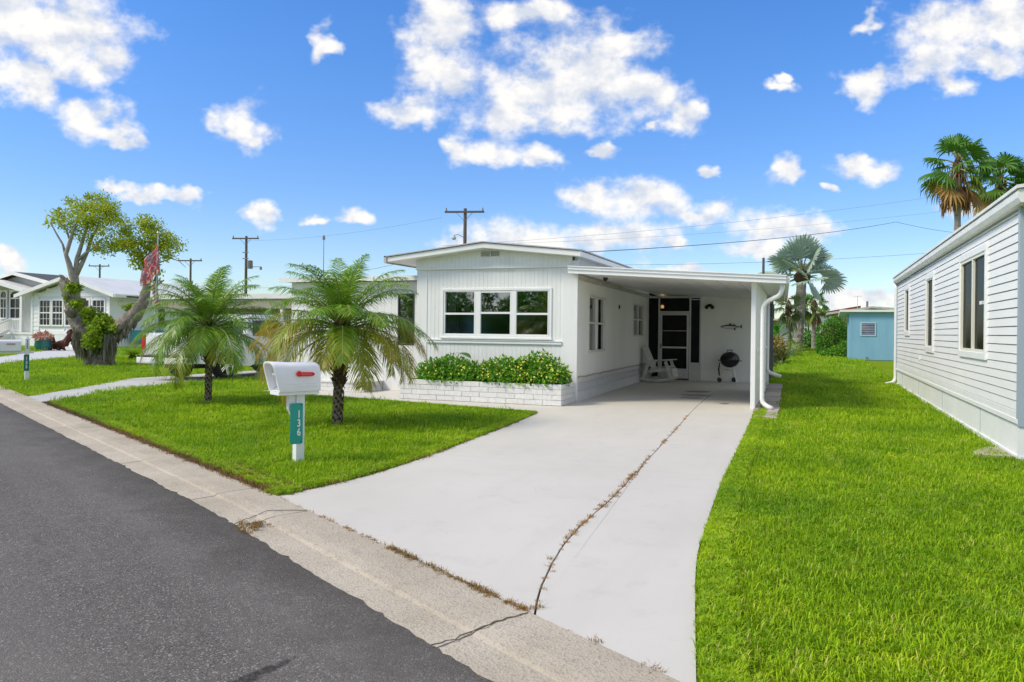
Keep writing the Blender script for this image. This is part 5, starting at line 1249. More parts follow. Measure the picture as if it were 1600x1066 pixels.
for F in ([(-.07,.062),(-.03,.125),(.0,.085),(.03,.062)],[(.06,.055),(.085,.105),(.11,.07),(.15,.035)],[(.07,-.05),(.10,-.105),(.135,-.10),(.13,-.035)],[(-.12,-.03),(-.06,-.055),(-.05,-.03)]):
    mb = MB(); mb.prism(F if F[0][1] < 0 else F[::-1], lambda a, b: (a, -.020, b), lambda a, b: (a, -.034, b)); mb.build('fin', FISHM, fs, local=True)
mb = MB(); mb.M = Matrix.Translation((-.225,-.036,.012)) @ Matrix.Rotation(rad(90),4,'X'); mb.lathe([(0,0),(.010,0),(.010,.004),(0,.004)], 10); mb.build('eye', BLACK, fs, local=True)

# ------------------------------------------------------------------ white pickup in the left driveway, nose away from the street (+y)
tr = empty('pickup_truck', (-12.03,.6,0), 'white pickup truck with chrome wheels parked in the left driveway', 'pickup truck')
TX0, TX1, TY = -.93, .93, 0
def tprism(name, prof, x0, x1, mat, parent=tr, bevel=.03, taper=0):
    mb = MB(); n = len(prof); mb.prism(prof[::-1], lambda a, b: (x0+(taper*max(0, b-1.1) if taper else 0), a, b), lambda a, b: (x1-(taper*max(0, b-1.1) if taper else 0), a, b)); o = mb.build(name, mat, parent, local=True, bevel=bevel); return o
def arch_pts(cy, R=.45, z0=.42, n=10): return [(cy+R*math.cos(PI*(1-i/n)), .40+R*math.sin(PI*(1-i/n))) for i in range(n+1)]
low = [(.16,.50)] + [(1.40-.46,.45)] + [(1.40-.46*math.cos(PI*i/10), .40+.48*math.sin(PI*i/10)) for i in range(11)] + [(1.40+.46,.36)] + [(4.95-.46,.36)] + [(4.95-.46*math.cos(PI*i/10), .40+.48*math.sin(PI*i/10)) for i in range(11)] + [(4.95+.46,.45),(5.72,.50),(5.76,.95),(5.70,1.06),(4.45,1.17),(2.32,1.22),(2.30,1.33),(.10,1.33),(.12,.9)]
body = tprism('body', low, TX0, TX1, TRUCKW, bevel=.035)
cab = [(2.34,1.20),(2.42,1.80),(2.62,1.90),(3.75,1.90),(4.02,1.84),(4.68,1.18)]
tprism('cab', cab, TX0+.04, TX1-.04, TRUCKW, bevel=.04, taper=.16)
mb = MB(); mb.box(-.80,.80,.14,2.26,.86,.94); mb.build('bed_floor', BLACKP, tr, local=True)
for x0, x1, s in ((TX1-.02,TX1+.004,1),(TX0-.004,TX0+.02,-1)):
    for P_ in ([(2.55,1.25),(2.60,1.72),(3.20,1.74),(3.20,1.25)],[(3.28,1.25),(3.28,1.74),(3.78,1.74),(4.35,1.25)]):
        mb = MB(); tp = .16
        f = lambda o: (lambda a, b: ((TX1-.04-tp*max(0,b-1.1)+o)*s, a, b)); mb.prism(P_[::-1] if s > 0 else P_, f(-.02), f(.006)); mb.build('side_window', GLASSD, tr, local=True)
for P_ in ([(2.355,1.30),(2.40,1.74)],):
    mb = MB(); mb.hexa([(-.66,2.34,1.32),(.66,2.34,1.32),(.66,2.40,1.32),(-.66,2.40,1.32),(-.60,2.40,1.72),(.60,2.40,1.72),(.60,2.46,1.72),(-.60,2.46,1.72)]); mb.build('rear_window', GLASSD, tr, local=True)
mb = MB(); mb.hexa([(-.74,4.08,1.80),(.74,4.08,1.80),(.74,4.0,1.76),(-.74,4.0,1.76),(-.80,4.66,1.22),(.80,4.66,1.22),(.80,4.58,1.20),(-.80,4.58,1.20)]); mb.build('windscreen', GLASSD, tr, local=True)
mb = MB(); mb.box(-.95,.95,-.10,.12,.48,.66); mb.build('rear_bumper', TRUCKW, tr, local=True, bevel=.04)
mb = MB(); mb.box(-.92,.92,-.09,.10,.662,.70); mb.build('bumper_step', BLACKP, tr, local=True)
mb = MB(); mb.box(-.78,.78,.075,.12,.72,1.30); tg = mb.build('tailgate', TRUCKW, tr, local=True, bevel=.015)
mb = MB(); mb.box(-.12,.12,.062,.08,1.12,1.20); mb.build('tailgate_handle', BLACKP, tg, local=True)
for s in (-1, 1): mb = MB(); mb.box(min(s*.80,s*.935),max(s*.80,s*.935),.07,.16,.86,1.26); mb.build('tail_light', RED_TAIL, tr, local=True, bevel=.01)
mb = MB(); mb.box(-.86,.86,5.70,5.84,.42,.64); mb.build('front_bumper', CHROME, tr, local=True, bevel=.03)
for s in (-1, 1): mb = MB(); mb.bar((s*.93,4.2,1.28),(s*1.12,4.2,1.30),.06,.05); mb.box(min(s*.98,s*1.16),max(s*.98,s*1.16),4.12,4.24,1.22,1.42); mb.build('wing_mirror', TRUCKW, tr, local=True, bevel=.02)
for s in (-1, 1): mb = MB(); mb.tube([(s*.90,2.45,.36),(s*.90,4.35,.36)], .045, 8); mb.build('side_step', BLACKP, tr, local=True)
mb = MB(); mb.box(-.55,.55,.5,5.4,.34,.55); mb.bar((-.78,1.4,.38),(.78,1.4,.38),.12,.12); mb.bar((-.78,4.95,.38),(.78,4.95,.38),.10,.10); mb.build('chassis', BLACKP, tr, local=True)
def wheel(x, y, s):
    R = .40; w = MB(); w.M = Matrix.Translation((x, y, R)) @ Matrix.Rotation(rad(90), 4, 'Y')
    w.lathe([(.26,-.125),(.33,-.135),(.385,-.115),(.40,-.07),(.40,.07),(.385,.115),(.33,.135),(.26,.125)], 28); t = w.build('wheel', RUBBER, tr, local=True, smooth=True)
    rm = MB(); rm.M = Matrix.Translation((x, y, R)) @ Matrix.Rotation(rad(90), 4, 'Y'); z = .128*s
    rm.lathe([(.262,-.10*s),(.262,z*.75),(.275,z),(.265,z*1.05),(.25,z*.8),(.24,z*.3)], 28)
    for k in range(5):
        a = 2*PI*k/5+.3; d = Vector((math.cos(a), math.sin(a), 0)); q = Vector((-d.y, d.x, 0))
        for o in (-.035, .035): rm.bar(d*.04+q*o*.6+Vector((0,0,z*.62)), d*.25+q*o+Vector((0,0,z*.72)), .034, .03, up=(0,0,1))
    rm.lathe([(0,z*.85),(.05,z*.85),(.065,z*.6),(.065,z*.3)], 14); rm.build('rim', CHROME, t, local=True)
    bk = MB(); bk.M = rm.M; bk.lathe([(0,z*.25),(.25,z*.25)], 20); bk.build('brake_shadow_plate', BLACKP, t, local=True)  # black disc puts the shade behind the open spokes into colour
for x, s in ((.80, 1), (-.80, -1)):
    for y in (1.40, 4.95): wheel(x, y, s)

# ------------------------------------------------------------------ gnarled oak with moss
OD = 29.4
def ao(u, v, dd=0): return at(u, v, OD+dd)
ro = random.Random(77)
base = ground(152,571); oak = empty('oak_tree', (base.x, base.y, 0), 'gnarled forked oak with hanging moss and a cut back sparse crown on the left lawn', 'tree')
mb = MB()
bz = lambda p: Vector((p[0], p[1], p[2]))
mb.tube([base+Vector((-.10,0,-.1)), base+Vector((-.12,0,.3)), ao(143,540), ao(132,520), ao(119,495,.1), ao(111,475,.1), ao(105,452), ao(99,436)], [.46,.38,.36,.34,.30,.25,.205,.16], 12, wob=.10)
mb.tube([base+Vector((.24,0,-.1)), base+Vector((.26,0,.3)), ao(162,545), ao(171,527,-.2), ao(188,512,-.3), ao(211,492,-.3), ao(223,472,-.2), ao(228,455,-.1), ao(230,441)], [.44,.38,.34,.31,.29,.26,.20,.165,.125], 12, wob=.12)
mb.tube([ao(134,518), ao(129,495,.3), ao(127,478,.4), ao(128,466,.4)], [.30,.24,.2,.16], 10, wob=.1)
mb.tube([ao(178,522,-.3), ao(188,512,-.6), ao(195,505,-.7)], [.2,.18,.15], 8, wob=.1)
mb.tube([ao(120,494), ao(108,490,-.3), ao(103,485,-.5)], [.18,.13,.08], 8, wob=.1)
# root flare ribs
for i in range(9): a = 2*PI*i/9+.3; d = Vector((math.cos(a), math.sin(a)*.8, 0)); mb.tube([base+Vector((.12,0,0))+d*.60+Vector((0,0,-.08)), base+Vector((.12,0,0))+d*.44+Vector((0,0,.2)), base+Vector((.12,0,0))+d*.26+Vector((0,0,.8))], [.11,.12,.08], 7, wob=.1)
mb.build('trunk', BARK, oak, smooth=True)
def branch(pts, rs, mat=BRANCH, name='branch'):
    m = MB(); m.tube(pts, rs, 8, wob=.06); return m.build(name, mat, oak, smooth=True)
BR = [([(116,470),(117,445),(111,425),(108,412),(103,398),(110,375),(118,350)],[.17,.2,.17,.15,.12,.11,.05]),
      ([(121,478),(121,455),(118,430),(120,405),(128,380),(137,352)],[.17,.15,.15,.13,.10,.05]),
      ([(118,432),(128,412),(136,395),(143,372),(155,352)],[.14,.12,.10,.09,.05]),
      ([(121,408),(133,396),(146,388),(160,372)],[.09,.08,.06,.04]),
      ([(103,400),(98,382),(88,365),(80,350)],[.08,.06,.045,.03]),
      ([(110,378),(104,360),(92,345)],[.06,.05,.03]),
      ([(103,440),(96,432),(93,430)],[.16,.12,.05]),
      ([(232,450),(228,425),(232,400),(240,378)],[.15,.11,.08,.04]),
      ([(230,430),(222,405),(215,385)],[.09,.07,.04]),
      ([(231,452),(243,447),(256,438)],[.10,.07,.04]),
      ([(222,410),(214,395),(196,380)],[.06,.05,.03]),
      ([(231,420),(250,410),(268,404)],[.06,.045,.025]),
      ([(268,404),(280,408),(290,418)],[.03,.025,.012])]
for i, (p, rs) in enumerate(BR): branch([ao(u, v, (i % 3-1)*.35*k/len(p)) for k, (u, v) in enumerate(p)], [x*.66 for x in rs])
def ob(u, v, ru, rv, dd=0, dz=1.0): s = OD/F_; return (tuple(ao(u, v, dd)), (ru*s, min(ru, rv)*s*1.1*dz+.15, rv*s))
crown = [ob(125,335,32,18),(ob(150,328,38,20,.3)),(ob(170,352,34,20,-.3)),ob(140,358,28,18,.2),ob(108,345,22,14),ob(160,318,24,13),ob(185,372,30,15,-.2),ob(172,385,22,9),ob(150,340,30,22,-.5)]
crown2 = [ob(235,368,28,16),ob(252,378,28,15,.2),ob(230,352,14,9),ob(222,388,20,15,-.2),ob(238,395,24,16,.3),ob(228,408,13,12),ob(262,385,20,11)]
def sub_blobs(bl, n, k):
    out = []
    for c, q in bl:
        for _ in range(n):
            v = rdir(ro); out.append(((c[0]+v.x*q[0]*.85, c[1]+v.y*q[1]*.85, c[2]+v.z*q[2]*.85), (k*ro.uniform(.7,1.3), k*ro.uniform(.7,1.3), k*.62*ro.uniform(.7,1.3))))
    return out
mb = MB(); bush(mb, ro, sub_blobs(crown, 8, .40), 7200, .115, .055, 0, .8, .3); mb.build('crown', OAKL, oak)
mb = MB(); bush(mb, ro, sub_blobs(crown2, 8, .38), 5200, .115, .055, 0, .8, .3); mb.build('crown', OAKL, oak)
mb = MB(); bush(mb, ro, [ob(82,345,10,6),ob(90,330,8,5),ob(76,350,6,4),ob(105,312,10,4),ob(140,308,8,4),ob(115,318,14,6),ob(95,340,12,8),ob(200,362,10,7),ob(205,378,14,6),ob(262,404,8,5),ob(245,440,6,4),ob(250,425,5,6),ob(232,440,5,5)], 520, .14, .07, 0, .6, .2); mb.build('twig_leaves', OAKL, oak)
mb = MB(); bush(mb, ro, [ob(150,500,16,12),ob(158,520,18,18,-.5),ob(148,535,16,12,-.6),ob(162,505,12,10,-.4),ob(115,450,8,7,-.2),ob(205,482,9,5,-.2),ob(110,466,4,6),ob(184,512,6,5,-.6),ob(120,475,6,6,-.3),ob(138,488,8,6,-.3)], 4200, .15, .10, 0, .6, .3); mb.build('sucker_growth', SUCKL, oak)
mb = MB()
def moss(u0, v0, u1, v1, n, Lmin, Lmax, dd):
    for _ in range(n):
        t = ro.random(); p = ao(u0+(u1-u0)*t+ro.uniform(-3,3), v0+(v1-v0)*t+ro.uniform(-4,6), dd+ro.uniform(-.3,.2)); L = ro.uniform(Lmin, Lmax); w = ro.uniform(.02,.055); a = ro.uniform(0, PI); s = Vector((math.cos(a), math.sin(a), 0))*w
        sw = Vector((ro.uniform(-.08,.08), ro.uniform(-.08,.08), 0)); z1 = max(.04, p.z-L)
        q = [p-s*.4, p+s*.4]; m_ = p.lerp(Vector((p.x, p.y, z1)), .55)+sw; e = Vector((p.x, p.y, z1))+sw*.5
        b = mb.av([q[0], q[1], m_+s, m_-s, e]); mb.af((b, b+1, b+2, b+3)); mb.af((b+3, b+2, b+4))
moss(116,512,132,530,130,.4,.85,-.5); moss(117,528,124,545,60,.3,.5,-.4); moss(160,524,180,528,190,.5,1.0,-.55); moss(132,530,150,538,70,.2,.6,-.55); moss(184,520,200,508,100,.2,.5,-.5); moss(196,506,206,500,50,.2,.5,-.5)
o = mb.build('moss', MOSS, oak); o['kind'] = 'stuff'
# cycad by the oak
fb_ = ground(207,562); cy = empty('cycad_plant', (fb_.x, fb_.y, 0), 'low bright green spiky cycad on the lawn between the oak and the white truck', 'plant'); rcy = random.Random(9)
mb = MB()
for i in range(34):
    a = i*2.4; el = rad(rcy.uniform(20,80)); L = rcy.uniform(.75,1.1); h = Vector((math.cos(a), math.sin(a), 0)); p = Vector((fb_.x, fb_.y, .15)); e = el; pts = []
    for k in range(8): pts.append(p.copy()); p = p+(h*math.cos(e)+Vector((0,0,1))*math.sin(e))*L/7; e -= .16
    for k in range(1, 8):
        d = (pts[k]-pts[k-1]).normalized(); s = d.cross(Vector((0,0,1))).normalized()
        for sg in (-1, 1):
            for j in (0,.5): leaf(mb, pts[k-1].lerp(pts[k], j), (s*sg+d*.7+Vector((0,0,.25))).normalized(), Vector((0,0,1)), .17, .035)
mb.build('fronds', FERN, cy)
mb = MB(); mb.lathe([(.0,.0),(.16,.0),(.18,.12),(.1,.2),(0,.22)], 10, (fb_.x, fb_.y, 0)); mb.build('stump', PALMDARK, cy)
# flagpole with two flags
fp = at(240,560,28.4); fp.z = 0; ptop = at(247,366,28.4)
pole = empty('flagpole', fp, 'thin silver flagpole rising behind the oak near the truck', 'flagpole')
mb = MB(); mb.tube([fp, fp.lerp(ptop,.5), ptop], [.03,.026,.022], 8); mb.build('pole', CONC, pole)
mb = MB(); mb.lathe([(0,-.05),(.045,-.03),(.05,.0),(.03,.045),(0,.06)], 10, ptop+Vector((0,0,.05))); mb.build('finial', mk('gilt', (.55,.5,.35), rough=.3, metal=.6), pole)
def uvmat(name, fn):
    m, t = nt(name); b = NB(t); uv = b.n('ShaderNodeUVMap'); sp = b.n('ShaderNodeSeparateXYZ'); b.l(uv.outputs[0], sp.inputs[0]); c = fn(b, sp.outputs[0], sp.outputs[1], uv.outputs[0])
    s1 = b.bsdf(c, .7, .2); trn = b.n('ShaderNodeBsdfTranslucent'); b.l(c, trn.inputs[0]); x = b.n('ShaderNodeMixShader'); x.inputs[0].default_value = .3; b.l(s1, x.inputs[1]); b.l(trn.outputs[0], x.inputs[2]); b.out(x.outputs[0]); return m
def us(b, u, v, uv):
    st = b.math('GREATER_THAN', b.math('FRACT', b.math('MULTIPLY', v, 6.5)), .5)
    c = b.mix(st, (.55,.03,.05), (.75,.74,.72))
    can = b.math('MULTIPLY', b.math('LESS_THAN', u, .4), b.math('GREATER_THAN', v, .46))
    fu = b.math('SUBTRACT', b.math('FRACT', b.math('MULTIPLY', u, 15)), .5); fv = b.math('SUBTRACT', b.math('FRACT', b.math('MULTIPLY', v, 9.3)), .5)
    d = b.math('ADD', b.math('MULTIPLY', fu, fu), b.math('MULTIPLY', fv, fv)); cc_ = b.mix(b.math('LESS_THAN', d, .06), (.03,.05,.16), (.75,.74,.72)); return b.mix(can, c, cc_)
def rally(b, u, v, uv):
    n = b.noise(b.scalevec(uv, (7,11,1)), 1.0, 4, .6); n2 = b.noise(b.scalevec(uv, (3,3,1)), 1.2, 3)
    c = b.mix(b.rng(n2, .42, .58), (.75,.07,.08), (.26,.22,.25))
    band = b.math('MULTIPLY', b.math('GREATER_THAN', n, .56), 1.0); c = b.mix(b.math('MULTIPLY', band, .8), c, (.85,.80,.78))
    low = b.rng(b.math('ADD', v, b.math('MULTIPLY', n2, .3)), .28, .42, 1, 0); c = b.mix(low, c, b.mix(b.math('GREATER_THAN', n, .5), (.75,.05,.03), (.80,.30,.05)))
    st = b.math('MULTIPLY', b.math('LESS_THAN', v, .16), b.math('GREATER_THAN', b.math('FRACT', b.math('MULTIPLY', u, 6)), .5)); return b.mix(st, c, (.8,.78,.76))
def cloth(name, label, corner, mat, nx=14, ny=10, seed=0):
    """corner = (top hoist, top fly, bottom fly, bottom hoist) points; drooping folds"""
    A, B, Cc, D = [Vector(c) for c in corner]; me = bpy.data.meshes.new(name); vs = []; fs_ = []; uvs = []
    for j in range(ny+1):
        for i in range(nx+1):
            s, t = i/nx, j/ny; p = (A.lerp(B, s)).lerp(D.lerp(Cc, s), t); p.y += .10*math.sin(s*9+t*2+seed)*(.3+s); p.x += .06*math.sin(s*7+1+t*3)*s; vs.append(p); uvs.append((s, 1-t))
    for j in range(ny):
        for i in range(nx): a = j*(nx+1)+i; fs_.append((a, a+1, a+nx+2, a+nx+1))
    me.from_pydata([tuple(v) for v in vs], [], fs_); ul = me.uv_layers.new(name='UVMap')
    for l in me.loops: ul.data[l.index].uv = uvs[l.vertex_index]
    me.materials.append(mat); me.polygons.foreach_set('use_smooth', [True]*len(fs_)); o = bpy.data.objects.new(name, me); COL.objects.link(o)
    so_ = o.modifiers.new('t', 'SOLIDIFY'); so_.thickness = .004; return tag(o, label, 'flag')
D_ = 28.35
cloth('flag', 'faded red and grey printed banner drooping from the top of the flagpole', (at(246,380,D_), at(217,424,D_), at(226,448,D_), at(249,426,D_)), uvmat('printed_banner', rally))
cloth('flag', 'stars and stripes flag hanging limp lower on the flagpole', (at(246,426,D_+.1), at(238,448,D_+.2), at(247,484,D_+.1), at(247,468,D_+.1)), uvmat('stars_and_stripes', us), seed=2)
# ------------------------------------------------------------------ white gabled bungalow, far left
bg_ = empty('bungalow', (-43,26,0), 'white gabled bungalow with arched bay window, porch stairs and white railing at far left', 'house')
BY = 22.0; BF = Fr((0,BY,0), (1,0,0), (0,-1,0))
xl, xr, pk, pz, ez = -46.3, -38.94, -42.3, 4.86, 3.62
wins = [(-45.5,-44.5,1.55,3.22),(-44.25,-43.3,1.55,3.22),(-43.0,-42.05,1.55,3.22),(-41.75,-40.8,1.55,3.22),(-40.45,-39.4,1.55,3.22)]
def wz(x): return (ez+.12+(pz-.25-ez)*(1-abs(x-pk)/((pk-xl) if x < pk else (xr-pk))))
z = .88
while z < 4.7:       # lap boards, each its own piece
    z1 = z+.29; segs = [(xl+.12, xr-.12)]
    for a, b, c, d in wins:
        if c-.12 < z1 and d+.12 > z:
            segs = [q for s in segs for q in ((s[0], min(s[1], a-.12)), (max(s[0], b+.12), s[1])) if q[1]-q[0] > .02] if any(s[0] < a < s[1] for s in segs) else segs
    lim = [x for x in np.linspace(xl, xr, 200) if wz(x) > z1]
    for a, b in segs:
        if not lim: continue
        a, b = max(a, lim[0]), min(b, lim[-1])
        if b-a < .05: continue
        mb = MB(); mb.hexa([BF(a,z,-.04), BF(b,z,-.04), BF(b,z,.03), BF(a,z,.03), BF(a,z1-.004,-.04), BF(b,z1-.004,-.04), BF(b,z1-.004,.005), BF(a,z1-.004,.005)]); mb.build('lap_board', BUNGW, bg_)
    z = z1
mb = MB(); mb.prism([(xl,.1),(xr,.1),(xr,ez),(pk,pz-.2),(xl,ez)], lambda a, b: (a, BY+12, b), lambda a, b: (a, BY+.04, b)); mb.build('wall', BUNGW, bg_)
mb = MB(); BF.box(mb, xl-.02,xl+.12,.85,ez+.05,-.04,.05); BF.box(mb, xr-.12,xr+.03,.85,ez+.1,-.04,.05); BF.box(mb, xl,xr,.0,.87,-.02,.015); mb.build('corner_boards', BUNGW, bg_)
for a, b, c, d in wins:
    mb = MB(); BF.ring(mb, a-.10,b+.10,c-.10,d+.10,.10,-.02,.07); w_ = mb.build('window', TRIM, bg_)
    mb = MB(); BF.box(mb, a,b,(c+d)/2-.04,(c+d)/2+.04,0,.05)
    for k in (1,2): BF.box(mb, a+(b-a)*k/3-.012,a+(b-a)*k/3+.012,c,d,.0,.035)
    for zz in (.25,.75): BF.box(mb, a,b,c+(d-c)*zz-.012,c+(d-c)*zz+.012,.0,.034)
    mb.build('muntins', TRIM, w_); mb = MB(); BF.box(mb, a,b,c,d,-.02,-.01); mb.build('pane', GLASSD, w_)
def gableroof(x0, xp, x1, ze0, zp, ze1, y0, y1, t, mat, name, parent, fascia=True):
    mb = MB(); mb.hexa([(x0,y0,ze0),(xp,y0,zp),(xp,y1,zp),(x0,y1,ze0),(x0,y0,ze0+t),(xp,y0,zp+t),(xp,y1,zp+t),(x0,y1,ze0+t)]); mb.hexa([(xp,y0,zp),(x1,y0,ze1),(x1,y1,ze1),(xp,y1,zp),(xp,y0,zp+t),(x1,y0,ze1+t),(x1,y1,ze1+t),(xp,y1,zp+t)]); r_ = mb.build(name, mat, parent)
    if fascia:
        mb = MB(); mb.hexa([(x0,y0-.05,ze0-.12),(xp,y0-.05,zp-.12),(xp,y0-.005,zp-.12),(x0,y0-.005,ze0-.12),(x0,y0-.05,ze0+t+.02),(xp,y0-.05,zp+t+.02),(xp,y0-.005,zp+t+.02),(x0,y0-.005,ze0+t+.02)]); mb.hexa([(xp,y0-.05,zp-.12),(x1,y0-.05,ze1-.12),(x1,y0-.005,ze1-.12),(xp,y0-.005,zp-.12),(xp,y0-.05,zp+t+.02),(x1,y0-.05,ze1+t+.02),(x1,y0-.005,ze1+t+.02),(xp,y0-.005,zp+t+.02)]); mb.box(x1-.02,x1+.10,y0,y1,ze1-.10,ze1+t+.01); mb.build('fascia', FASCIA, r_)
    return r_
gableroof(-47.3, pk, -37.9, 3.52, 4.80, 3.50, 21.4, 34.5, .10, ROOFW, 'roof', bg_)
SB = Fr((xr,BY,0), (0,1,0), (1,0,0))
for a, b, c, d in ((1.7,2.2,1.6,3.1),(4.0,4.6,1.6,3.1),(6.4,7.0,1.6,3.1)):
    mb = MB(); SB.ring(mb, a-.08,b+.08,c-.08,d+.08,.08,0,.05); w_ = mb.build('window', TRIM, bg_); mb = MB(); SB.box(mb, a,b,c,d,.0,.01); mb.build('pane', GLASSD, w_)
mb = MB(); mb.M = Matrix.Translation((xr+.02,BY+.85,3.05)) @ Matrix.Rotation(rad(90),4,'Y'); mb.lathe([(0,.0),(.22,0),(.20,.06),(.12,.08),(0,.08)], 12); mb.build('wall_plaque', VENT, bg_)
mb = MB()
for i in range(4): y = BY+2.6+i*2.6; mb.box(-37.95,-37.83,y,y+.12,0,3.5)
mb.box(-38.0,-37.8,22.3,34,3.42,3.52); mb.build('carport_post', TRIM, bg_)
mb = MB(); mb.box(-38.6,-38.5,23.4,33,.45,1.25); mb.build('teal_skirt_panel', TEAL, bg_)
# left wing with bay window and porch
mb = MB(); mb.prism([(-60,.1),(-46.9,.1),(-46.9,4.4),(-50.3,5.25),(-54,4.4),(-60,4.4)], lambda a, b: (a, 34, b), lambda a, b: (a, 24.05, b)); mb.build('wing_wall', BUNGG, bg_)
gableroof(-54.6, -50.3, -46.0, 4.45, 5.32, 4.45, 23.4, 35, .12, ROOFDK, 'roof', bg_)
gableroof(-53.6, -51.2, -47.5, 4.15, 4.75, 3.95, 22.2, 24.6, .08, ROOFW, 'porch_roof', bg_)
WFm = Fr((0,24,0), (1,0,0), (0,-1,0))
for a, b in ((-52.35,-51.75),(-51.3,-50.25)):
    mb = MB(); WFm.ring(mb, a-.1,b+.1,1.95,4.12,.10,0,.08); w_ = mb.build('bay_window', TRIM, bg_)
    mb = MB(); WFm.box(mb, a,b,3.45,3.55,0,.06); WFm.box(mb, a,b,2.72,2.80,0,.06); WFm.box(mb, (a+b)/2-.02,(a+b)/2+.02,2.05,3.45,0,.05); n = 10
    arch_ = [((a+b)/2+(b-a)/2*math.cos(PI*i/n), 3.75+.27*math.sin(PI*i/n)) for i in range(n+1)] + [(a,4.03),(b,4.03)]
    mb.prism(arch_[::-1], lambda q, z_: WFm(q,z_,.02), lambda q, z_: WFm(q,z_,.055)); mb.build('muntins', TRIM, w_); mb = MB(); WFm.box(mb, a,b,2.05,4.02,.0,.012); mb.build('pane', GLASSD, w_)
mb = MB(); WFm.box(mb, -47.75,-47.0,1.0,3.4,0,.03); mb.build('porch_door', GLASSD, bg_)
mb = MB(); mb.box(-53.5,-46.6,22.3,24,.85,1.0); mb.box(-53.5,-46.6,22.35,22.45,.0,.85); mb.build('porch_floor', BUNGW, bg_)
for x in (-53.3,-51.6,-47.9,-46.75): mb = MB(); mb.box(x-.11,x+.11,22.3,22.5,1.0,4.0); mb.build('porch_post', TRIM, bg_)
for k in range(7):
    mb = MB(); mb.box(-50.9,-49.1,22.3-.28*(k+1),22.3-.28*k,0,.86-.13*(k+.9)); mb.build('stair_step', BROWN, bg_)
for x in (-51.0,-48.95):
    a = Vector((x,22.3,1.95)); b = Vector((x,20.3,1.05)); mb = MB(); mb.bar(a,b,.07,.09); mb.bar(a-Vector((0,0,.8)),b-Vector((0,0,.8)),.05,.20); mb.box(x-.06,x+.06,20.24,20.36,0,1.15)
    for i in range(1,13): p = a.lerp(b,i/13); mb.bar(p-Vector((0,0,.8)),p,.03,.03)
    mb.build('stair_railing', TRIM, bg_)
mb = MB(); mb.prism([(20.3,.0),(22.3,.0),(22.3,.95)], lambda a, b: (-48.88,a,b), lambda a, b: (-48.80,a,b)); mb.build('stair_stringer', BUNGW, bg_)
for x0, x1 in ((-53.3,-51.1),(-48.9,-47.9)):
    mb = MB(); mb.box(x0,x1,22.36,22.44,1.85,1.95); mb.box(x0,x1,22.36,22.44,1.1,1.16); n = int((x1-x0)/.16)
    for i in range(n): x = x0+(x1-x0)*(i+.5)/n; mb.box(x-.02,x+.02,22.38,22.42,1.15,1.86)
    mb.build('porch_railing', TRIM, bg_)
# pot and rusty horse sculpture on the far lawn
pp = ground(67,548); pot = empty('flower_pot', (pp.x,pp.y,0), 'round teal flower pot with pink leaves before the bungalow', 'flower pot')
mb = MB(); mb.lathe([(0,.02),(.34,.02),(.46,.30),(.42,.58),(.46,.62),(.40,.64),(.36,.58)], 16, (pp.x,pp.y,0)); mb.build('pot', POTT, pot, smooth=True)
mb = MB(); bush(mb, random.Random(5), [((pp.x,pp.y,.80),(.50,.42,.24))], 220, .26, .10, .5); mb.build('foliage', FLOW_P, pot)
hp = ground(98,548); hs_ = empty('horse_sculpture', (hp.x,hp.y,0), 'dark rusty metal sculpture of a rearing horse with a crouching figure on the far lawn', 'sculpture')
mb = MB(); k = .95
mb.tube([(-.75*k,0,.38*k),(-.25*k,0,.42*k),(.25*k,0,.50*k),(.60*k,0,.95*k)], [.16,.24,.26,.17], 9); mb.tube([(.45*k,0,.65*k),(.70*k,0,1.15*k),(.82*k,0,1.30*k)], [.20,.14,.12], 8); mb.tube([(.78*k,0,1.32*k),(.62*k,0,1.30*k),(.42*k,0,1.16*k)], [.13,.11,.07], 8)
mb.tube([(.62*k,.1,.75*k),(.95*k,.1,.55*k),(.98*k,.1,.02)], [.11,.07,.05], 7); mb.tube([(.55*k,-.12,.70*k),(.25*k,-.14,.30*k),(.40*k,-.14,.02)], [.10,.07,.05], 7); mb.tube([(-.65*k,.1,.40*k),(-.35*k,.12,.15*k),(.1*k,.12,.06)], [.14,.08,.05], 7); mb.tube([(-.65*k,-.1,.40*k),(-.45*k,-.12,.12*k),(-.1*k,-.12,.05)], [.14,.08,.05], 7)
mb.tube([(-.72*k,0,.40*k),(-.95*k,0,.70*k),(-.92*k,0,.95*k)], [.07,.11,.03], 7); mb.tube([(.80*k,.05,1.38*k),(.83*k,.05,1.50*k)], [.05,.01], 6)
mb.build('body', RUST, hs_, local=True, smooth=True)
mb = MB(); mb.tube([(-1.35,0,.0),(-1.30,0,.35),(-1.20,0,.62)], [.22,.26,.16], 8); mb.lathe([(0,.60),(.15,.68),(.16,.80),(.09,.92),(0,.95)], 10, (-1.18,0,0)); mb.tube([(-1.2,.0,.5),(-.9,0,.35),(-.8,0,.05)], [.12,.1,.06], 7); mb.build('figure', RUST, hs_, local=True, smooth=True)
hs_.scale = (.9,.9,.95)

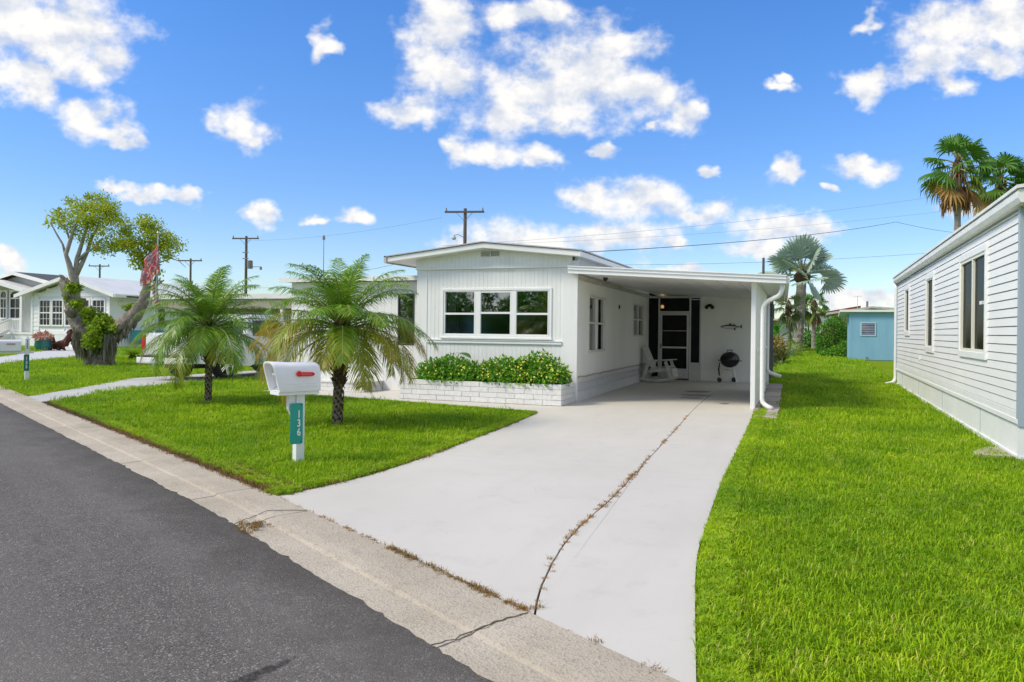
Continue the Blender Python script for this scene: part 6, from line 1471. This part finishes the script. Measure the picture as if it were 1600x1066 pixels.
# ------------------------------------------------------------------ beige home at the end of the left driveway
be = empty('beige_home', (-15,14,0), 'beige flat roofed home with white railing behind the truck and palms', 'house')
mb = MB(); ribbed(mb, (-22,12,0), (1,0,0), 6.3, 0, 2.72, .3, [(2.3,4.3,1.1,2.2)], nrm=(0,-1,0)); mb.box(-15.78,-15.70,12,24,0,2.72); mb.build('wall', BEIGE, be)
mb = MB(); mb.box(-21.9,-15.8,12.1,24,0,2.7); mb.build('body', DARK, be)
window(Fr((-22,12,0),(1,0,0),(0,-1,0)), 2.3,4.3,1.1,2.2, be, TRIM, GLASSD, cols=2)
mb = MB(); mb.box(-22.4,-8.9,9.9,24.2,2.74,2.84); mb.box(-22.45,-8.85,9.86,9.90,2.70,2.90); mb.build('roof', FASCIA, be)
mb = MB(); mb.box(-22.4,-8.9,9.92,10.0,2.30,2.73); mb.build('fascia_panel', BEIGED, be)
for x in (-15.5,-9.2): mb = MB(); mb.box(x-.06,x+.06,9.95,10.07,0,2.31); mb.build('carport_post', TRIM, be)
mb = MB(); ribbed(mb, (-15.4,19,0), (1,0,0), 6.4, 0, 2.7, .3, nrm=(0,-1,0)); mb.build('carport_back', BEIGE, be)
mb = MB()
for z_ in (1.02,2.05): mb.box(-19.3,-15.6,11.2,11.26,z_,z_+.07)
for i in range(31): x = -19.25+i*.12; mb.box(x-.022,x+.022,11.21,11.25,1.08,2.05)
for x in (-19.3,-17.4,-15.6): mb.box(x-.05,x+.05,11.18,11.28,0,2.12)
mb.build('railing', TRIM, be)
mb = MB(); mb.tube([(-14.23,11,2.8),(-14.23,11,5.2)], [.02,.012], 6); mb.lathe([(0,0),(.05,.02),(.06,.12),(.03,.2),(0,.22)], 8, (-14.23,11,5.15)); mb.build('antenna', IRON, be)

# ------------------------------------------------------------------ utility poles and wires
def upole(base, h, arm, label, name='utility_pole', double=False, lampd=None, xform=None, extra=False):
    t = empty(name, (base.x, base.y, 0), label, 'utility pole', 'wooden utility poles on the skyline'); r_ = max(.13, h*.016)
    mb = MB(); mb.tube([(base.x,base.y,-.1),(base.x,base.y,h)], [r_,r_*.7], 10); mb.build('pole', WOODP, t)
    R_ = Vector((math.cos(YAW+rad(xform or 0)), math.sin(YAW+rad(xform or 0)), 0))
    if arm:
        c = Vector((base.x, base.y, h-.25)); mb = MB(); mb.bar(c-R_*arm/2-Vector((0,.12,-.0)), c+R_*arm/2-Vector((0,.12,0)), .10,.13); mb.build('crossarm', WOODP, t)
        mb = MB(); 
        for s in (-1,1): mb.bar(c+R_*s*arm*.22-Vector((0,.14,.02)), c-Vector((0,.1,.62)), .03,.03)
        mb.build('brace', IRON, t)
        for s in (-.46,.46): mb = MB(); p = c+R_*s*arm; mb.lathe([(0,.06),(.05,.08),(.06,.16),(.03,.22),(.05,.27),(0,.30)], 8, (p.x, p.y-.12, p.z)); mb.build('insulator', IRON, t)
    if lampd:
        c = Vector((base.x, base.y, lampd)); mb = MB(); mb.tube([c, c-R_*.5+Vector((0,0,.25)), c-R_*.75+Vector((0,0,.2))], .03, 6); mb.lathe([(0,.1),(.07,.05),(.16,-.12),(.14,-.22),(0,-.25)], 10, c-R_*.78+Vector((0,0,.12))); mb.build('street_lamp', CONC, t)
    if extra:
        for dz in (1.6,2.2): mb = MB(); mb.bar((base.x-.35,base.y-.1,h-dz),(base.x+.35,base.y-.1,h-dz),.08,.08); mb.build('bracket', IRON, t)
        mb = MB(); mb.lathe([(0,0),(.28,.02),(.28,.75),(.2,.82),(0,.84)], 12, (base.x+R_.x*.42, base.y+R_.y*.42-.05, h-3.2)); mb.build('transformer', IRON, t)
        mb = MB(); mb.bar(Vector((base.x,base.y,h-3.0)), Vector((base.x,base.y,h-3.0))+R_*1.5, .05,.05); mb.lathe([(0,0),(.12,.02),(.1,.3),(0,.34)], 8, Vector((base.x,base.y,h-3.3))+R_*1.5); mb.build('switch', IRON, t)
    return t
p1 = at(727,326,53); upole(p1, p1.z, 2.75, 'utility pole with crossarm and street lamp rising above the home roof', lampd=at(727,372,53).z, xform=-6)
p2 = at(385,369,75); upole(p2, p2.z, 2.7, 'thick utility pole with transformer and crossarm above the left palm', extra=True, xform=-6)
p3 = at(298,404,83); upole(p3, p3.z, 2.7, 'thin distant utility pole with crossarm right of the flags', xform=-4)
p4 = at(156,413,100); t4 = upole(p4, p4.z, 2.7, 'far double armed light pole above the bungalow roof')
p5 = at(1193,403,58); upole(p5, p5.z, 0, 'plain dark pole without crossarm behind the right edge of the carport roof')
def wire(a, b, sag, label, r=.011, name='overhead_wire'):
    mb = MB(); n = 28; pts = []
    for i in range(n+1): t = i/n; p = Vector(a).lerp(Vector(b), t); p.z -= sag*4*t*(1-t); pts.append(p)
    mb.tube(pts, r, 5); o = mb.build(name, WIRE, None); return tag(o, label, 'wire', 'overhead wires')
wire(at(917,394,16), at(1400,347,34), .15, 'thick service wire from the home roof edge to the right above the silver palm', .009)
wire(at(1400,347,34), at(1495,364,43), .05, 'short dark wire sloping down to the fan palm above the grey roof', .009)
wire(at(975,414,58), at(1700,372,62), .5, 'lowest thin wire crossing behind the silver palm crown', .011)
wire(at(690,384,53), at(1800,250,60), .9, 'upper pale wire running from the street lamp pole across the fan palms', .007)
wire(at(690,384,53), at(1800,285,60), .9, 'second pale wire just below the upper one across the fan palms', .006)
wire(at(560,424,54), at(655,402,53), .1, 'thin wire left of the home roof eave', .012)
wire(at(405,450,70), at(562,424,54), .3, 'faint wire between the left palms skyline', .011)
wire(at(690,340,53), at(384,376,75), .4, 'faint wire joining the two crossarm poles', .007)

# ------------------------------------------------------------------ blue shed, shrubs, back lane
sh = empty('shed', (7.73,35.2,0), 'pale blue wooden shed with small louvred window at the end of the lawn', 'shed')
SF = Fr((6.53,34,0), (1,0,0), (0,-1,0))
mb = MB(); ribbed(mb, (6.53,34,0), (1,0,0), 2.9, .02, 2.86, .125, [(.65,1.38,1.48,2.18)], t=.06, groove=.02, depth=.012, nrm=(0,-1,0)); ribbed(mb, (6.53,37.2,0), (0,-1,0), 3.14, .02, 2.8, .125, groove=.02, nrm=(-1,0,0)); mb.box(9.37,9.43,34.0,37.2,.02,2.8); mb.box(6.6,9.36,37.14,37.2,.02,2.8); mb.build('wall', BLUEW, sh)
mb = MB(); mb.box(6.62,9.34,34.1,37.1,.0,2.6); mb.build('body', DARK, sh)
mb = MB(); mb.hexa([(6.0,33.75,2.84),(9.8,33.75,2.84),(9.8,37.5,2.60),(6.0,37.5,2.60),(6.0,33.75,2.97),(9.8,33.75,2.97),(9.8,37.5,2.72),(6.0,37.5,2.72)]); mb.build('roof', FASCIA, sh)
mb = MB(); SF.ring(mb, .60,1.43,1.43,2.23,.06,-.03,.04); w_ = mb.build('window', mk('blue_frame', (.40,.58,.66), rough=.5), sh)
for k in range(5): mb = MB(); z0 = 1.50+k*.138; mb.hexa([SF(.66,z0,.02), SF(1.37,z0,.02), SF(1.37,z0,.03), SF(.66,z0,.03), SF(.66,z0+.13,-.03), SF(1.37,z0+.13,-.03), SF(1.37,z0+.13,-.02), SF(.66,z0+.13,-.02)]); mb.build('louvre_pane', GLASS, w_)
mb = MB(); SF.box(mb, .90,1.02,.10,.20,0,.04); mb.build('vent', IRON, sh)
rt = random.Random(14)
ty = 40.0; tx = 5.72
tb = empty('topiary_bush', (tx,ty,0), 'large rounded dark green topiary bush left of the blue shed', 'bush')
bl = [((tx,ty,1.25),(1.05,1.1,1.30)),((tx+.25,ty,1.75),(.80,.9,.95)),((tx-.3,ty-.1,.8),(.8,.9,.85)),((tx+.45,ty,1.0),(.75,.9,1.0))]
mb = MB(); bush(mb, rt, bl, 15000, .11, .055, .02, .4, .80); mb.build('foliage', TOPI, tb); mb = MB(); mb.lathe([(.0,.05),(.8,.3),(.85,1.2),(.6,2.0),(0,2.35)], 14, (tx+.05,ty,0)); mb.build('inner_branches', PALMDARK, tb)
mb = MB(); mb.tube([(tx,ty,-.05),(tx,ty,.6)], [.14,.1], 8); mb.build('trunk', BARK, tb)
lb = empty('low_shrub', (5.9,38.0,0), 'low spreading green shrub at the foot of the topiary bush by the shed', 'shrub')
mb = MB(); bush(mb, rt, [((6.1,38.1,.38),(.75,.6,.42)),((5.5,38.0,.25),(.6,.5,.28)),((6.35,37.9,.6),(.35,.4,.5))], 2200, .12, .06, .02); mb.build('foliage', SHRUBL, lb)
h2 = empty('hedge_bush', (4.1,66,0), 'dark green bush under the far red roofed house beside the palm trunk', 'bush'); mb = MB(); bush(mb, rt, [((3.9,66,.9),(1.5,1.2,1.0)),((5.2,66.5,.8),(1.3,1.0,.9))], 2600, .26, .12, .02); mb.build('foliage', TOPI, h2)

def fan_leaf(mb, base, d, up, R_, nseg, spread, split, droop, r, twist=1.15):
    """palmate leaf: pleated segments joined to the split radius, free drooping tips beyond"""
    d = d.normalized(); up = Matrix.Rotation(r.uniform(-twist, twist), 3, d) @ up; s = d.cross(up)
    if s.length < .05: s = d.orthogonal()
    s.normalize(); n = s.cross(d).normalized(); prev = None; c = mb.av([base]); rows = []
    for i in range(nseg+1):
        a = -spread/2+spread*i/nseg; e = (d*math.cos(a)+s*math.sin(a)).normalized(); k = (1-.22*(abs(a)/(spread/2))**2); fold = (.05 if i % 2 else -.05)*R_*.6
        m_ = base+e*R_*split*k+n*(fold+.10*R_*math.cos(a))+Vector((0,0,-droop*.18*R_)); rows.append((m_, e, k))
    ids = mb.av([q[0] for q in rows])
    for i in range(nseg): mb.af((c, ids+i, ids+i+1))
    for i in range(nseg):
        m_ = (rows[i][0]+rows[i+1][0])/2; e = (rows[i][1]+rows[i+1][1]).normalized(); k = rows[i][2]; L = R_*(1-split)*k*r.uniform(.8,1.15); t1 = m_+e*L*.55+Vector((0,0,-droop*L*.25)); t2 = m_+e*L*(1-.35*droop)+Vector((0,0,-droop*L*.95))
        wv = (rows[i+1][0]-rows[i][0])*.32; b = mb.av([t1-wv, t1+wv, t2]); mb.af((ids+i, ids+i+1, b+1, b)); mb.af((b, b+1, b+2))
def fan_palm(name, loc, h, label, tr_, n, R_, pet, els, lm, seed, droop=.4, dead=0, split=.62, spread=rad(250), tmat=GREYBARK, group=None, cat='palm tree', boots=0, nseg=22, ages=None, lean=(0,0)):
    r = random.Random(seed); t = empty(name, loc, label, cat, group); P = Vector(loc); top = P+Vector((lean[0], lean[1], h))
    mb = MB(); N = 22; mb.tube([P.lerp(top, i/N)+Vector((0,0,-.1 if i == 0 else 0)) for i in range(N+1)], [tr_*(1.18-.25*i/N)*(1+.05*((i % 2)*2-1)) for i in range(N+1)], 12, wob=.06); mb.build('trunk', tmat, t)
    mb = MB(); mb.lathe([(tr_*.9,-.6),(tr_*1.6,-.3),(tr_*1.7,.1),(tr_*.8,.5),(0,.7)], 10, top); mb.build('crown_base', PALMDARK, t)
    for i in range(n):
        q = (i+.5)/n; az = i*2.39996+r.uniform(-.3,.3); el = rad(els[0]+(els[1]-els[0])*q+r.uniform(-8,8)); h_ = Vector((math.cos(az), math.sin(az), 0)); d = h_*math.cos(el)+Vector((0,0,math.sin(el))); L = pet*r.uniform(.85,1.15)
        b = top+Vector((0,0,.35-.5*q)); e = b+d*L+Vector((0,0,-.12*L)); mb = MB(); mb.m = 0; mb.cur = 0; mb.tube([b, b.lerp(e,.5)+Vector((0,0,.06*L)), e], [.045*R_,.03*R_,.022*R_], 6)
        mb.m = 1; d2 = (d+Vector((0,0,-.35*(1-q)-.1))).normalized(); up = (Vector((0,0,1))*math.cos(el)-h_*math.sin(el)); mb.cur = ages(q, r) if ages else 0.0
        fan_leaf(mb, e, d2, up, R_*r.uniform(.85,1.1), nseg, spread*r.uniform(.85,1.05), split, droop*(.6+.8*q), r); mb.build('frond', [PETIOLE, lm], t)
    for i in range(dead):
        az = r.uniform(0, 2*PI); h_ = Vector((math.cos(az), math.sin(az), 0)); b = top+Vector((0,0,-.1-.4*r.random())); e = b+h_*tr_*2.0*r.uniform(.7,1.9)+Vector((0,0,-.8*pet*r.uniform(.5,1.3)))
        mb = MB(); mb.m = 0; mb.tube([b, b+h_*tr_*2+Vector((0,0,-.1)), e], [.03*R_,.025*R_,.018*R_], 5); mb.m = 1
        fan_leaf(mb, e, Vector((h_.x*.14+r.uniform(-.12,.12), h_.y*.14, -1)), h_, R_*r.uniform(.9,1.35), 10, rad(58), .35, .1, r, .4); mb.build('dead_frond', [DEADL, DEADL], t)
    return t
bp = at(1245,551,64); 
fan_palm('silver_fan_palm', (bp.x, bp.y, 0), 6.3, 'silver blue fan palm with thick grey trunk behind the carport', .40, 26, 1.75, 1.75, (80,-14), BISML, 3, .16, 0, .66, rad(235), nseg=26, lean=(.35,.1))
w1_ = at(1497,262,42)
agesW = lambda q, r: max(0, (q-.70)*2.4)+r.uniform(0,.08)
fan_palm('fan_palm', (w1_.x, w1_.y, 0), w1_.z, 'tall green fan palm with brown dead skirt, left of the pair above the grey roof', .17, 30, 1.08, 1.08, (78,-58), WASHL, 8, .75, 30, .50, rad(230), ages=agesW, group='tall fan palms behind the grey home')
w2_ = at(1563,287,45)
fan_palm('fan_palm', (w2_.x, w2_.y, 0), w2_.z, 'second tall fan palm, partly hidden behind the grey gutter right of the first', .17, 28, 1.08, 1.05, (76,-55), WASHL, 9, .75, 20, .50, rad(230), ages=agesW, group='tall fan palms behind the grey home')
w3_ = at(1622,300,44)
fan_palm('fan_palm', (w3_.x, w3_.y, 0), w3_.z, 'third tall fan palm cut by the right edge of the picture', .17, 24, 1.0, 1.0, (70,-50), WASHL, 10, .75, 16, .50, rad(230), ages=agesW, group='tall fan palms behind the grey home')
s1 = at(1272,478,74); fan_palm('small_fan_palm', (s1.x, s1.y, 0), s1.z, 'small drooping fan palm behind the silver palm trunk above the red roofed house', .20, 18, .95, .8, (60,-60), WASHL, 12, .8, 5, .5, group=None, ages=lambda q, r: .15*q+.1)
s2 = at(1232,482,56); fan_palm('small_fan_palm', (s2.x, s2.y, 0), s2.z, 'pale drooping palm top behind the carport roof corner left of the silver palm', .14, 12, .9, .5, (50,-70), SAGE, 13, .9, 3, .45, group=None)
# banana, crotons, grass clump beside the back of the carport
ba = Vector((2.75,26.5,0)); bn = empty('banana_plant', ba, 'banana plant with broad bright leaves behind the carport side', 'plant'); rb2 = random.Random(4)
mb = MB(); mb.tube([ba, ba+Vector((0,0,1.2))], [.09,.06], 8); mb.tube([ba+Vector((.3,.1,0)), ba+Vector((.3,.1,.8))], [.07,.05], 8); mb.build('stem', PETIOLE, bn)
for i in range(11):
    a = i*2.4; el = rad(rb2.uniform(15,75)); d = Vector((math.cos(a)*math.cos(el), math.sin(a)*math.cos(el), math.sin(el))); heartleaf(ba+Vector((.15*(i % 2),0,.9+.06*i))+d*.5, d, 1.25, .36, .55).build('leaf', BANANA, bn, smooth=True)
def simple_bush(name, loc, label, blobs, n, L, w, mat, seed, cat='shrub', parts=None):
    t = empty(name, loc, label, cat); r = random.Random(seed); mb = MB(); bush(mb, r, blobs, n, L, w, .02); mb.build('foliage', mat, t)
    mb = MB(); x, y, _ = loc
    for i in range(5): e = Vector(blobs[0][0])+rdir(r, 0)*.2; mb.tube([(x+r.uniform(-.1,.1), y+r.uniform(-.1,.1), -.03), tuple(e)], [.02,.01], 5)
    mb.build('stem', BRANCH, t); return t
cp_ = at(1206,533,38.5); simple_bush('croton_shrub', (cp_.x, cp_.y, 0), 'orange and olive croton shrub beyond the carport side', [((cp_.x,cp_.y,.75),(.7,.6,.65))], 900, .24, .08, FLOW_O, 61)
cp2 = at(1203,545,38); simple_bush('sage_shrub', (cp2.x-.1, cp2.y, 0), 'grey green shrub under the orange croton by the carport', [((cp2.x-.1,cp2.y,.4),(.6,.6,.5))], 900, .16, .05, SAGE, 62)
gc = at(1222,548,40.5); strap('grass_clump', (gc.x, gc.y, 0), 'arching fountain grass clump right of the croton on the back lawn', 240, 1.15, 63, 1.1, SAGE, .03, 'ornamental grass', None, 1.1)
lc = at(1241,548,50); simple_bush('lime_shrub', (lc.x, lc.y, 0), 'small lime coloured shrub by the porch posts of the back house', [((lc.x,lc.y,.45),(.6,.5,.5))], 380, .3, .05, LIME, 64)
# house with porch roof behind the carport (nearer) and the red roofed house
ph = empty('porch_house', (2.2,56,0), 'small pale house with a flat porch roof on posts behind the banana plant', 'house')
q0 = on(1222,500,1,54); q1 = on(1262,500,1,54)
mb = MB(); ribbed(mb, (q0.x-3.5,57,0), (1,0,0), 4.2, 0, 2.7, .4, nrm=(0,-1,0)); mb.box(q0.x-.2,q0.x+.6,54.5,57,0,2.7); mb.build('wall', mk('pale_cream_wall', (.62,.60,.55), (.56,.54,.49), 1.5, .6, .3), ph)
mb = MB(); mb.hexa([(q0.x-4,53.5,2.85),(q1.x-.1,53.5,2.50),(q1.x-.1,60,2.50),(q0.x-4,60,2.85),(q0.x-4,53.5,3.0),(q1.x-.1,53.5,2.65),(q1.x-.1,60,2.65),(q0.x-4,60,3.0)]); mb.build('porch_roof', mk('aged_cream', (.56,.55,.46), rough=.6), ph)
for u in (1231,1243,1249): x = on(u,520,1,53.9).x; mb = MB(); mb.box(x-.06,x+.06,53.85,53.97,0,2.6); mb.build('porch_post', TRIM, ph)
mb = MB(); mb.box(q0.x+.75,q0.x+1.25,56.8,57.1,.2,2.6); mb.build('dark_opening', DARK, ph)
fh = empty('red_roofed_house', (4,84,0), 'white house with red edged roof and dark windows far behind the silver palm', 'house')
HF = Fr((0,80,0),(1,0,0),(0,-1,0)); xa = on(1246,500,1,80).x; xb = on(1330,500,1,80).x
mb = MB(); mb.hexa([(xa,80.05,0),(xb+6,80.05,0),(xb+6,88,0),(xa,88,0),(xa,80.05,3.1),(xb+6,80.05,3.1),(xb+6,88,3.1),(xa,88,3.1)]); mb.build('wall', BUNGW, fh)
for u0, u1, v0, v1 in ((1258,1265,504,519),(1269,1281,503,519)):
    a, b, c, d = on(u0,v0,1,80).x, on(u1,v0,1,80).x, on(u0,v1,1,80).z, on(u0,v0,1,80).z; mb = MB(); HF.ring(mb, a-.12,b+.12,c-.12,d+.12,.12,-.05,.06); w_ = mb.build('window', TRIM, fh)
    mb = MB(); HF.box(mb, a,b,c,d,-.05,.0); mb.build('pane', DARK, w_); mb = MB(); HF.box(mb, (a+b)/2-.05,(a+b)/2+.05,c,d,0,.04); HF.box(mb, a,(a+b)/2,(c+d)/2-.04,(c+d)/2+.04,0,.041); mb.build('muntin', TRIM, w_)
ra, rb_, rc_ = on(1246,499,1,79.5), on(1290,487,1,79.5), on(1345,478,1,79.5)
mb = MB(); mb.hexa([(ra.x-1,79.4,ra.z-.1),(rc_.x,79.4,rc_.z-.2),(rc_.x,89,rc_.z-.2),(ra.x-1,89,ra.z-.1),(ra.x-1,79.4,ra.z+.12),(rc_.x,79.4,rc_.z+.02),(rc_.x,89,rc_.z+.02),(ra.x-1,89,ra.z+.12)]); mb.build('roof', ROOFRED, fh)
mb = MB(); mb.prism([(ra.x+.3,3.05),(rc_.x,3.05),(rc_.x,rc_.z-.2),(ra.x+.3,ra.z-.02)], lambda a, b: (a,80.6,b), lambda a, b: (a,80.02,b)); mb.build('gable', BUNGW, fh)
gh = empty('grey_roofed_house', (11,52,0), 'low house with grey hipped roof and vent pipe behind the blue shed', 'house')
a_, b_2, c_ = on(1305,488,1,48), on(1362,479,1,48), on(1425,490,1,48)
mb = MB(); mb.hexa([(a_.x,48,0),(c_.x+3,48,0),(c_.x+3,56,0),(a_.x,56,0),(a_.x,48,a_.z-.1),(c_.x+3,48,a_.z-.1),(c_.x+3,56,a_.z-.1),(a_.x,56,a_.z-.1)]); mb.build('wall', mk('tan_wall', (.48,.38,.26), rough=.7), gh)
mb = MB(); mb.prism([(a_.x-.6,a_.z-.2),(b_2.x,b_2.z-.15),(c_.x+3.4,a_.z-.2),(c_.x+3.4,a_.z-.05),(b_2.x,b_2.z),(a_.x-.6,a_.z-.05)], lambda a, b: (a,57,b), lambda a, b: (a,47.5,b)); mb.build('roof', ROOFG, gh)
v0_ = on(1355,473,1,49); mb = MB(); mb.tube([(v0_.x,49,b_2.z-.3),(v0_.x,49,v0_.z+.1)], .08, 8); mb.build('vent_pipe', IRON, gh)
v1_ = on(1340,462,1,49); mb = MB(); mb.tube([(v1_.x,49,b_2.z-.4),(v1_.x,49,v1_.z)], .02, 5); mb.bar((v1_.x-.3,49,v1_.z-.05),(v1_.x+.3,49,v1_.z-.05),.03,.03); mb.build('antenna', CONC, gh)
# wind chimes hanging at the back of the carport roof
wc = empty('wind_chime', (3.35,9.5,2.4), 'dark tubular wind chimes hanging under the back corner of the carport roof', 'wind chime')
for i in range(5): mb = MB(); x = -.13+.065*i; mb.tube([(x,.1,.0),(x,.1,-.38-.06*(i % 3))], .014, 6); mb.build('tube', BLACKP, wc, local=True)
mb = MB(); mb.bar((-.18,.1,.0),(.18,.1,0),.05,.02); mb.tube([(0,.1,0),(0,.1,.14)], .004, 4); mb.build('top', BLACKP, wc, local=True)

# ------------------------------------------------------------------ across the street (seen mirrored in the front windows)
def street_tree(x, y, h, w, seed, label):
    r = random.Random(seed); t = empty('shade_tree', (x,y,0), label, 'tree', 'shade trees across the street'); P = Vector((x,y,0)); mb = MB(); f = P+Vector((0,0,h*.26))
    mb.tube([P+Vector((0,0,-.1)), P+Vector((.05,0,h*.15)), f], [.30,.22,.18], 10); bl = []
    for i in range(9):
        a = i*2.4; e = f+Vector((math.cos(a)*w*.38*r.uniform(.5,1.1), math.sin(a)*w*.38*r.uniform(.5,1.1), h*r.uniform(.06,.6))); mb.tube([f, f.lerp(e,.5)+Vector((0,0,.25)), e], [.11,.07,.03], 7); bl.append((tuple(e), (w*.24*r.uniform(.8,1.3), w*.24*r.uniform(.8,1.3), h*.13*r.uniform(.8,1.3))))
    mb.build('trunk', BARK, t); mb = MB(); bush(mb, r, bl, 3200, .28, .13, 0, .6, .4); mb.build('crown', TOPI, t); return t
for i, (x, y, h, w, q) in enumerate(((-11.5,-31,5.6,4.6,'leftmost, beside the pale blue home'),(-15.5,-33,5.0,4.0,'low and round, second along the verge'),(-19.0,-30.5,6.0,4.4,'tallest, in the middle of the row'),(-23.5,-33,5.2,4.6,'broad, fourth along the verge'),(-29,-31,6,5,'far end of the row by the kerb bend'))): street_tree(x, y, h, w, 200+i, 'dark shade tree across the street, '+q)
ah = empty('opposite_home', (-14,-42,0), 'pale blue home across the street with dark windows', 'house'); mb = MB(); ribbed(mb, (-8,-44,0), (-1,0,0), 20, 0, 2.9, .4, [(3,5,1.1,2.2),(9,11,1.1,2.2),(15,17,1.1,2.2)], nrm=(0,1,0)); mb.build('wall', BLUEW, ah); mb = MB(); mb.box(-27.9,-8.1,-51,-44.1,0,2.8); mb.build('body', DARK, ah); mb = MB(); mb.box(-28.4,-7.6,-51.3,-43.4,2.9,3.05); mb.build('roof', FASCIA, ah)
for a in (3,9,15): window(Fr((-8,-44,0),(-1,0,0),(0,1,0)), a,a+2,1.1,2.2, ah, TRIM, GLASSD, cols=2)
